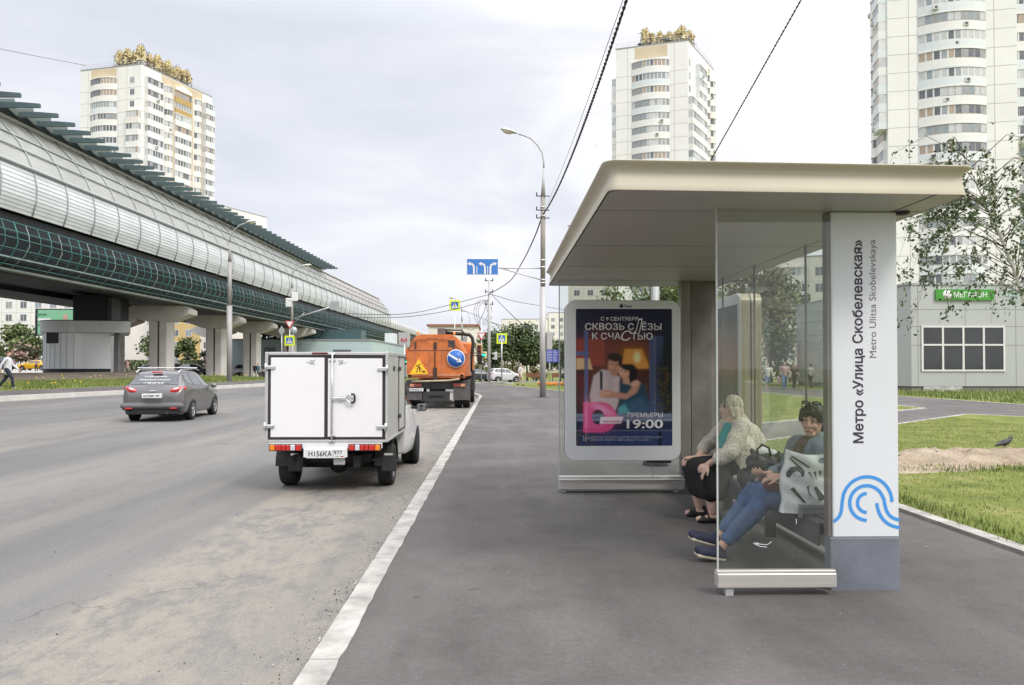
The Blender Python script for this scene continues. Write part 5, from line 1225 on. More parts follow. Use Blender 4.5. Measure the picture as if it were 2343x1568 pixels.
def make_car(label, paint, loc, rotz, st=WAGON, sc=(1, 1, 1), group=None, lights=True, rim=RIM, nm='car'):
    root = thing(nm, label, 'car', loc, rotz, group); sh_ = Shell(st, *sc); wag = st is WAGON; sx, sy, sz = sc
    b_ = sh_.body(); b_.build('body', paint, root)
    def win(nm_, q, sides=(1,)):
        for sd_ in sides: sh_.patch([(y*sy, u) for y, u in q], sd_).build(nm_, CARGLASS, root)
    if wag:
        b_ = MB(); P_ = [sh_.patch([(-2.10*sy, 6.35), (-1.78*sy, 6.35), (-1.78*sy, 8), (-2.10*sy, 8)], s_) for s_ in (1, -1)]
        for p in P_: k = len(b_.v); b_.v += p.v; b_.f += [tuple(k+i for i in f) for f in p.f]; b_.m += p.m; b_.s += p.s
        rg = b_.build('rear_window', CARGLASS, root)
        win('side_window', [(-1.80, 4.35), (-1.18, 4.22), (-1.10, 5.85), (-1.62, 5.8)], (1, -1)); win('side_window', [(-1.12, 4.2), (-.22, 4.2), (-.22, 5.85), (-1.05, 5.85)], (1, -1)); win('side_window', [(-.16, 4.2), (.98, 4.25), (.42, 5.75), (-.16, 5.85)], (1, -1))
        win('windscreen', [(.50, 6.3), (1.30, 6.3), (1.30, 8), (.50, 8)], (1, -1))
    else:
        rg = None
        win('rear_window', [(-1.50, 6.3), (-.95, 6.3), (-.95, 8), (-1.50, 8)], (1, -1)); win('side_window', [(-1.25, 4.3), (-.3, 4.2), (-.3, 5.85), (-.85, 5.8)], (1, -1)); win('side_window', [(-.24, 4.2), (.95, 4.25), (.40, 5.75), (-.24, 5.85)], (1, -1)); win('windscreen', [(.42, 6.3), (1.25, 6.3), (1.25, 8), (.42, 8)], (1, -1))
    r_ = .325*sz; wy = 1.33*sy
    for s_ in (1, -1):
        for y in (-wy, wy+.02):
            xx = .80*sx
            b_ = MB(); b_.lathe([(.001, .08*0), (r_*1.14, 0), (r_*1.14, -.06), (.001, -.06)], (0, 0, 0), 'X', 22); b_.v = [(s_*(.905*sx+v[0]+.004), y+v[1], r_+.015+v[2]) for v in b_.v]
            b_.build('wheel_arch', ARCH, root); wheel(root, s_*(xx+.02), y, r_, .21, rim, 5, s_)
    if lights:
        for s_ in (1, -1):
            if wag:
                b_ = MB(); b_.ell((0, 0, 0), (.235, .085, .085), 18, 10); b_.v = [(s_*(.68*sx+v[0]), -2.165*sy+v[1]+max(0, v[0])*.55, .935*sz+v[2]+v[0]*.22) for v in b_.v]; tl_ = b_.build('tail_light', REDLENS, root)
                b_ = MB(); b_.ell((0, 0, 0), (.13, .082, .042), 14, 8); b_.v = [(s_*(.66*sx+v[0]), -2.172*sy+v[1]+max(0, v[0])*.55, .965*sz+v[2]+v[0]*.22) for v in b_.v]; b_.build('lens', CLEAR, tl_)
            else: sh_.patch([(-2.26*sy, 3.5), (-2.0*sy, 3.6), (-2.0*sy, 4.2), (-2.24*sy, 4.2)], s_, .012).build('tail_light', REDLENS, root)
            sh_.patch([(2.24*sy, 3.9), (1.85*sy, 3.8), (1.80*sy, 4.4), (2.22*sy, 4.7)], s_, .010).build('headlight', CLEAR, root)
            b_ = MB(); b_.ell((s_*1.0*sx, .82*sy, 1.0*sz), (.10, .06, .075)); b_.build('mirror', paint, root)
    return root, sh_, rg
GREYP = mat('paint_grey', (.165, .16, .158), .32, .55, var=.04, coat=.5, scale=1)
car, shc, rg = make_car('dusty grey estate car with roof bars and white lettering on its rear window', GREYP, (-10.35, 24.7, -.15), R(6.0), WAGON, (.97, .95, 1.0))
b_ = MB()
for s_ in (1, -1): b_.tube([(s_*.60, -1.75, 1.45), (s_*.61, -1.5, 1.535), (s_*.60, 0, 1.56), (s_*.59, .4, 1.50)], .016, 6)
b_.build('roof_rail', CHROME, car)
for y in (-.25, -1.3):
    b_ = MB(); b_.bbox(-.72, .72, y-.035, y+.035, 1.575, 1.605, .008); b_.build('roof_bar', mat('roof_bar_white', (.72, .72, .72), .4, .2, var=.05), car)
b_ = MB(); b_.bbox(-.885, .885, -2.285, -2.06, .35, .57, .085); b_.build('bumper', mat('bumper_grey', (.105, .105, .108), .5, .2, var=.05), car)
b_ = MB(); b_.bbox(-.72, .72, -2.25, -2.1, .22, .35, .02); b_.build('bumper_skirt', BLACK, car)
b_ = MB(); b_.bbox(-.27, .27, -2.275, -2.15, .70, .83, .008); pl_ = b_.build('licence_plate', PLATE, car)
text('plate_lettering', 'А272МР 797', .1, pl_, INK, XZ((0, -2.278, .765)), fit=(.46, .075), bold=.002)
b_ = MB(); b_.bbox(-.14, .14, -1.80, -1.72, 1.435, 1.475, .008); b_.build('brake_light', REDLENS, car)
for i, (s_, ww) in enumerate((('КОНДИЦИОНЕРЫ', .62), ('ПРОДАЖА/УСТАНОВКА', .84), ('+7 958 649 32 07', .58))):
    z = 1.33-.095*i; y0 = -2.12+(z-1.08)/.36*.40; text('window_lettering', s_, .1, rg, WHITE, plane((0, y0-.035, z), (1, 0, 0), (0, .40, .36)), fit=(ww, .06), bold=.0015)
for s_ in (.62, -.62): b_ = MB(); b_.bbox(s_-.10, s_+.10, -2.30, -2.26, .385, .425, .005); b_.build('reflector', REDLENS, car)
b_ = MB(); b_.cyl((.45, -2.32, .27), (.45, -2.1, .27), .035, n=10); b_.build('exhaust', DSTEEL, car)
b_ = MB(); b_.bbox(-.09, .09, -2.16, -2.06, .895, .925, .005); b_.build('badge', CHROME, car)
for y in (-.65, .35): b_ = MB(); b_.bbox(.905, .935, y-.09, y+.09, .86, .89, .008); b_.build('door_handle', GREYP, car)
# cars further off
BLKP = mat('paint_black', (.012, .013, .016), .2, .2, var=0, coat=.7); DKP = mat('paint_dark_grey', (.06, .068, .072), .3, .4, var=.03, coat=.5); WHP = mat('paint_white', (.62, .62, .62), .3, 0, var=.03, coat=.5)
SILP = mat('paint_silver', (.40, .40, .385), .35, .5, var=.03, coat=.4); TAXI = mat('paint_taxi_yellow', (.72, .42, .02), .3, 0, var=.03, coat=.5); BLUP = mat('paint_navy', (.02, .025, .045), .3, .2, var=.05, coat=.4)
H90 = math.pi/2
make_car('white hatchback turning right beyond the lawn corner', WHP, (.75, 84, -.15), R(-68), WAGON, (.92, .80, 1.0))
make_car('dark grey car beside the white hatchback at the crossing', DKP, (-2.3, 86.5, -.15), R(-75), SEDAN)
make_car('dark grey off-road car parked left of the nearest viaduct pier', DKP, (-46.5, 106, .85), H90, WAGON, (1.05, 1.05, 1.15))
make_car('black sedan parked between the two nearest viaduct piers', BLKP, (-36.2, 91, .42), -H90, SEDAN, (1, 1.02, 1.02))
make_car('yellow taxi half hidden behind the lamp post', TAXI, (-33.6, 101, .35), H90, SEDAN)
make_car('silver estate car behind the pair of walkers', SILP, (-29.7, 93, .20), -H90, WAGON, (1.02, 1.03, 1.08))
make_car('yellow taxi left of the round pavilion', TAXI, (-66.0, 110, 1.05), H90, SEDAN)
make_car('dark navy van behind the man in the pale jacket', BLUP, (-68.5, 105, .9), R(80), WAGON, (1.1, 1.1, 1.3))
make_car('silver car parked beyond the benches', SILP, (10.6, 105, -.1), H90, SEDAN)

# ---------------------------------------------------------------- white box pickup
tk = thing('box_truck', 'small white box pickup with closed double rear doors and a loop handle', 'truck', (-2.165, 9.70, -.15))
ALU = mat('box_aluminium', (.60, .60, .60), .35, .5, var=.08, scale=3); DOORW = mat('door_white', (.82, .81, .82), .4, var=.02); SEALB = mat('door_seal', (.035, .026, .030), .7, var=.1); BSIDE = mat('box_side', (.60, .60, .59), .30, .35, var=.05, scale=1)
TW = 1.555; k_ = TW/1140
def bx(p): return (p-205)*k_-TW/2
def bz(p): return 1.795-(p-222)*k_
b_ = MB(); b_.box(-TW/2+.004, TW/2-.004, .02, 1.80, .665, 1.79); b_.build('box', BSIDE, tk)
def frame_part(nm, x0, x1, z0, z1, y0, y1, m_, t2=None): b_ = MB(); b_.bbox(bx(x0), bx(x1), y0, y1, bz(z1), bz(z0), .004); return b_.build(nm, m_, t2 or tk)
frame_part('frame_post', 205, 233, 222, 1060, -.012, .04, ALU); frame_part('frame_post', 1319, 1345, 222, 1060, -.012, .04, ALU)
frame_part('frame_rail', 234, 1318, 222, 249, -.011, .04, ALU); frame_part('frame_rail', 234, 1318, 1037, 1062, -.011, .04, ALU)
frame_part('door_gasket', 233, 1319, 249, 1037, -.004, .02, SEALB)
dl = frame_part('door', 259, 754, 274, 1012, -.014, .0, DOORW); dr = frame_part('door', 787, 1291, 282, 1012, -.014, .0, DOORW)
frame_part('brake_light', 640, 785, 224, 243, -.022, -.0115, mat('lens_maroon', (.12, .01, .015), .3, var=0))
for (px_, py_, d) in ((262, 365, dl), (255, 912, dl), (1288, 380, dr), (1280, 920, dr)):
    b_ = MB(); cx, cz = bx(px_), bz(py_); s_ = 1 if px_ < 700 else -1
    b_.bbox(cx-.055, cx+.055, -.034, -.0145, cz-.022, cz+.022, .006); b_.cyl((cx-s_*.062, -.03, cz-.05), (cx-s_*.062, -.03, cz+.05), .016, n=10); b_.build('hinge', CHROME, d)
b_ = MB(); b_.tube([(bx(831), -.030, bz(236)), (bx(826), -.030, bz(1058))], .011, 8)
for pz_ in (240, 300, 1000, 1050): b_.bbox(bx(800), bx(858), -.030, -.0145, bz(pz_)-.010, bz(pz_)+.010, .003)
b_.build('lock_bar', CHROME, dr)
b_ = MB(); zc = bz(652); b_.bbox(bx(832), bx(966), -.05, -.035, zc-.012, zc+.012, .004); b_.bbox(bx(895), bx(930), -.045, -.0145, zc-.03, zc+.03, .004)
b_.tube([(bx(960), -.045, zc), (bx(985), -.05, zc+.045), (bx(1012), -.052, zc+.054)], .010, 8); b_.tube([(bx(960), -.045, zc), (bx(985), -.05, zc-.045), (bx(1012), -.052, zc-.054)], .010, 8); hd = b_.build('handle', CHROME, dr)
b_ = MB(); b_.tube([(bx(1008), -.052, zc+.054), (bx(1036), -.053, zc+.05), (bx(1041), -.053, zc+.03), (bx(1041), -.053, zc-.03), (bx(1034), -.053, zc-.052), (bx(1008), -.052, zc-.054)], .013, 8); b_.build('grip', BLACK, hd)
for px_, s_ in ((645, -1), (905, 1)):
    b_ = MB(); cx, cz = bx(px_), bz(312); b_.bbox(cx-.03, cx+.03, -.022, -.0145, cz+.018, cz+.026, .002); b_.bbox(cx-.03, cx+.03, -.022, -.0145, cz-.026, cz-.018, .002); b_.bbox(cx-.012, cx+.012, -.024, -.0145, cz-.02, cz+.02, .002); b_.tube([(cx, -.022, cz), (cx+s_*.075, -.022, cz-.002)], .003, 5); b_.build('catch', CHROME, dl if s_ < 0 else dr)
# light board, lamps and plate
frame_part('light_board', 246, 1291, 1063, 1118, -.008, .03, WHITE)
def cluster(x0, order):
    b_ = MB(); b_.bbox(bx(x0), bx(x0+303), -.030, -.0085, bz(1140), bz(1076), .004); c_ = b_.build('tail_light', SEALB, tk)
    for (a, w_, mm) in order:
        b_ = MB(); b_.bbox(bx(x0+a), bx(x0+a+w_), -.042, -.0305, bz(1134), bz(1082), .006); b_.build('lens', mm, c_)
lens_l = [(8, 46, AMBER), (58, 54, REDLENS), (116, 36, REDLENS), (156, 36, REDLENS), (197, 44, CLEAR), (246, 50, REDLENS)]
cluster(249, lens_l); cluster(980, [(303-a-w_, w_, mm) for a, w_, mm in lens_l])
frame_part('plate_holder', 565, 968, 1118, 1200, -.02, .02, WHITE)
pl_ = frame_part('licence_plate', 592, 950, 1121, 1206, -.034, -.0205, PLATE)
xzp = lambda x, z: XZ((bx(x), -.0355, bz(z)))
text('plate_lettering', 'Н156КА', .1, pl_, INK, xzp(722, 1164), fit=(215*k_, 50*k_), bold=.0015); text('plate_region', '977', .1, pl_, INK, xzp(887, 1153), fit=(78*k_, 36*k_), bold=.001)
b_ = MB(); b_.box(bx(840), bx(843), -.0352, -.0342, bz(1202), bz(1125)); b_.build('plate_divider', INK, pl_); text('plate_country', 'RUS', .1, pl_, INK, xzp(880, 1189), fit=(34*k_, 12*k_))
b_ = MB(); b_.box(bx(910), bx(938), -.0353, -.0342, bz(1194), bz(1184)); b_.build('plate_flag', REDS, pl_)
# chassis
b_ = MB(); b_.box(-.40, -.32, .1, 4, .32, .46); b_.box(.32, .40, .1, 4, .32, .46); b_.tube([(-.66, .77, .28), (.66, .77, .28)], .045, 8); b_.ell((0.0, .77, .28), (.13, .12, .12)); b_.box(-.5, .5, .3, .5, .36, .46); b_.box(-.6, .6, 1.1, 1.7, .30, .5); b_.build('chassis', mat('chassis_black', (.018, .016, .015), .8, var=.3), tk)
b_ = MB(); b_.bbox(bx(835), bx(942), .02, .05, bz(1274), bz(1208), .01); b_.build('tow_guard', mat('guard_grey', (.45, .45, .45), .5, var=.1), tk)
for x0 in (335, 1238):
    b_ = MB(); b_.bbox(bx(x0), bx(x0+142), .40, .415, bz(1372), bz(1212), .01); mf = b_.build('mud_flap', mat('flap_rubber', (.028, .028, .03), .6, var=.15), tk)
    b_ = MB(); b_.box(bx(x0+30), bx(x0+110), .39, .40, bz(1215), bz(1195)); b_.build('flap_bracket', CHROME, mf)
for s_ in (1, -1):
    wheel(tk, s_*.655, .77, .285, .19, RIMD, 8, s_); wheel(tk, s_*.67, 3.15, .285, .19, RIMD, 8, s_)
    b_ = MB(); b_.prism([(.77+.37*math.cos(R(a)), .30+.37*math.sin(R(a))) for a in range(0, 181, 15)]+[(.77+.34*math.cos(R(a)), .30+.34*math.sin(R(a))) for a in range(180, -1, -15)], s_*.54, s_*.76, lambda a_, c2, d: (d, a_, c2)); b_.build('wheel_arch', BLACK, tk)
# box side details
b_ = MB()
for y0, y1, z0, z1 in ((1.03, 1.05, .70, 1.76), (1.75, 1.77, .70, 1.76), (1.05, 1.75, 1.74, 1.76), (1.05, 1.75, .70, .72)): b_.box(TW/2-.002, TW/2+.006, y0, y1, z0, z1)
sd_ = b_.build('side_door', SEALB, tk)
for z in (1.58, .92): b_ = MB(); b_.bbox(TW/2, TW/2+.03, .98, 1.10, z-.03, z+.03, .006); b_.build('hinge', DSTEEL, sd_)
b_ = MB(); b_.bbox(TW/2-.03, TW/2+.004, .02, 1.81, 1.755, 1.80, .004); b_.bbox(TW/2-.03, TW/2+.004, .02, 1.81, .655, .69, .004); b_.build('corner_trim', ALU, tk)
b_ = MB(); b_.bbox(TW/2, TW/2+.012, .5, .58, 1.55, 1.62, .004); b_.build('vent', DSTEEL, tk)
# cab
CAB = [(1.86, .30, .76, .6, .76, .92, .56, 1.38), (2.1, .26, .80, .6, .78, .93, .56, 1.42), (2.6, .24, .81, .6, .78, .92, .55, 1.41), (3.0, .24, .82, .6, .78, .90, .56, 1.2), (3.4, .26, .82, .6, .76, .86, .6, .95), (3.8, .28, .76, .55, .68, .74, .5, .78), (3.95, .36, .55, .5, .5, .6, .36, .62)]
shk = Shell(CAB); shk.body(30, 24).build('cab', WHP, tk)
for s_ in (1, -1):
    shk.patch([(1.95, 4.3), (3.05, 4.3), (2.75, 5.8), (1.95, 5.8)], s_).build('side_window', CARGLASS, tk)
    b_ = MB(); b_.lathe([(.001, 0), (.33, 0), (.33, -.06), (.001, -.06)], (0, 0, 0), 'X', 22); b_.v = [(s_*(.825+v[0]), 3.15+v[1], .30+v[2]) for v in b_.v]; b_.build('wheel_arch', ARCH, tk)
    b_ = MB(); b_.bbox(s_*.94-.085, s_*.94+.085, 2.62, 2.72, .895, 1.015, .03); mi = b_.build('mirror', BLACK, tk); b_ = MB(); b_.bbox(s_*.94-.07, s_*.94+.07, 2.612, 2.619, .908, 1.0, .002); b_.build('mirror_glass', mat('mirror', (.35, .36, .38), .03, 1.0, var=0), mi)
    b_ = MB(); b_.box(min(s_*.74, s_*.87), max(s_*.74, s_*.87), 2.66, 2.70, .93, .97); b_.build('mirror_arm', BLACK, mi)

# ---------------------------------------------------------------- orange tanker
og = thing('road_service_tanker', 'orange vacuum tanker lorry parked at the kerb with road work signs on its back', 'lorry', (-2.33, 29.6, -.15))
ORG = mat('paint_orange', (.56, .15, .035), .55, 0, var=.28, scale=2.2, coat=.1); ORGD = mat('paint_orange_worn', (.42, .17, .09), .6, 0, var=.3, scale=2)
q = .002777
def ox(p): return (p-740)*q
def oz(p): return 2.89-(p-375)*q
tp = [(330, 990), (302, 900), (310, 640), (340, 585), (365, 485), (440, 397), (510, 375), (930, 375), (1010, 420), (1075, 555), (1112, 640), (1132, 900), (1112, 990)]
b_ = MB(); b_.prism([(ox(x), oz(z)) for x, z in tp], .10, 4.4, lambda a_, c2, d: (a_, d, c2)); b_.build('tank', [ORG], og)
b_ = MB(); b_.prism([(ox(740+(x-740)*.985), oz(690+(z-690)*.985)) for x, z in tp], .02, .0995, lambda a_, c2, d: (a_, d, c2)); dr = b_.build('rear_door', ORG, og)
b_ = MB(); b_.bbox(ox(345), ox(1080), -.01, .0195, oz(596), oz(582), .004); b_.bbox(ox(430), ox(436), -.0, .0195, oz(930), oz(600), .002); b_.bbox(ox(625), ox(634), 0, .0195, oz(930), oz(600), .002); b_.bbox(ox(798), ox(806), 0, .0195, oz(930), oz(600), .002); b_.bbox(ox(330), ox(1120), -.02, .0195, oz(965), oz(932), .01); b_.build('door_ribs', ORGD, dr)
b_ = MB(); b_.box(ox(890), ox(985), -.004, .0195, oz(548), oz(458)); b_.build('hatch', mat('hatch_dark', (.07, .05, .05), .6, var=.1), dr)
b_ = MB(); b_.tube([(ox(340+i*37), -.02, oz(585-[0, 70, 115, 125, 140, 130, 128, 140, 152, 140, 150, 138, 128, 135, 130, 128, 100, 70, 30, 0][i])) for i in range(20)], .011, 5); b_.build('cable', WIRE, dr)
b_ = MB(); b_.tube([(ox(707), -.02, oz(485)), (ox(707), -.02, oz(900))], .018, 6); b_.bbox(ox(690), ox(730), -.05, .0, oz(580), oz(485), .01); b_.bbox(ox(685), ox(735), -.06, -.0, oz(1030), oz(838), .01); b_.build('lock_rod', mat('lock_dark', (.05, .035, .03), .6, .2, var=.2), dr)
for x in (435, 965): b_ = MB(); b_.bbox(ox(x-10), ox(x+10), -.04, .0, oz(580), oz(480), .006); b_.build('door_clamp', DSTEEL, dr)
for x in (355, 1082): b_ = MB(); b_.lathe([(.001, -.02), (.065, -.02), (.065, .02)], (ox(x), 0, oz(960)), 'Y', 16); b_.build('drain_cap', mat('cap_brown', (.10, .05, .04), .6, var=.1), dr)
b_ = MB(); b_.tube([(ox(375), -.03, oz(1038)), (ox(560), -.04, oz(1032)), (ox(900), -.04, oz(1022)), (ox(1050), -.03, oz(1000))], .04, 8); b_.build('drain_pipe', mat('pipe_cream', (.42, .33, .22), .6, var=.3, scale=5), og)
b_ = MB(); b_.prism([(ox(285), oz(730)), (ox(282), oz(570)), (ox(325), oz(565)), (ox(308), oz(740))], .3, 4.2, lambda a_, c2, d: (a_, d, c2)); b_.build('side_locker', ORG, og)
b_ = MB(); b_.box(ox(1120), ox(1178), .5, 3.8, oz(960), oz(640)); b_.build('side_locker', ORGD, og)
for x in (455, 967):
    b_ = MB(); b_.lathe([(.05, 0), (.05, .02), (.045, .10), (.03, .125), (.001, .13)], (ox(x), .35, 2.89), n=14); b_.build('beacon', AMBER, og)
# hose and boom over the tank
HO = mat('hose_black', (.02, .019, .02), .7, var=.2)
b_ = MB(); b_.bbox(ox(705), ox(812), 1.2, 2.6, 2.86, oz(262), .03); b_.build('boom_housing', mat('housing_grey', (.11, .10, .10), .6, var=.1), og)
b_ = MB(); b_.tube([(ox(812), 1.9, oz(322)), (ox(960), 1.9, oz(335)), (ox(1090), 1.9, oz(345)), (ox(1165), 1.9, oz(355)), (ox(1205), 1.9, oz(400)), (ox(1218), 1.9, oz(480)), (ox(1205), 1.9, oz(600)), (ox(1185), 1.9, oz(720)), (ox(1180), 2.1, oz(900))], .075, 10); b_.build('suction_hose', HO, og)
b_ = MB(); b_.tube([(ox(812), 1.6, oz(285)), (ox(1050), 1.6, oz(292)), (ox(1080), 1.7, oz(330))], .035, 6); b_.build('boom_rail', DSTEEL, og)
# signs on the door
tri = [(480, 706), (630, 938), (342, 942)]; tc = (484, 862)
b_ = MB(); b_.prism([(ox(x), oz(z)) for x, z in tri], -.045, -.03, lambda a_, c2, d: (a_, d, c2)); sg = b_.build('warning_sign', mat('sign_edge_orange', (.75, .30, .03), .5, var=.05), dr)
b_ = MB(); b_.prism([(ox(tc[0]+(x-tc[0])*.86), oz(tc[1]+(z-tc[1])*.86)) for x, z in tri], -.049, -.0455, lambda a_, c2, d: (a_, d, c2)); b_.build('sign_face', YEL, sg)
b_ = MB(); fn = lambda x, z: (ox(x), -.0505, oz(z))
for pts, ww in (([(440, 832), (455, 812), (480, 815), (492, 850), (500, 905)], 14), ([(478, 835), (462, 870), (450, 910)], 12), ([(470, 808), (520, 870), (545, 905)], 7), ([(480, 840), (500, 862)], 10)): stroke(b_, pts, ww, fn)
b_.add([fn(520, 912), fn(580, 908), fn(555, 880)], [(0, 1, 2)]); b_.lathe([(.001, 0), (.028, 0)], (ox(496), -.0505, oz(795)), 'Y', 12); b_.build('sign_symbol', INK, sg)
b_ = MB(); b_.lathe([(.001, -.015), (.350, -.015), (.352, 0), (.350, .01)], (ox(1000), -.04, oz(715)), 'Y', 36); sg = b_.build('direction_sign', WHITE, dr)
b_ = MB(); b_.lathe([(.001, -.018), (.325, -.018), (.325, -.0155)], (ox(1000), -.04, oz(715)), 'Y', 36); b_.build('sign_face', BLUE, sg)
b_ = MB(); stroke(b_, [(892, 652), (1040, 742)], 28, lambda x, z: (ox(x), -.0595, oz(z))); b_.add([(ox(x), -.0595, oz(z)) for x, z in ((1052, 706), (1082, 766), (1010, 764))], [(0, 1, 2)]); b_.build('sign_arrow', WHITE, sg)
# chassis, lights, wheels
GRM = mat('grimy_black', (.035, .033, .032), .75, var=.35, scale=3)
b_ = MB(); b_.box(-.9, .9, .2, 7.2, .75, 1.1); b_.bbox(ox(540), ox(912), -.02, .10, oz(1300), oz(1178), .01); b_.box(ox(620), ox(830), .3, 1, oz(1180), oz(1060)); b_.bbox(ox(505), ox(935), -.03, .08, oz(1312), oz(1298), .004); b_.build('chassis', GRM, og)
b_ = MB(); b_.box(ox(615), ox(830), -.026, -.0205, oz(1262), oz(1232)); b_.build('bumper_slot', ARCH, og)
DRED = mat('lens_dusty_red', (.17, .035, .03), .5, var=.2, scale=8)
for x0, mm in ((350, DRED), (962, DRED)):
    b_ = MB(); b_.bbox(ox(x0), ox(x0+172), -.03, .04, oz(1112), oz(1066), .008); tl = b_.build('tail_light', mm, og)
    b_ = MB(); b_.bbox(ox(x0+(8 if x0 < 700 else 105)), ox(x0+(66 if x0 < 700 else 164)), -.036, -.0305, oz(1108), oz(1070), .003); b_.build('lens', mat('lens_dusty_amber', (.52, .26, .12), .4, var=.1), tl)
b_ = MB(); b_.bbox(ox(350), ox(545), -.035, -.01, oz(1172), oz(1130), .004); pl_ = b_.build('licence_plate', PLATE, og); text('plate_lettering', 'К999ЕВ 77', .1, pl_, INK, XZ((ox(447), -.0365, oz(1151))), fit=(.48, .075), bold=.002)
for x0, x1, z0 in ((315, 530, 1115), (962, 1200, 1110)):
    b_ = MB(); b_.bbox(ox(x0), ox(x1), .02, .05, oz(1298), oz(z0), .01); b_.build('mud_flap', mat('flap_grey', (.085, .08, .078), .7, var=.3, scale=3), og)
for s_ in (1, -1):
    b_ = MB(); b_.prism([(.75+.62*math.cos(R(a)), .50+.62*math.sin(R(a))) for a in range(0, 181, 15)]+[(.75+.58*math.cos(R(a)), .50+.58*math.sin(R(a))) for a in range(180, -1, -15)], s_*.62, s_*1.27, lambda a_, c2, d: (d, a_, c2)); b_.build('fender', GRM, og)
    for x in (.78, 1.10): wheel(og, s_*x, .75, .50, .28, RIMD, 8, s_)
    wheel(og, s_*1.12, 5.6, .50, .28, RIMD, 8, s_)
b_ = MB(); b_.bbox(-1.22, 1.24, 4.6, 6.6, .75, 2.75, .10); b_.build('cab', ORG, og)
b_ = MB(); b_.bbox(1.0, 1.34, 3.2, 4.5, .55, 1.5, .05); b_.build('fuel_tank', GRM, og)
b_ = MB(); b_.bbox(1.40, 1.62, 5.9, 6.0, 1.75, 2.2, .03); b_.tube([(1.2, 5.95, 2.15), (1.5, 5.95, 2.15)], .02, 5); b_.build('mirror', BLACK, og)
b_ = MB(); b_.tube([(ox(590), .1, oz(1310)), (ox(610), .1, oz(1360)), (ox(660), .1, oz(1380)), (ox(710), .1, oz(1365)), (ox(730), .1, oz(1310))], .012, 6); b_.build('hanging_hose', GRM, og)
# ================================================================== lamps, signs, cables
LAMPH = mat('lamp_housing', (.55, .56, .56), .5, .2, var=.08); LAMPG = mat('lamp_glass', (.62, .58, .42), .2, var=.05)
POLEL = mat('pole_light', (.46, .455, .45), .55, .2, var=.08, scale=2); POLEB = mat('pole_brownish', (.30, .275, .245), .7, .1, var=.12, scale=2)
def lamp(label, Y, zb, col, taper, arm, head, r=(.16, .11), mats=(POLEL, POLEB), group='street lamps along the road', bands=()):
    """col: [(py)] knees of the column in photo pixels; arm and head likewise"""
    base = at(col[0][0], col[0][1], Y); base.z = zb
    root = thing('street_lamp', label, 'street lamp', tuple(base), 0, group)
    P_ = [base]+[at(x, y, Y) for x, y in col[1:]]; b_ = MB()
    for i in range(len(P_)-1): b_.cyl(P_[i], P_[i+1], r[0] if i == 0 else r[1]*1.02**(-i), (r[0] if i == 0 else r[1]), 14, 0 if i != 1 else 1)
    t_ = at(taper[0], taper[1], Y); b_.tube([P_[-1], P_[-1].lerp(t_, .5), t_], [r[1], r[1]*.55, .045], 12); b_.build('pole', list(mats), root, True)
    b_ = MB(); b_.tube([t_]+[at(x, y, Y) for x, y in arm], .038, 8); b_.build('arm', mats[0], root, True)
    a_, c2 = at(head[0], head[1], Y), at(head[2], head[3], Y); d = (c2-a_); ln = d.length; X = plane(a_, d, (0, 1, 0)); b_ = MB()
    b_.ell((ln*.55, 0, 0), (ln*.5, .17, .13), 14, 8); b_.v = [(v[0], v[1], v[2] if v[2]*1 > -.02 else -.02) for v in b_.v]
    up = X.to_3x3() @ Vector((0, 0, 1)); s_ = 1 if up.z > 0 else -1
    b_.v = [tuple(X @ Vector((v[0], v[1], s_*v[2]))) for v in b_.v]; hd = b_.build('lamp_head', LAMPH, root, True)
    b_ = MB(); b_.ell((ln*.62, 0, -.02), (ln*.32, .14, .13), 12, 6); b_.v = [(v[0], v[1], min(v[2], -.02)) for v in b_.v]; b_.v = [tuple(X @ Vector((v[0], v[1], s_*v[2]))) for v in b_.v]; b_.build('lamp_glass', LAMPG, hd, True)
    for y in bands:
        q_ = at(col[0][0], y, Y); b_ = MB(); b_.cyl((q_.x, q_.y, q_.z-.04), (q_.x, q_.y, q_.z+.04), r[1]*1.12, n=14); b_.build('band', STEEL, root, True)
    return root
c6 = lambda x, y: ((1250+x/2.6125)*.8005, (300+y/2.6125)*.8005)
lp = lamp('tall street lamp beside the shelter carrying the blue lane sign', 36.6, 0.0, [(1242, 910), (1242, 657), (1242.5, 449)], c6(795, 475), [c6(*p) for p in ((795, 430), (784, 360), (748, 300), (700, 252), (650, 230), (605, 218))], c6(605, 216)+c6(476, 182), (.150, .118), bands=(596, 612, 641, 648, 495, 475))
b_ = MB(); p_ = at(1255, 780, 36.6); b_.bbox(p_.x-.10, p_.x+.17, 36.45, 36.75, p_.z-.43, p_.z+.43, .02); b_.build('cabinet', mat('cabinet_grey', (.45, .44, .43), .5, .1, var=.05), lp, True)
b_ = MB(); q_ = at(1242, 910, 36.6); b_.lathe([(.001, .02), (.30, .02), (.30, -.02)], (q_.x, q_.y, 0), n=16); b_.build('base_plate', DSTEEL, lp, True)
for y in (450, 482, 500):
    p_ = at(1242, y, 36.6); b_ = MB(); b_.tube([(p_.x-.32, 36.5, p_.z), (p_.x+.32, 36.5, p_.z)], .025, 6); b_.tube([(p_.x-.30, 36.5, p_.z), (p_.x-.30, 36.5, p_.z+.18)], .03, 6); b_.build('cable_hook', DSTEEL, lp, True)
lamp('street lamp across the road in front of the white louvred wall', 50, .55, [(525, 872), (525, 700), (526, 600)], (526, 556), [(527, 543), (534, 529), (548, 516), (563, 510)], (560, 511, 585, 506), (.17, .13), (POLE, POLE))
l2 = lamp('street lamp across the road carrying a mast arm with grey sign backs', 70, .4, [(668, 868), (668, 760), (668, 660)], (668, 636), [(669, 624), (681, 613), (690, 609)], (688, 610, 712, 606), (.17, .12), (POLE, POLE))
c3 = lambda x, y, Y=70: at((600+x/3.347)*.8005, (600+y/3.347)*.8005, Y)
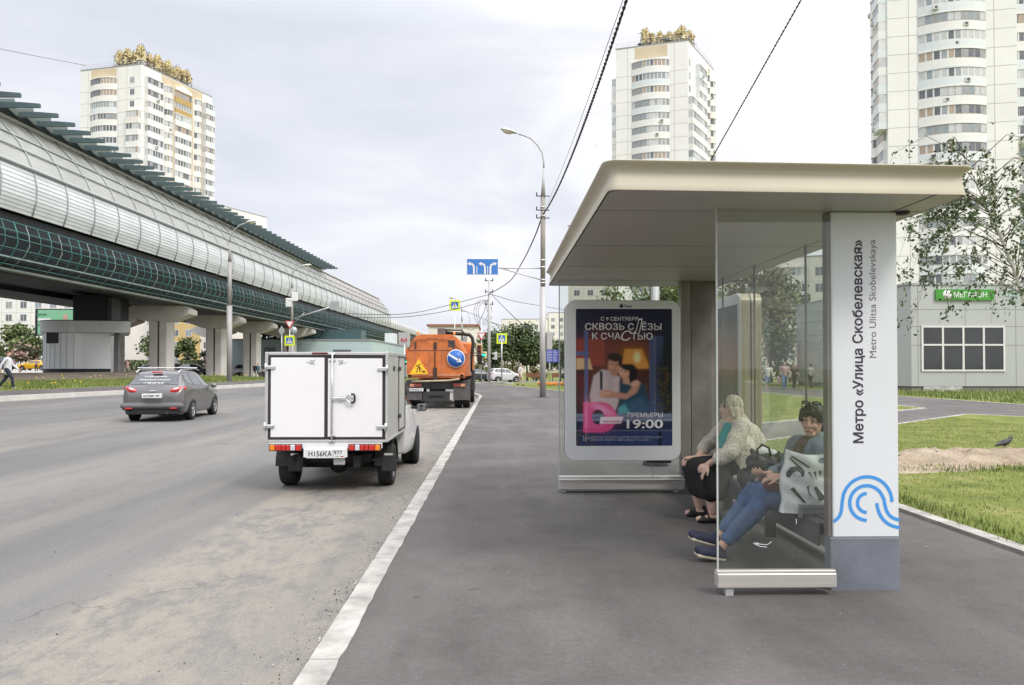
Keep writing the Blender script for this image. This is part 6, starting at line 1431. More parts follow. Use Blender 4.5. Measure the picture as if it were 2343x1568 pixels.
b_ = MB(); b_.tube([c3(785, 1045), c3(1230, 908)], .06, 8); b_.tube([c3(800, 1088), c3(905, 985), ], .035, 6); b_.build('mast_arm', POLEL, l2, True)
for x in (1176, 1219):
    a_, c2 = c3(x-20, 960), c3(x+20, 876); b_ = MB(); b_.bbox(a_.x, c2.x, 69.85, 69.9, a_.z, c2.z, .01); b_.build('sign_back', SIGNBACK, l2, True)
for (x, y) in ((760, 890), (818, 835)):
    p_ = c3(x, y); b_ = MB(); b_.bbox(p_.x-.28, p_.x+.28, 69.7, 69.85, p_.z-.4, p_.z+.4, .04); b_.build('equipment_box', WHITE, l2, True)
lamp('small far street lamp behind the raised pedestrian sign', 95, 0, [(1057, 872), (1057, 780), (1057, 735)], (1056.5, 715), [(1056, 704), (1048, 690), (1040, 684)], (1041, 684, 1028, 680), (.13, .10), (POLE, POLE))
lamp('farthest thin street lamp above the red edged roof', 140, 0, [(1074.5, 862), (1074.5, 790), (1074.5, 750)], (1074.5, 735), [(1073, 722), (1068, 715), (1062, 713)], (1063, 713, 1055, 711), (.12, .10), (POLE, POLE))
lamp('far street lamp rising out of the dark trees', 110, 0, [(1149, 862), (1149, 790), (1149, 775)], (1149, 760), [(1148, 750), (1143, 744), (1135, 741)], (1137, 742, 1122, 736), (.12, .09), (POLE, POLE))
# short white pole behind the poster wall
p_ = at(1500, 1064, 11.3); po = thing('pole', 'short white pole standing behind the poster wall of the shelter', 'pole', (p_.x, 11.3, 0)); b_ = MB(); b_.tube([(0, 0, 0), (0, 0, 3.6)], [.068, .06], 14); b_.build('shaft', POLEL, po); b_ = MB(); b_.lathe([(.19, 0), (.19, .07), (.07, .09)], n=18); b_.build('collar', DSTEEL, po)
# cable pole
cp = thing('cable_pole', 'grey metal pole where many overhead cables meet', 'pole', (at(1119, 875, 74).x, 74, 0)); zt = at(1119, 640, 74).z; b_ = MB(); b_.tube([(0, 0, 0), (0, 0, 4), (0, 0, zt)], [.16, .15, .11], 12); b_.build('shaft', POLEL, cp)
for z in (zt-.1, zt-1.2, zt-2.4): b_ = MB(); b_.tube([(-.4, 0, z), (.4, 0, z)], .04, 6); b_.tube([(-.35, 0, z-.1), (-.35, 0, z+.25)], .05, 6); b_.tube([(.35, 0, z-.1), (.35, 0, z+.25)], .05, 6); b_.build('bracket', DSTEEL, cp)
b_ = MB()
for i in range(3): b_.tube([(-.1+.9*math.cos(a_*.5)*(.5+.25*i)-.5, 0, zt-3.2+.9*math.sin(a_*.5)*(1+.2*i)) for a_ in range(0, 13)], .02, 5)
b_.build('cable_coil', WIRE, cp)
# ---- signs
def post(root, h_, r_=.04, x=0): b_ = MB(); b_.cyl((x, .03, 0), (x, .03, h_), r_, n=10); b_.build('post', STEEL, root)
def crossing_face(root, cz, s_, y=-.03, back=True):
    b_ = MB(); b_.bbox(-s_/2, s_/2, y, y+.03, cz-s_/2, cz+s_/2, .012); bd = b_.build('sign_board', LIME, root); k2 = s_*.66
    b_ = MB(); b_.box(-k2/2, k2/2, y-.004, y-.001, cz-k2/2, cz+k2/2); b_.build('sign_face', BLUE, bd)
    b_ = MB(); b_.add([(-k2*.44, y-.006, cz-k2*.38), (k2*.44, y-.006, cz-k2*.38), (0, y-.006, cz+k2*.44)], [(0, 1, 2)]); b_.build('sign_triangle', WHITE, bd)
    b_ = MB(); fn = lambda x, z: (x*k2, y-.008, cz+z*k2); b_.lathe([(.001, 0), (.05*k2, 0)], (0.01*k2, y-.008, cz+.20*k2), 'Y', 10)
    for pts, ww in (([(0, .16), (-.01, -.02)], .10), ([(-.01, 0), (.10, -.16), (.14, -.32)], .06), ([(-.01, 0), (-.10, -.18), (-.17, -.32)], .06), ([(0, .12), (.12, .0)], .045), ([(0, .12), (-.12, -.02)], .045)): stroke(b_, pts, ww, fn)
    b_.build('sign_symbol', INK, bd)
def yield_face(root, cz, s_, y=-.03):
    b_ = MB(); b_.prism([(-s_/2, cz+s_*.3), (s_/2, cz+s_*.3), (0, cz-s_*.56)], y, y+.02, lambda a_, c2, d: (a_, d, c2)); bd = b_.build('sign_board', REDS, root)
    b_ = MB(); b_.prism([(-s_*.345, cz+s_*.215), (s_*.345, cz+s_*.215), (0, cz-s_*.38)], y-.004, y-.001, lambda a_, c2, d: (a_, d, c2)); b_.build('sign_face', WHITE, bd)
p_ = at(1148, 775, 76); sg = thing('pedestrian_sign', 'pedestrian crossing sign with lime border standing before the white hatchback', 'road sign', (p_.x, 76, 0), 0, 'pedestrian crossing signs'); post(sg, p_.z+.4, .07); crossing_face(sg, p_.z, 1.03)
b_ = MB(); b_.bbox(-.75, -.45, -.1, .2, 2.2, 3.0, .05); b_.bbox(-.95, -.70, -.02, .1, 2.25, 2.42, .03); b_.bbox(-.95, -.70, -.02, .1, 2.75, 2.92, .03); b_.box(-.5, 0, .02, .06, 2.55, 2.6); b_.build('signal_housing', mat('signal_back', (.55, .55, .52), .5, var=.05), sg)
p_ = at(1040.5, 699, 90); sg = thing('pedestrian_sign', 'raised pedestrian crossing sign with lime border high above the orange tanker', 'road sign', (p_.x, 90, 0), 0, 'pedestrian crossing signs'); post(sg, p_.z, .05); crossing_face(sg, p_.z, 1.25)
p_ = at(662.6, 780, 64); sg = thing('pedestrian_sign', 'pedestrian crossing sign with lime border above the box truck', 'road sign', (p_.x, 64, .3), 0, 'pedestrian crossing signs'); post(sg, p_.z+1.0, .04); crossing_face(sg, p_.z-.3, .83); 
c2 = at(662, 741, 64); yield_face(sg, c2.z-.3, .80)
b_ = MB(); q_ = at(671, 757, 64.2); b_.lathe([(.001, 0), (.36, 0), (.36, .02)], (q_.x-p_.x, .12, q_.z-.3), 'Y', 20); b_.build('sign_back', SIGNBACK, sg)
p_ = at(644.5, 757, 62); sg = thing('priority_sign', 'grey back of a diamond sign on its own post beside the pedestrian sign', 'road sign', (p_.x, 62, .3)); post(sg, p_.z, .035); b_ = MB(); zc = p_.z-.3; b_.prism([(0, zc-.42), (.27, zc), (0, zc+.42), (-.27, zc)], -.02, .0, lambda a_, c2, d: (a_, d, c2)); b_.build('sign_board', SIGNBACK, sg)
p_ = at(1101.5, 768, 72); sg = thing('give_way_sign', 'red edged give way sign above the traffic light', 'road sign', (p_.x, 72, 0)); post(sg, p_.z+1.6, .05); yield_face(sg, p_.z, .88)
tl = thing('traffic_light', 'traffic light with pale yellow backboard and lit green arrow', 'traffic light', (p_.x, 71.6, 0)); c5 = lambda x, y: at((1130+x/3.016)*.8005, (680+y/3.016)*.8005, 71.6)
a_, d_ = c5(698, 1052), c5(750, 912); b_ = MB(); BB = mat('backboard_pale', (.72, .62, .36), .6, var=.05); b_.box(a_.x-p_.x, d_.x-p_.x, 0, .03, a_.z, d_.z); a2, d2 = c5(750, 1040), c5(789, 980); b_.box(a2.x-p_.x-.01, d2.x-p_.x, 0, .03, a2.z, d2.z); b_.build('backboard', BB, tl)
a_, d_ = c5(706, 1050), c5(742, 924); b_ = MB(); b_.bbox(a_.x-p_.x, d_.x-p_.x, -.28, -.01, a_.z, d_.z, .04); hs_ = b_.build('housing', mat('signal_housing_red', (.20, .045, .035), .5, var=.2), tl)
for i in range(3): zc = a_.z+(d_.z-a_.z)*(.18+.32*i); b_ = MB(); b_.lathe([(.001, -.285), (.10, -.285), (.13, -.40), (.14, -.40), (.11, -.28)], ((a_.x+d_.x)/2-p_.x, 0, zc), 'Y', 14); b_.build('lamp', [mat('lamp_off', (.05, .02, .02), .3, var=0)], hs_)
a_, d_ = c5(746, 1028), c5(775, 994); b_ = MB(); b_.bbox(a_.x-p_.x, d_.x-p_.x, -.2, -.01, a_.z, d_.z, .03); hs_ = b_.build('arrow_housing', BLACK, tl)
b_ = MB(); zc = (a_.z+d_.z)/2; xc = (a_.x+d_.x)/2-p_.x; b_.box(xc-.17, xc+.10, -.212, -.202, zc-.09, zc+.09); b_.add([(xc+.08, -.212, zc-.16), (xc+.22, -.212, zc), (xc+.08, -.212, zc+.16)], [(0, 1, 2)]); b_.build('green_arrow', mat('signal_green', (.02, .75, .45), .4, var=0, emit=1.2), hs_)
t2 = thing('traffic_light', 'far traffic light with green arrow left of the orange tanker', 'traffic light', (at(925, 800, 70).x, 70, -.15)); zc = at(925, 828, 70).z+.15
b_ = MB(); b_.cyl((0, .1, 0), (0, .1, zc+1.6), .06, n=10); b_.build('post', STEEL, t2); b_ = MB(); b_.bbox(-.5, .45, -.2, .05, zc-.3, zc+.3, .04); hs_ = b_.build('housing', BLACK, t2)
b_ = MB(); b_.box(-.25, .12, -.212, -.202, zc-.08, zc+.08); b_.add([(.1, -.212, zc-.17), (.3, -.212, zc), (.1, -.212, zc+.17)], [(0, 1, 2)]); b_.build('green_arrow', _mats['signal_green'], hs_)
# lane sign on the tall lamp
a_, d_ = at(1068, 630, 36.6), at(1140.5, 593, 36.6); cx, cz = (a_.x+d_.x)/2, (a_.z+d_.z)/2; w_, h_ = d_.x-a_.x, d_.z-a_.z
ls = thing('lane_sign', 'blue lane direction sign with three white arrows hung from the tall lamp', 'road sign', (cx, 36.45, cz))
b_ = MB(); b_.bbox(-w_/2, w_/2, -.02, .02, -h_/2, h_/2, .008); bd = b_.build('sign_board', WHITE, ls); b_ = MB(); b_.box(-w_/2+.025, w_/2-.025, -.024, -.0205, -h_/2+.025, h_/2-.025); b_.build('sign_face', mat('lane_sign_blue', (.05, .20, .58), .45, var=.05), bd)
fn = lambda x, y: ((x-756)/270*w_, -.027, (253-y)/134*h_)
for x0, s_ in ((683, -1), (777, -1), (823, 1)):
    b_ = MB(); stroke(b_, [(x0, 314), (x0, 262), (x0+s_*6, 240), (x0+s_*18, 231), (x0+s_*32, 230)], 15, fn); xa = x0+s_*30; b_.add([fn(xa, 212), fn(xa, 246), fn(xa+s_*26, 229)], [(0, 1, 2)]); b_.build('lane_arrow', WHITE, bd)
for x0 in (708, 800):
    b_ = MB(); b_.add([fn(x0-3, 314), fn(x0+3, 314), fn(x0+3, 248), fn(x0-3, 248)], [(0, 1, 2, 3)]); b_.build('lane_line', WHITE, bd)
b_ = MB()
for y0, y1 in ((614, 614), (613, 641)): b_.tube([at(1143, y0, 36.6), at(1240, y1, 36.6)], .03, 6)
b_.tube([at(1075, 612, 36.6), at(1143, 613, 36.6)], .03, 6); b_.build('bracket', STEEL, ls, True)
p_ = at(1264, 815, 70); sg = thing('information_board', 'blue board with white lines of text on a post by the lawn', 'sign', (p_.x, 70, 0)); post(sg, p_.z+.2, .05, -.25)
b_ = MB(); b_.bbox(-.58, .56, -.06, -.02, p_.z-.58, p_.z+.58, .01); bd = b_.build('board', mat('board_blue', (.05, .06, .36), .4, var=.05), sg)
for i in range(7):
    for x0, x1 in ((-.52, -.04), (.04, .04+random.uniform(.3, .46))): b_ = MB(); zc = p_.z+.46-.15*i; b_.box(x0, x1, -.064, -.0605, zc-.025, zc+.025); b_.build('text_line', mat('text_pale', (.5, .52, .7), .5, var=0), bd)
# ---- cables
V_up = Vector((0, 0, 1))
def cable(label, pts, r_=.012, twist=False, n_=36, group=None):
    pts = [Vector(p) for p in pts]; k = len(pts)-1; Q = [Vector(crs([tuple(p) for p in pts], k*i/n_)) for i in range(n_+1)]; b_ = MB()
    if twist:
        m_ = n_*10; Q2 = [Vector(crs([tuple(p) for p in pts], k*i/m_)) for i in range(m_+1)]; dist = 0; A, Bv = [], []
        for i, p in enumerate(Q2):
            if i: dist += (p-Q2[i-1]).length
            t_ = (Q2[min(i+1, m_)]-Q2[max(i-1, 0)]).normalized(); u_ = t_.cross(V_up).normalized(); v_ = t_.cross(u_); c_, s_ = math.cos(dist*16), math.sin(dist*16); A.append(p+(u_*c_+v_*s_)*r_); Bv.append(p-(u_*c_+v_*s_)*r_)
        b_.tube(A, r_*.95, 5); b_.tube(Bv, r_*.95, 5); b_.tube(Q2, r_*.8, 5)
    else: b_.tube(Q, r_, 5)
    o = b_.build('cable', WIRE); tag(o, label, 'cable', group); return o
def sagged(a_, b_, s_, n_=14): a_, b_ = Vector(a_), Vector(b_); return [a_.lerp(b_, i/n_)-Vector((0, 0, 4*s_*(i/n_)*(1-i/n_))) for i in range(n_+1)]
cable('thick twisted black cable running overhead from the tall lamp', sagged(at(1243, 490, 36.55), (2.47, -4, 10.27), 1.51), .020, True)
cable('thin wire strung beside the thick twisted cable', sagged(at(1250, 470, 36.55), (1.51, -4, 6.06), .49), .006)
cable('twisted cable rising behind the shelter roof to the upper right', sagged(at(1540, 520, 40), (5.97, -4, 12.9), .003), .015, True)
cable('sagging black cable from the tall lamp down to the cable pole', [at(1240, 496, 36.55), at(1222, 545, 42), at(1195, 600, 50), at(1165, 645, 62), at(1121, 672, 73.9)], .035)
grpc = 'thin cables fanning out from the cable pole'
P74 = lambda y: at(1119, y, 73.9)
for lab, pts in (('upper of two thin cables leaving the cable pole to the left', [P74(674), at(1040, 695, 73), at(960, 714, 72), at(890, 720, 71), at(780, 716, 70.5), at(670, 700, 70)]), ('lower of two thin cables leaving the cable pole to the left', [P74(686), at(1040, 708, 73), at(960, 722, 72), at(890, 727, 71), at(780, 724, 70.5), at(670, 708, 70)]),
                 ('cable sloping from the cable pole down right behind the tall lamp', [P74(672), at(1180, 690, 80), at(1250, 702, 90), at(1330, 716, 100), at(1420, 728, 110)]), ('steep cable from the cable pole down to the lamp cabinet', [P74(668), at(1150, 700, 62), at(1190, 738, 50), at(1235, 764, 37)]),
                 ('cable hanging from the cable pole down toward the tanker', [P74(680), at(1100, 730, 85), at(1080, 755, 92), at(1060, 745, 95)]), ('cable from the raised sign to the far lamp right of the cable pole', [at(1045, 705, 90), at(1085, 720, 95), at(1120, 735, 105), at(1147, 745, 110)])): cable(lab, pts, .028, group=grpc)
cable('faint high wire reaching the left tower roof', [at(-60, 100, 130), at(90, 130, 160), at(195, 150, 184)], .05)
cable('cable slung along the green guard cage from the far lamps', [at(-40, 490, 46), at(120, 555, 47.5), at(300, 606, 48.5), at(440, 630, 49.5), at(525, 634, 50), at(600, 664, 60), at(668, 690, 70)], .014)

# ================================================================== trees and bushes
LF = {'dark': [mat('leaf_dark_a', (.050, .082, .030), .6, var=.3, scale=.5), mat('leaf_dark_b', (.080, .118, .042), .6, var=.3, scale=.5), mat('leaf_dark_c', (.115, .15, .056), .6, var=.3, scale=.5)],
      'mid': [mat('leaf_mid_a', (.060, .095, .025), .6, var=.3, scale=.5), mat('leaf_mid_b', (.10, .145, .038), .6, var=.3, scale=.5), mat('leaf_mid_c', (.15, .185, .06), .6, var=.3, scale=.5)],
      'olive': [mat('leaf_olive_a', (.10, .10, .03), .6, var=.3, scale=.5), mat('leaf_olive_b', (.16, .15, .055), .6, var=.3, scale=.5), mat('leaf_olive_c', (.21, .20, .08), .6, var=.3, scale=.5)],
      'pink': [mat('flower_pink', (.36, .22, .18), .7, var=.3, scale=1), mat('leaf_rose', (.07, .08, .04), .7, var=.3), mat('flower_pale', (.42, .30, .25), .7, var=.3)]}
BARK = mat('bark_brown', (.07, .055, .042), .9, var=.3, scale=4)
def leaves(pos, sz, mats, name, parent):
    """many small leaf faces, freely turned"""
    n = len(pos); pos = np.asarray(pos); d1 = rng.normal(size=(n, 3)); d1 /= np.linalg.norm(d1, axis=1)[:, None]; d2 = rng.normal(size=(n, 3)); d2 -= d1*(d1*d2).sum(1)[:, None]; d2 /= np.linalg.norm(d2, axis=1)[:, None]
    s_ = (sz*rng.uniform(.6, 1.35, n))[:, None]; V = np.stack([pos-d1*s_, pos+d2*s_*.55, pos+d1*s_, pos-d2*s_*.55], 1).reshape(-1, 3)
    V = (V-np.array(WM[parent].translation))
    me = bpy.data.meshes.new(name); me.vertices.add(4*n); me.vertices.foreach_set('co', V.ravel()); me.loops.add(4*n); me.loops.foreach_set('vertex_index', np.arange(4*n, dtype=np.int32))
    me.polygons.add(n); me.polygons.foreach_set('loop_start', np.arange(0, 4*n, 4, dtype=np.int32)); me.polygons.foreach_set('loop_total', np.full(n, 4, np.int32))
    return me
def tree(label, x, y, z0, h_, rad, kind='mid', n=1800, leaf=.22, trunk=.12, low=.28, nm='tree', cat='tree', clumps=22, group=None, squash=1.0):
    root = thing(nm, label, cat, (x, y, z0), 0, group); r_ = random.Random(int(x*131+y*17)); cz = z0+h_*(low+1)/2; hz = h_*(1-low)/2
    b_ = MB(); top = Vector((x+r_.uniform(-.2, .2), y, z0+h_*.85)); kn = Vector((x+r_.uniform(-.15, .15), y, z0+h_*.4)); b_.tube([(x, y, z0-.2), kn, top], [trunk, trunk*.7, trunk*.15], 8)
    C_ = []
    for i in range(clumps):
        a = r_.uniform(0, 6.28); e_ = r_.uniform(-1, 1); k = r_.uniform(.45, .98); rr = math.sqrt(max(0, 1-e_*e_))*(1.0 if e_ < .2 else .85); C_.append((x+math.cos(a)*rr*rad*k, y+math.sin(a)*rr*rad*k*squash, cz+e_*hz*k, r_.uniform(.22, .42)*rad, r_.choices((0, 1, 2), (3, 4, 2))[0]))
        if i % 3 == 0: b_.tube([kn.lerp(top, r_.random()*.7), C_[-1][:3]], [trunk*.35, trunk*.08], 5)
    b_.build('trunk', BARK, root, True)
    P_ = []; mi = []
    for (cx, cy, c_z, cr_, m_) in C_:
        k = max(6, int(n/clumps*r_.uniform(.6, 1.4))); q_ = rng.normal(size=(k, 3))*np.array([cr_*.55, cr_*.55*squash, cr_*.45])+np.array([cx, cy, c_z]); P_.append(q_); mi += [m_ if r_.random() < .8 else r_.randint(0, 2) for _ in range(k)]
    P_ = np.concatenate(P_); keep = P_[:, 2] > z0+.05; P_ = P_[keep]; mi = np.array(mi)[keep]
    me = leaves(P_, leaf, None, 'crown', root); me.polygons.foreach_set('material_index', mi.astype(np.int32)); me.update(calc_edges=True); link('crown', me, root, LF[kind]); return root
tree('broad dark tree left of the clump beyond the crossing', -.2, 97, -.1, 6.0, 2.6, 'dark', 3600, .22)
tree('tallest dark tree in the clump beyond the crossing', 2.1, 98, -.1, 6.9, 2.5, 'dark', 3800, .22)
tree('dense green tree in the middle of the clump beyond the crossing', 3.9, 99, -.1, 7.2, 2.7, 'dark', 4000, .22)
tree('sloping dark tree at the right of the clump beyond the crossing', 6.0, 100, -.1, 5.8, 2.4, 'dark', 3400, .22)
tree('small dark tree right of the tall lamp', 8.4, 101, -.1, 5.2, 1.7, 'dark', 2000, .22)
tree('dark tree behind the left end of the advertising poster', 11.8, 103, -.1, 5.4, 2.2, 'dark', 2000, .24)
tree('olive bush at the foot of the give way sign', -2.0, 88, -.1, 2.6, 1.2, 'olive', 1200, .14, low=.05, nm='bush', cat='bush')
tree('yellowish bush behind the man in the white shirt', 1.6, 92, -.1, 2.3, 1.6, 'olive', 1200, .14, low=.05, nm='bush', cat='bush')
tree('low olive bush under the dark trees', 4.8, 94, -.1, 1.6, 1.3, 'olive', 900, .14, low=.05, nm='bush', cat='bush')
tree('leafy tree showing between the shelter roof and the poster', 10.6, 52, 0, 9.5, 3.0, 'mid', 3600, .16, .16, low=.42)
tree('light green tree showing left of the dark pillar', 14.2, 56, 0, 8.6, 2.6, 'mid', 2600, .16, .14, low=.35)
tree('tall loose tree seen through the shelter glass', 22.3, 66, 0, 11.5, 3.8, 'olive', 4200, .20, .18, low=.30)
tree('second loose tree behind the shelter glass beside the cream block', 26.8, 74, 0, 11.0, 3.6, 'mid', 3200, .22, .18, low=.30)
tree('dark green tree low behind the shelter glass', 21.8, 61, 0, 5.0, 2.6, 'dark', 2600, .16, low=.08)
tree('dark shrub behind the walkers at the shelter glass', 18.0, 62, 0, 3.6, 2.2, 'dark', 2000, .15, low=.04, nm='bush', cat='bush')
tree('round leafy tree left of the pavilion under the deck', -75.5, 122, 1.0, 7.0, 4.0, 'mid', 3200, .30, low=.12)
tree('light tree between pavilion and the nearest pier', -51.5, 116, .7, 6.6, 2.6, 'mid', 2200, .24, low=.2)
tree('young birch between the first two piers at left', -47.5, 117, .7, 5.6, 1.7, 'mid', 1500, .22, low=.2)
tree('dark round tree between the first two piers at right', -40.6, 112, .6, 5.6, 2.0, 'dark', 2200, .24, low=.1)
tree('pale tree beside the dark round tree', -43.2, 118, .6, 5.0, 1.6, 'mid', 1500, .22, low=.2)
tree('tall tree right of the second pier', -35.8, 118, .3, 7.6, 2.3, 'mid', 2600, .26, low=.15)
tree('leafy tree close behind the third pier', -38.4, 120, .3, 6.8, 2.0, 'mid', 2000, .26, low=.15)
tree('pink flowering bush behind the yellow taxi at left', -69.3, 113, 1.2, 3.6, 2.2, 'pink', 1500, .24, low=.3, nm='bush', cat='bush')
tree('pink flowering bush right of the nearest pier', -39.3, 104, .6, 3.4, 1.2, 'pink', 800, .2, low=.2, nm='bush', cat='bush')
hd = thing('hedge', 'long clipped green hedge behind the parked cars under the viaduct', 'hedge', (-44, 112, .6)); q_ = np.stack([rng.uniform(-57, -31, 9000), rng.uniform(110.5, 112.5, 9000), .5+2.0*rng.random(9000)**.7], 1); me = leaves(q_, .16, None, 'foliage', hd); me.polygons.foreach_set('material_index', rng.integers(0, 3, 9000).astype(np.int32)); me.update(calc_edges=True); link('foliage', me, hd, LF['mid'])
pg = thing('pergola', 'white slatted pergola frame behind the pavilion doorway', 'pergola', (-54, 108, .8))
for i in range(6): b_ = MB(); b_.box(-1.6+.62*i, -1.5+.62*i, 0, .1, 0, 2.6); b_.build('post', WHITE, pg)
b_ = MB(); b_.box(-1.7, 1.8, -.05, .15, 2.6, 2.75); b_.build('beam', WHITE, pg)
# birch on the lawn at the right edge
bi = thing('birch_tree', 'slender birch with white trunk and sparse hanging leaves at the right edge', 'tree', (9.1, 12, .03))
BW = bpy.data.materials.new('birch_bark'); BW.use_nodes = True; t = BW.node_tree; n_ = t.nodes.new('ShaderNodeTexNoise'); n_.inputs['Scale'].default_value = 6; mp_ = t.nodes.new('ShaderNodeMapping'); mp_.inputs['Scale'].default_value = (1, 1, 3); tcn = t.nodes.new('ShaderNodeTexCoord'); t.links.new(tcn.outputs['Object'], mp_.inputs[0]); t.links.new(mp_.outputs[0], n_.inputs['Vector']); rp_ = t.nodes.new('ShaderNodeValToRGB'); rp_.color_ramp.elements[0].position = .36; rp_.color_ramp.elements[0].color = (.05, .045, .04, 1); rp_.color_ramp.elements[1].position = .46; rp_.color_ramp.elements[1].color = (.62, .60, .56, 1); t.links.new(n_.outputs['Fac'], rp_.inputs[0]); t.links.new(rp_.outputs[0], t.nodes['Principled BSDF'].inputs['Base Color'])
TK = [(9.1, 12, 0), (8.82, 12, 1.2), (8.58, 12, 2.0), (8.32, 12, 2.9), (8.04, 12, 3.6), (7.72, 12, 4.3), (7.45, 12, 4.95)]
b_ = MB(); b_.tube(TK, [.05, .044, .038, .031, .024, .014, .006], 10); b_.build('trunk', BW, bi, True)
b_ = MB(); LP = []; r_ = random.Random(5)
for i in range(76):
    t_ = r_.uniform(2.5, 5.95); p0 = Vector(crs(TK, t_)); a = r_.uniform(0, 6.28); ln = r_.uniform(.5, 1.5)*(1.15-.12*(t_-2)); d = Vector((math.cos(a)*1.15-(.25 if t_ < 4 else 0), math.sin(a), 0))
    p1 = p0+d*ln*.5+Vector((0, 0, ln*.40)); p2 = p0+d*ln*.95+Vector((0, 0, ln*.18)); p3 = p2+d*ln*.16+Vector((0, 0, -ln*r_.uniform(.3, .75)))
    b_.tube([p0, p1, p2, p3], [.008, .005, .003, .0015], 4)
    for k in range(r_.randint(8, 16)):
        q0 = Vector(crs([tuple(p0), tuple(p1), tuple(p2), tuple(p3)], r_.uniform(.9, 3))); q1 = q0+Vector((r_.gauss(0, .09), r_.gauss(0, .09), -r_.uniform(.05, .35)))
        for m_ in range(r_.randint(3, 8)): LP.append(q0.lerp(q1, r_.random())+Vector((r_.gauss(0, .028), r_.gauss(0, .028), r_.gauss(0, .028))))
b_.build('branches', mat('birch_twig', (.10, .075, .06), .8, var=.2), bi, True)
me = leaves([tuple(p) for p in LP], .034, None, 'crown', bi); me.polygons.foreach_set('material_index', rng.integers(0, 3, len(LP)).astype(np.int32)); me.update(calc_edges=True); link('crown', me, bi, LF['dark'])
# benches and flower beds beyond the lawn
WD = mat('bench_brown', (.20, .085, .045), .6, var=.15, scale=3)
bn = thing('park_bench', 'leftmost brown wooden bench beyond the lawn', 'bench', (3.45, 80, 0), 0, 'brown benches beyond the lawn')
b_ = MB(); b_.box(-.45, .45, -.2, .2, .40, .45); b_.build('seat', WD, bn); b_ = MB(); b_.box(-.45, .45, .2, .25, .45, .85); b_.build('backrest', WD, bn)
for x in (-.38, .38): b_ = MB(); b_.box(x-.04, x+.04, -.2, .25, 0, .40); b_.build('leg', DSTEEL, bn)
dup(bn, (4.4, 80, 0), 0, 'brown wooden bench just left of the tall lamp'); dup(bn, (6.2, 80, 0), 0, 'brown wooden bench right of the tall lamp')
for nm, (x0, x1, y0, y1), col in (('flower_bed', (3.1, 5.4, 58, 60), (.70, .25, .02)), ('flower_bed', (8.0, 12, 56, 58), (.80, .62, .03))):
    b_ = MB()
    for i in range(260): b_.ell((random.uniform(x0, x1), random.uniform(y0, y1), random.uniform(.1, .28)), (.06, .06, .05), 5, 3)
    o = b_.build(nm, mat('flower_%02d' % int(col[1]*100), col, .6, var=.2)); o['kind'] = 'stuff'
ks_ = [(at(1124, 869, 66), 12), (at(1140, 872, 64), -20)]
for i, (p_, a) in enumerate(ks_):
    o = MB().bbox(-.7, .7, -.09, .09, -.05, .12, .02).build('kerb_stone', KERBM); o.location = (p_.x+.6, p_.y, .08); o.rotation_euler = (0, R(8), R(a)); tag(o, ['loose whitewashed kerb stone lying beside the lawn corner', 'second loose kerb stone lying tilted on the lawn'][i], 'kerb stone', 'loose kerb stones')
# ================================================================== people
SKINP = mat('skin_pale', (.60, .39, .31), .5, var=.08, scale=25); EYEW = mat('eye_white', (.6, .58, .55), .3, var=0); EYED = mat('eye_dark', (.02, .015, .012), .2, var=0); LIP = mat('lip_rose', (.40, .14, .12), .45, var=0)
BH = mat('hair_black', (.012, .011, .013), .4, var=.3, scale=30); WHH = mat('hair_pale', (.44, .39, .31), .6, var=.4, scale=40, stretch=(1, 1, .2)); BRH = mat('hair_brown', (.07, .045, .03), .6, var=.3, scale=30)
V_ = Vector
def hand(wr, d, nrm, curl=25, side=1, s_=1.0):
    """capsules of a hand: d along the fingers, nrm out of the back of the hand"""
    wr, d, nrm = V_(wr), V_(d).normalized(), V_(nrm); nrm = (nrm-d*nrm.dot(d)).normalized(); lat = d.cross(nrm)*side; P = []
    k0 = wr+d*.035*s_; P.append((wr, .021*s_, k0, .022*s_))
    for i, (o, ln) in enumerate(((-.030, .070), (-.010, .080), (.010, .075), (.028, .058))):
        kn = wr+d*(.085-.004*abs(i-1))*s_+lat*o*s_; P.append((k0+lat*o*.5*s_, .015*s_, kn, .011*s_)); p = kn; v = d.copy(); sp_ = lat*(o*1.2)
        for j, f in enumerate((.45, .32, .23)):
            v = (Matrix.Rotation(R(curl*(1.0+.15*i))*(-1)*side, 3, lat*side) @ v).normalized() if True else v
            q = p+(v*ln*f+sp_*ln*.12)*s_; P.append((p, (.0100-.0012*j)*s_, q, (.0092-.0012*j)*s_)); p = q
    t0 = wr+d*.03*s_-lat*.024*s_; t1 = t0+(d*.030-lat*.030-nrm*.008)*s_; t2 = t1+(d*.032-lat*.010-nrm*.010)*s_; P += [(t0, .014*s_, t1, .0115*s_), (t1, .011*s_, t2, .009*s_)]
    return P
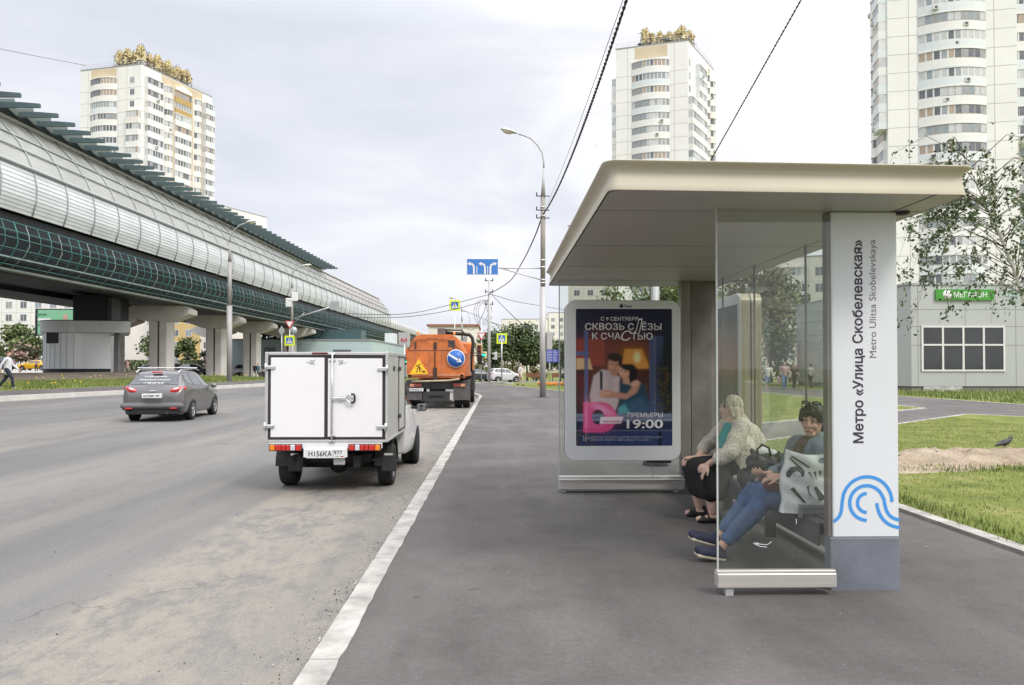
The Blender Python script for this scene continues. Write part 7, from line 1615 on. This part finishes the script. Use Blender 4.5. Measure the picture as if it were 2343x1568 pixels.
def head_parts(c_, f, s_=1.0, up=(0, 0, 1)):
    """skull, jaw, nose, cheeks and ears round centre c_, face towards f; returns capsules and a frame"""
    c_, f = V_(c_), V_(f).normalized(); up = V_(up); r_ = f.cross(up).normalized(); up = r_.cross(f)
    at_ = lambda a, b_, z: c_+f*a*s_+r_*b_*s_+up*z*s_
    X = Matrix((r_, f, up)).transposed(); eu = tuple(X.to_euler())
    P = [('e', at_(-.012, 0, .025), (.074*s_, .092*s_, .092*s_), eu), ('e', at_(.012, 0, -.03), (.062*s_, .074*s_, .082*s_), eu), (at_(.060, .014, -.088), .024*s_, at_(.060, -.014, -.088), .024*s_),
         (at_(.088, 0, .012), .011*s_, at_(.106, 0, -.026), .0135*s_), (at_(.092, .011, -.030), .009*s_, at_(.092, -.011, -.030), .009*s_), (at_(.064, .032, -.030), .024*s_, at_(.064, -.032, -.030), .024*s_),
         (at_(.082, .040, .030), .011*s_, at_(.088, .008, .028), .010*s_), (at_(.082, -.040, .030), .011*s_, at_(.088, -.008, .028), .010*s_), (at_(.083, .014, -.062), .010*s_, at_(.083, -.014, -.062), .010*s_)]
    for b_ in (1, -1): P.append(('e', at_(-.01, b_*.076, -.008), (.010*s_, .018*s_, .030*s_), eu))
    return P, at_, eu
def face_bits(par, at_, eu, s_=1.0, world=True, brow=BH):
    inv = WM[par].inverted()
    for b_ in (1, -1):
        m_ = MB(); X = Euler(eu).to_matrix(); m_.ell(at_(.083, b_*.031, .012), (.0125*s_, .007*s_, .0052*s_), 10, 6, 0, X); m_.v = [tuple(inv @ V_(v)) for v in m_.v]; ey = m_.build('eye', EYEW, par)
        m_ = MB(); m_.ell(at_(.0895, b_*.031, .012), (.0062*s_, .0030*s_, .0052*s_), 10, 6, 0, X); m_.v = [tuple(inv @ V_(v)) for v in m_.v]; m_.build('iris', EYED, ey)
        m_ = MB(); m_.tube([at_(.092, b_*.012, .032), at_(.093, b_*.030, .038), at_(.084, b_*.050, .032)], .004*s_, 6); m_.v = [tuple(inv @ V_(v)) for v in m_.v]; m_.build('eyebrow', brow, par)
    m_ = MB(); m_.tube([at_(.083, -.024, -.068), at_(.095, 0, -.059), at_(.083, .024, -.068)], [.003*s_, .0065*s_, .003*s_], 6); m_.v = [tuple(inv @ V_(v)) for v in m_.v]; m_.build('lips', LIP, par)

# ---- older woman in the cream cardigan
w1 = thing('person', 'white haired woman in cream knitted cardigan and black skirt sitting on the bench looking away', 'person', (2.1, 7.25, 0))
hp, at1, eu1 = head_parts((2.235, 7.25, 1.062), (-.80, .60, -.05))
bp = hp+[((2.26, 7.25, .97), .050, (2.24, 7.25, 1.02), .048), ((2.31, 7.25, .58), .15, (2.31, 7.25, .80), .14), ((2.31, 7.25, .80), .13, (2.27, 7.25, .93), .09),
         ((2.33, 7.13, .53), .10, (1.94, 7.08, .50), .070), ((2.33, 7.38, .53), .10, (1.86, 7.38, .52), .070), ((1.94, 7.08, .50), .062, (2.01, 7.10, .10), .038), ((1.86, 7.38, .52), .062, (1.965, 7.40, .10), .038),
         ((2.01, 7.10, .28), .054, (2.01, 7.10, .22), .050), ((1.945, 7.395, .28), .054, (1.95, 7.395, .22), .050),
         ((2.05, 7.10, .045), .036, (1.88, 7.09, .035), .028), ((2.0, 7.40, .045), .036, (1.85, 7.39, .035), .028),
         ((2.27, 7.05, .89), .062, (2.12, 6.97, .66), .048), ((2.12, 6.97, .66), .045, (1.955, 7.03, .555), .027), ((2.25, 7.44, .89), .062, (2.08, 7.52, .68), .048), ((2.08, 7.52, .68), .045, (1.945, 7.36, .585), .027)]
bp += hand((1.955, 7.03, .555), (-.55, .05, -.85), (-.85, -.25, .45), 10, 1) + hand((1.945, 7.36, .585), (-.9, -.25, -.35), (-.3, -.3, .9), 18, -1)
b1 = blob('body', bp, SKINP, w1, .0065, 5, True); face_bits(b1, at1, eu1, brow=WHH)
KN = bpy.data.materials.new('cream_knit'); KN.use_nodes = True; t = KN.node_tree; tcn = t.nodes.new('ShaderNodeTexCoord'); vo = t.nodes.new('ShaderNodeTexVoronoi'); vo.inputs['Scale'].default_value = 62; vo.inputs['Randomness'].default_value = .35; t.links.new(tcn.outputs['Object'], vo.inputs['Vector'])
rp_ = t.nodes.new('ShaderNodeValToRGB'); rp_.color_ramp.elements[0].position = .12; rp_.color_ramp.elements[0].color = (.16, .14, .115, 1); rp_.color_ramp.elements[1].position = .42; rp_.color_ramp.elements[1].color = (.62, .56, .48, 1); t.links.new(vo.outputs['Distance'], rp_.inputs[0]); t.links.new(rp_.outputs[0], t.nodes['Principled BSDF'].inputs['Base Color']); t.nodes['Principled BSDF'].inputs['Roughness'].default_value = .9
bq = t.nodes.new('ShaderNodeBump'); bq.inputs['Strength'].default_value = .7; bq.inputs['Distance'].default_value = .01; t.links.new(vo.outputs['Distance'], bq.inputs['Height']); t.links.new(bq.outputs[0], t.nodes['Principled BSDF'].inputs['Normal'])
cg = [((2.36, 7.25, .50), .165, (2.36, 7.25, .78), .165), ((2.36, 7.25, .78), .165, (2.31, 7.25, .90), .11), ((2.30, 7.13, .90), .085, (2.30, 7.37, .90), .085), ((2.28, 7.25, .965), .062, (2.29, 7.25, .93), .08),
      ((2.28, 7.06, .885), .085, (2.14, 6.975, .67), .080), ((2.14, 6.975, .67), .078, (2.06, 6.995, .615), .074), ((2.26, 7.43, .885), .08, (2.09, 7.52, .69), .072), ((2.09, 7.52, .69), .070, (2.03, 7.46, .65), .066),
      ((2.27, 7.09, .50), .10, (2.30, 7.08, .70), .11), ((2.22, 7.08, .45), .07, (2.45, 7.12, .45), .07), ((2.45, 7.25, .48), .10, (2.45, 7.25, .74), .12), ((2.25, 7.40, .5), .09, (2.28, 7.40, .7), .11)]
blob('cardigan', cg, KN, w1, .010, 5, True, .011, 8)
blob('top', [('e', (2.225, 7.25, .74), (.105, .135, .15)), ('e', (2.235, 7.25, .86), (.07, .10, .10))], mat('teal_cloth', (.02, .30, .30), .8, var=.1, scale=20), w1, .009, 5, True)
sk = [((2.32, y, .52), .115, (1.955-.075*(y-7.08)/.3, y, .50), .082) for y in (7.10, 7.17, 7.24, 7.31, 7.38)]
sk += [((1.955-.075*(y-7.08)/.3, y, .485), .082, (1.995-.06*(y-7.08)/.3, y, .275), .082) for y in (7.08, 7.155, 7.23, 7.305, 7.38)]
sk += [((2.12, y, .45), .08, (2.07-.06*(y-7.08)/.3, y, .285), .085) for y in (7.08, 7.155, 7.23, 7.305, 7.38)]
blob('skirt', sk, mat('skirt_black', (.010, .010, .011), .85, var=.2, scale=20), w1, .010, 4, True, .008, 8)
SHB = mat('shoe_black', (.014, .013, .013), .55, var=.1)
for (hx, hy, tx, ty) in ((2.055, 7.10, 1.885, 7.09), (2.005, 7.40, 1.855, 7.39)):
    blob('shoe', [((hx, hy, .030), .030, (tx, ty, .026), .026), ((hx, hy-.012, .028), .030, (tx+.01, ty-.016, .024), .026), ((hx, hy+.012, .028), .030, (tx+.01, ty+.016, .024), .026), ((hx+.012, hy, .05), .035, (hx+.005, hy, .075), .030), ((tx+.02, ty, .038), .028, (tx+.045, ty, .042), .028), ((hx-.085, hy-.036, .050), .010, (hx-.085, hy, .082), .010), ((hx-.085, hy, .082), .010, (hx-.085, hy+.036, .050), .010)], SHB, w1, .006, 3, True)
hr = [('e', at1(-.025, 0, .035), (.086, .098, .092), eu1), (at1(-.06, .045, -.02), .045, at1(-.075, .05, -.095), .030), (at1(-.07, 0, -.02), .05, at1(-.095, 0, -.10), .034), (at1(-.06, -.045, -.02), .045, at1(-.075, -.05, -.095), .030), (at1(-.03, .075, .0), .022, at1(-.05, .078, -.075), .020), (at1(-.03, -.075, .0), .022, at1(-.05, -.078, -.075), .020), (at1(-.115, .02, -.08), .022, at1(-.13, .01, -.12), .014)]
h1 = blob('hair', hr, WHH, w1, .005, 2, True, .0045, 42, (1, 1, .25))
m_ = MB(); m_.tube([at1(.030+.0*a, .088*math.sin(R(a)), .03+.098*math.cos(R(a))) for a in range(-105, 106, 15)], .0075, 6); m_.v = [tuple(WM[w1].inverted() @ V_(v)) for v in m_.v]; m_.build('headband', mat('headband_black', (.015, .014, .016), .35, var=0), w1)
m_ = MB(); m_.tube([at1(-.085, .072, -.02), at1(-.045, .098, -.012)], .008, 6); m_.v = [tuple(WM[w1].inverted() @ V_(v)) for v in m_.v]; m_.build('hair_clip', mat('clip_beige', (.6, .54, .42), .4, var=0), w1)

# ---- younger woman in denim, legs stretched out
w2 = thing('person', 'dark haired woman in denim jacket and jeans sitting with outstretched legs behind the glass', 'person', (2.1, 5.75, 0))
hp, at2, eu2 = head_parts((2.405, 5.76, 1.043), (-.62, -.78, -.06), 1.06, (.06, .0, 1))
bp = hp+[((2.42, 5.775, .93), .050, (2.41, 5.77, .985), .048), ((2.36, 5.78, .56), .13, (2.42, 5.78, .80), .125), ((2.40, 5.66, .84), .06, (2.38, 5.92, .84), .06),
         ((2.32, 5.69, .51), .095, (2.0, 5.68, .455), .065), ((2.32, 5.88, .51), .095, (1.985, 5.86, .485), .065), ((2.0, 5.68, .455), .060, (1.69, 5.70, .115), .036), ((1.985, 5.86, .485), .060, (1.70, 5.80, .165), .036),
         ((1.675, 5.70, .055), .032, (1.51, 5.67, .085), .026), ((1.675, 5.80, .125), .032, (1.50, 5.765, .165), .026), ((1.69, 5.70, .115), .034, (1.675, 5.70, .06), .034), ((1.70, 5.80, .165), .034, (1.675, 5.80, .125), .034),
         ((2.42, 5.60, .85), .055, (2.34, 5.53, .63), .044), ((2.34, 5.53, .63), .042, (2.10, 5.60, .645), .025), ((2.36, 5.97, .85), .055, (2.30, 6.02, .63), .044), ((2.30, 6.02, .63), .042, (2.09, 5.84, .63), .025)]
bp += hand((2.10, 5.60, .645), (-.97, .22, -.05), (-.1, -.5, .85), 22, 1)+hand((2.09, 5.84, .63), (-.85, -.5, .0), (-.2, .5, .85), 25, -1)
b2 = blob('body', bp, SKIN, w2, .006, 4, True); face_bits(b2, at2, eu2, 1.06)
DEN = mat('denim_jacket', (.165, .20, .235), .85, var=.25, scale=14, bump=.3, bscale=160); JEAN = mat('jeans_blue', (.055, .105, .22), .85, var=.3, scale=9, bump=.3, bscale=160)
jk = [((2.42, 5.78, .56), .130, (2.45, 5.78, .80), .128), ((2.40, 5.63, .845), .075, (2.39, 5.94, .845), .075), ((2.42, 5.60, .84), .078, (2.345, 5.525, .63), .064), ((2.345, 5.525, .63), .062, (2.15, 5.585, .64), .048), ((2.365, 5.97, .84), .076, (2.30, 6.02, .64), .062), ((2.30, 6.02, .64), .060, (2.14, 5.88, .635), .047),
      ((2.33, 5.66, .56), .075, (2.35, 5.66, .82), .060), ((2.33, 5.90, .56), .075, (2.34, 5.90, .82), .060), ((2.43, 5.72, .925), .034, (2.37, 5.70, .865), .030), ((2.43, 5.83, .925), .034, (2.36, 5.85, .865), .030), ((2.46, 5.73, .935), .032, (2.46, 5.82, .935), .032)]
jo = blob('jacket', jk, DEN, w2, .008, 3, True, .011, 10)
m_ = MB()
for k in range(4): m_.ell((2.288-.0*k, 5.655, .60+.055*k), (.007, .007, .007), 8, 5)
m_.v = [tuple(WM[w2].inverted() @ V_(v)) for v in m_.v]; m_.build('buttons', CHROME, jo)['kind'] = 'stuff'
blob('shirt', [('e', (2.325, 5.77, .68), (.098, .105, .20)), ('e', (2.35, 5.765, .83), (.075, .085, .10))], mat('shirt_brown', (.10, .065, .06), .85, var=.15, scale=20), w2, .009, 4, True)
jn = [((2.33, 5.70, .505), .108, (2.0, 5.68, .455), .082), ((2.33, 5.88, .505), .108, (1.985, 5.86, .485), .082), ((2.0, 5.68, .455), .080, (1.735, 5.695, .165), .054), ((1.985, 5.86, .485), .080, (1.745, 5.81, .215), .054), ((2.37, 5.79, .50), .115, (2.38, 5.79, .56), .12)]
blob('jeans', jn, JEAN, w2, .008, 3, True, .009, 11, (1.3, .6, 1.3))
SOLE = mat('sole_cream', (.48, .43, .33), .8, var=.2, scale=20); SNK = mat('shoe_navy', (.03, .032, .06), .8, var=.2, scale=20)
for (h_, t_, y) in (((1.685, 5.70, .045), (1.475, 5.665, .085), 0), ((1.69, 5.80, .115), (1.455, 5.76, .185), 1)):
    h_, t_ = V_(h_), V_(t_); up = V_((-.25, -.1, 1)) if not y else V_((-.32, -.1, 1)); up.normalize(); ax = (t_-h_).normalized(); la = ax.cross(up).normalized()
    so = blob('shoe', [(h_+up*.012, .036, t_-ax*.03+up*.012, .032), (h_+la*.014, .032, t_-ax*.05+la*.02, .032), (h_-la*.014, .032, t_-ax*.05-la*.02, .032), (h_+up*.04-ax*.005, .034, h_+up*.045+ax*.02, .034)], SNK, w2, .006, 3, True)
    pa_ = [(h_-up*.034+la*o, .014, t_-ax*.012-up*.030+la*o*1.25, .014) for o in (-.030, -.015, 0, .015, .030)]; blob('sole', pa_, SOLE, so, .005, 3, True)
hr = [('e', at2(-.030, 0, .040), (.088, .096, .092), eu2), ('e', at2(.030, 0, .085), (.068, .062, .042), eu2), (at2(.062, .050, .070), .030, at2(.050, .068, .010), .020), (at2(.062, -.046, .075), .032, at2(.046, -.070, .012), .022), (at2(.074, .030, .066), .026, at2(.074, .050, .034), .018), (at2(.078, .010, .070), .026, at2(.076, .030, .050), .020), (at2(.074, -.012, .074), .028, at2(.076, -.044, .048), .020),
      (at2(-.05, .05, .0), .042, at2(-.065, .05, -.06), .030), (at2(-.05, -.05, 0), .042, at2(-.065, -.05, -.06), .030), (at2(-.085, -.02, -.02), .040, at2(-.095, -.04, -.13), .022)]
blob('hair', hr, BH, w2, .005, 2, True, .0018, 34, (1, 1, .25))
m_ = MB()
for s_ in (1, -1):
    m_.tube([at2(.050+.016*math.cos(R(a)), s_*.036+.028*math.sin(R(a)), .135+.010*math.cos(R(a))) for a in range(0, 361, 30)], .0065, 6)
    m_.tube([at2(.045, s_*.066, .128), at2(-.03, s_*.086, .065)], .004, 5)
m_.v = [tuple(WM[w2].inverted() @ V_(v)) for v in m_.v]; m_.build('sunglasses', mat('sunglass_black', (.012, .012, .014), .15, var=0), w2)
m_ = MB(); m_.ell(at2(-.008, -.084, -.035), (.008, .008, .008), 8, 6); m_.v = [tuple(WM[w2].inverted() @ V_(v)) for v in m_.v]; m_.build('earring', mat('pearl', (.8, .78, .72), .2, var=0), w2)

# ---- bags
bg = thing('handbag', 'slouchy black handbag with looped straps standing on the bench between the women', 'bag', (2.28, 6.5, .412))
BGM = mat('bag_black', (.016, .020, .020), .6, var=.3, scale=12, bump=.4, bscale=25)
blob('bag_body', [((2.16, 6.42, .50), .085, (2.42, 6.46, .50), .085), ((2.16, 6.56, .50), .085, (2.42, 6.58, .50), .085), ((2.20, 6.45, .62), .075, (2.40, 6.48, .66), .07), ((2.22, 6.55, .63), .07, (2.38, 6.56, .68), .065), ((2.42, 6.44, .66), .03, (2.46, 6.44, .72), .02), ((2.20, 6.46, .70), .03, (2.17, 6.46, .74), .02)], BGM, bg, .008, 3, True, .016, 9)
m_ = MB(); m_.tube([(2.20, 6.40, .68), (2.19, 6.38, .76), (2.23, 6.38, .80), (2.29, 6.38, .77), (2.31, 6.40, .70)], .010, 6); m_.v = [tuple(WM[bg].inverted() @ V_(v)) for v in m_.v]; m_.build('handle', BGM, bg)
m_ = MB(); m_.tube([(2.16, 6.36, .62), (2.10, 6.33, .50), (2.09, 6.33, .44), (2.13, 6.34, .40), (2.15, 6.35, .46)], .013, 6); m_.v = [tuple(WM[bg].inverted() @ V_(v)) for v in m_.v]; m_.build('strap', BGM, bg)
blob('paper', [('e', (2.30, 6.5, .72), (.07, .035, .05)), ('e', (2.36, 6.48, .71), (.04, .03, .04))], mat('paper_white', (.72, .72, .72), .7, var=.05), bg, .008, 2, True)
pu = thing('purse', 'small brown leather purse held in the lap of the dark haired woman', 'purse', (2.05, 5.66, .53)); PUM = mat('purse_brown', (.13, .045, .035), .4, var=.25, scale=15, bump=.3, bscale=30, coat=.2)
blob('purse_body', [('e', (2.06, 5.64, .585), (.088, .052, .062)), ('e', (2.10, 5.64, .575), (.06, .055, .055)), ('e', (2.02, 5.64, .60), (.05, .045, .05))], PUM, pu, .006, 3, True)
m_ = MB(); m_.tube([(2.0, 5.60, .63), (2.04, 5.585, .60), (2.09, 5.58, .595), (2.13, 5.59, .61)], .004, 5); m_.v = [tuple(WM[pu].inverted() @ V_(v)) for v in m_.v]; m_.build('zip', mat('zip_brass', (.45, .35, .15), .35, .7, var=0), pu)
ca = thing('carrier_bag', 'white plastic carrier bag with black printed picture standing at the near end of the bench', 'bag', (2.22, 5.42, .413))
PB = mat('plastic_white', (.68, .69, .68), .35, var=.04, bump=.25, bscale=14)
def bagpt(u, v, sgn):
    x = 2.055+.33*u+.012*math.sin(9*v)-.03*(1-v)*(1-u); z = .414+(.425-.03*math.sin(u*math.pi)*1.0+.03*(1-u))*v-.0
    d = .055*math.sin(math.pi*min(1, .08+u*.9))**.5*(1-v)**.35+.006; wr = .008*math.sin(14*u+5*v)+.006*math.sin(23*v+7*u)
    return (x, 5.42+sgn*(d+.0)+wr, z)
m_ = MB(); 
for sg_ in (-1, 1): m_.grid(lambda u, v: bagpt(u, v, sg_), 24, 24)
for u in (0, 1): m_.add([bagpt(u, i/24, s_) for i in range(25) for s_ in (-1, 1)], [(2*i, 2*i+1, 2*i+3, 2*i+2) for i in range(24)], 0, True)
m_.v = [tuple(WM[ca].inverted() @ V_(v)) for v in m_.v]; bb_ = m_.build('bag_body', PB, ca)
bfn = lambda x, y, o_=.004: (lambda p: tuple(WM[ca].inverted() @ V_((p[0], p[1]-o_, p[2]))))(bagpt((x-890)/330, (1010-y)/600, -1))
def bprint(nm, poly, m2=INK, o_=.004):
    """printed shape laid on the bag's own curved side"""
    m_ = MB(); n = len(poly); cx = sum(p[0] for p in poly)/n; cy = sum(p[1] for p in poly)/n
    v = [bfn(cx, cy, o_)]; K = 4
    for k in range(1, K+1): v += [bfn(cx+(x-cx)*k/K, cy+(y-cy)*k/K, o_) for x, y in poly]
    fs = [(0, 1+i, 1+(i+1) % n) for i in range(n)]
    for k in range(K-1): fs += [(1+k*n+i, 1+(k+1)*n+i, 1+(k+1)*n+(i+1) % n, 1+k*n+(i+1) % n) for i in range(n)]
    m_.add(v, fs, 0, True); m_.build(nm, m2, bb_)
BP = mat('print_charcoal', (.05, .05, .045), .5, var=.2, scale=20)
eo = lambda cx, cy, rx, ry: [(cx+rx*math.cos(R(a)), cy+ry*math.sin(R(a))) for a in range(0, 360, 24)]
for poly in (eo(968, 585, 56, 36), eo(924, 622, 17, 46), eo(1014, 606, 12, 30)): bprint('printed_shape', poly, BP)
bprint('printed_face', eo(974, 645, 34, 54), PB, .006)
for poly in (eo(960, 640, 7, 2.6), eo(992, 642, 6, 2.6), eo(980, 676, 9, 3), [(945, 628), (968, 624), (968, 628)], [(986, 626), (1002, 630), (1002, 633)], [(930, 775), (955, 745), (972, 790), (1030, 905), (1000, 890)], [(1095, 740), (1112, 725), (1165, 860), (1110, 875)], [(1048, 735), (1064, 715), (1056, 780), (1066, 850), (1050, 810)], [(1040, 585), (1058, 580), (1092, 660)], [(1082, 578), (1100, 572), (1116, 672)], [(1122, 572), (1140, 568), (1146, 650)], [(1156, 564), (1170, 560), (1192, 648)], [(1175, 860), (1205, 872), (1212, 920), (1192, 905)]): bprint('printed_shape', poly, BP, .008)
for poly in ([(915, 465), (925, 455), (1050, 530), (1040, 540)], [(905, 490), (912, 480), (1010, 560), (1000, 568)]): bprint('printed_line', poly, BP)
bprint('handle_slot', [(1150+35*math.cos(R(a)), 470+28*math.sin(R(a))) for a in range(0, 360, 30)], mat('slot_blue_grey', (.16, .22, .27), .5, var=0))

# ---- people on foot
def walker(label, loc, rotz, h_=1.72, stride=.28, top=None, legs=None, hair=BRH, shoe=SHB, swing=.2, shorts=False, bulk=1.0, group=None, lean=0, coat=False, bag=None):
    root = thing('person', label, 'person', loc, rotz, group); k = h_/1.75; P = lambda x, y, z: V_((x*k, y*k+lean*z, z*k))
    hp, at_, eu = head_parts(P(0, .02, 1.635), (0, 1, -.05), k); s2 = stride/2
    J = {}
    for s_, f in ((1, 1), (-1, -1)):
        hipj, kn, an, toe = P(s_*.09, 0, .90), P(s_*.095, f*s2*.75+.05, .50), P(s_*.095, f*s2*1.5-.05, .09+(0 if f > 0 else .05)), P(s_*.11, f*s2*1.5+.10, .04)
        sj, el, wr = P(s_*.185*bulk, 0, 1.40), P(s_*.24*bulk, -f*swing*.5-.02, 1.13), P(s_*.24*bulk, -f*swing+.08, .90); J[s_] = (hipj, kn, an, toe, sj, el, wr)
    bp = hp+[(P(0, 0, 1.46), .052*k, P(0, .012, 1.56), .050*k), (P(0, 0, .95), .13*k*bulk, P(0, 0, 1.30), .14*k*bulk), (P(-.12, 0, 1.38), .06*k, P(.12, 0, 1.38), .06*k)]
    for s_ in (1, -1):
        hipj, kn, an, toe, sj, el, wr = J[s_]; bp += [(hipj, .085*k, kn, .055*k), (kn, .052*k, an, .036*k), (an-V_((0, .04, .05))*k, .034*k, toe, .028*k), (sj, .052*k, el, .040*k), (el, .038*k, wr, .026*k)]+hand(wr, (0, .15, -1), (s_, 0, 0), 15, s_, k)
    b_ = blob('body', bp, SKIN, root, .009, 3)
    tp_ = [(P(0, 0, .93), .145*k*bulk, P(0, 0, 1.30), .15*k*bulk), (P(-.13*bulk, 0, 1.39), .075*k, P(.13*bulk, 0, 1.39), .075*k)]
    if coat: tp_.append((P(0, 0, .80), .15*k*bulk, P(0, 0, 1.0), .15*k*bulk))
    for s_ in (1, -1): hipj, kn, an, toe, sj, el, wr = J[s_]; tp_ += [(sj, .070*k, el, .056*k)]+([(el, .054*k, el.lerp(wr, .85), .044*k)] if coat else [])
    blob('top', tp_, top, root, .016, 2, False, .012, 7)
    lg = [(P(0, 0, .88), .125*k*bulk, P(0, 0, .96), .13*k*bulk)]
    for s_ in (1, -1): hipj, kn, an, toe, sj, el, wr = J[s_]; lg += [(hipj, .105*k*bulk, kn, .078*k)]+([] if shorts else [(kn, .074*k, an, .056*k)])
    blob('trousers', lg, legs, root, .016, 2, False, .010, 7)
    for s_ in (1, -1): an, toe = J[s_][2], J[s_][3]; blob('shoe', [(an-V_((0, .04, .045))*k, .042*k, toe-V_((0, .02, 0)), .036*k)], shoe, root, .01, 2)
    blob('hair', [('e', at_(-.022, 0, .045), (.083*k, .092*k, .085*k), eu), (at_(-.06, 0, 0), .05*k, at_(-.07, 0, -.05), .04*k)], hair, root, .01, 2)
    if bag: m3 = MB(); s_ = 1; wr = J[1][6]; m3.bbox(wr.x-.06, wr.x+.06, wr.y-.16, wr.y+.16, wr.z-.46, wr.z-.12, .03); m3.tube([(wr.x, wr.y-.1, wr.z-.12), wr, (wr.x, wr.y+.1, wr.z-.12)], .01, 5); m3.build('carried_bag', bag, root)
    return root
cl = lambda n, c_, **k: mat('cloth_'+n, c_, .85, var=.15, scale=12, **k)
WJ = cl('white_jacket', (.62, .63, .66)); NV = cl('navy', (.022, .026, .045)); DK = cl('dark', (.02, .02, .024)); JN = cl('denim', (.10, .17, .30)); PK = cl('pink', (.50, .28, .30)); BG = cl('beige', (.50, .40, .30)); WSH = cl('white_shirt', (.66, .60, .62)); PLD = cl('plaid_red', (.42, .28, .26)); LST = cl('light_print', (.58, .56, .52)); OR2 = cl('brown_bag', (.20, .07, .05))
pm_ = at(17, 892, 35.8); gzv = lambda x, y: far_z(kx(y)-x)
walker('man in pale jacket and dark trousers walking along the far pavement', (pm_.x, 35.8, gzv(pm_.x, 35.8)), R(-75), 1.76, .42, WJ, NV, BRH, cl('shoe_pale', (.4, .38, .34)), .3, coat=True, bulk=1.1)
walker('girl in pink top standing by the yellow taxi at left', (at(83, 838, 88).x, 88, 1.02), R(170), 1.45, .12, PK, DK)
for lab, px_, y_, t_, l_, g in (('walker in dark clothes beside the pavilion doorway', 286, 104, DK, DK, 1), ('walker in pink top beside the pavilion doorway', 292.5, 105, PK, BG, 2)): walker(lab, (at(px_, 845, y_).x, y_, .75), R(160), 1.66, .3, t_, l_)
walker('left of two walkers by the silver estate car, in pale trousers', (at(583.5, 868, 80).x, 80, .20), R(172), 1.70, .3, DK, cl('pale_trousers', (.42, .45, .52)), coat=True)
walker('right of two walkers by the silver estate car, in black', (at(590, 868, 80.5).x, 80.5, .20), R(168), 1.68, .3, cl('teal_dark', (.06, .14, .17)), DK, coat=True)
walker('man in white shirt and beige trousers crossing the lawn', (at(1191, 872, 60).x, 60, .03), R(-100), 1.72, .3, WSH, BG, mat('hair_grey', (.3, .28, .26), .6, var=.2), bulk=1.2)
walker('woman in light top and short jeans behind the shelter glass', (at(1757, 894, 47.5).x, 47.5, .04), R(165), 1.68, .25, LST, JN, bulk=1.1, shorts=True)
walker('man in checked shirt and jeans carrying a bag behind the shelter glass', (at(1795, 894, 47.2).x, 47.2, .04), R(172), 1.78, .34, PLD, JN, bulk=1.2, bag=cl('bag_pink', (.55, .30, .38)))
walker('person in dark top with brown bag behind the shelter glass', (at(1817, 892, 50).x, 50, .04), R(178), 1.70, .25, cl('maroon', (.08, .05, .05)), DK, BH, bag=OR2)
walker('person in pale blouse walking by the shop wall behind the glass', (at(1855, 890, 52).x, 52, .04), R(10), 1.66, .28, LST, NV, BH)
# ---- birds
def crow():
    p_ = at(2300, 1036, 12.7); root = thing('crow', 'black jackdaw standing on the lawn beyond the soil bank', 'bird', (p_.x, 12.7, .03), R(-78))
    blob('body', [('e', (0, 0, .155), (.052, .105, .055), (.25, 0, 0)), ((0, .06, .175), .042, (0, .105, .215), .032), ('e', (0, .115, .228), (.030, .036, .029)), ((0, -.08, .135), .035, (0, -.20, .10), .014), ((.03, -.02, .15), .04, (.02, -.15, .12), .015), ((-.03, -.02, .15), .04, (-.02, -.15, .12), .015)], mat('feather_black', (.018, .018, .022), .45, var=.3, scale=30), root, .006, 3)
    m3 = MB(); m3.tube([(0, .14, .226), (0, .185, .214)], [.011, .002], 8); m3.build('beak', BLACK, root)
    for s_ in (1, -1): m3 = MB(); m3.tube([(s_*.02, .0, .11), (s_*.022, -.012, .05), (s_*.022, .005, .004)], .0045, 5); m3.tube([(s_*.022, -.02, .004), (s_*.022, .035, .004)], .004, 5); m3.build('leg', BLACK, root)
crow()
def flyer(label, px, py, Y, sp, rz):
    p_ = at(px, py, Y); root = thing('bird', label, 'bird', tuple(p_), rz, 'birds in flight'); m3 = MB(); m3.ell((0, 0, 0), (.05*sp, .17*sp, .05*sp), 10, 6)
    for s_ in (1, -1): m3.add([(s_*.03*sp, .08*sp, .02*sp), (s_*.28*sp, .06*sp, .16*sp), (s_*.52*sp, -.04*sp, .06*sp), (s_*.27*sp, -.07*sp, .13*sp), (s_*.03*sp, -.08*sp, .02*sp)], [(0, 1, 3, 4), (1, 2, 3)])
    m3.build('body', mat('feather_grey', (.05, .05, .055), .7, var=.1), root)
flyer('bird gliding in front of the right tower', 2272, 284, 70, .8, R(20)); flyer('tiny dark bird flying beside the middle tower', 1365, 333, 110, .5, R(60))
bpy.data.scenes.remove(_tmp)
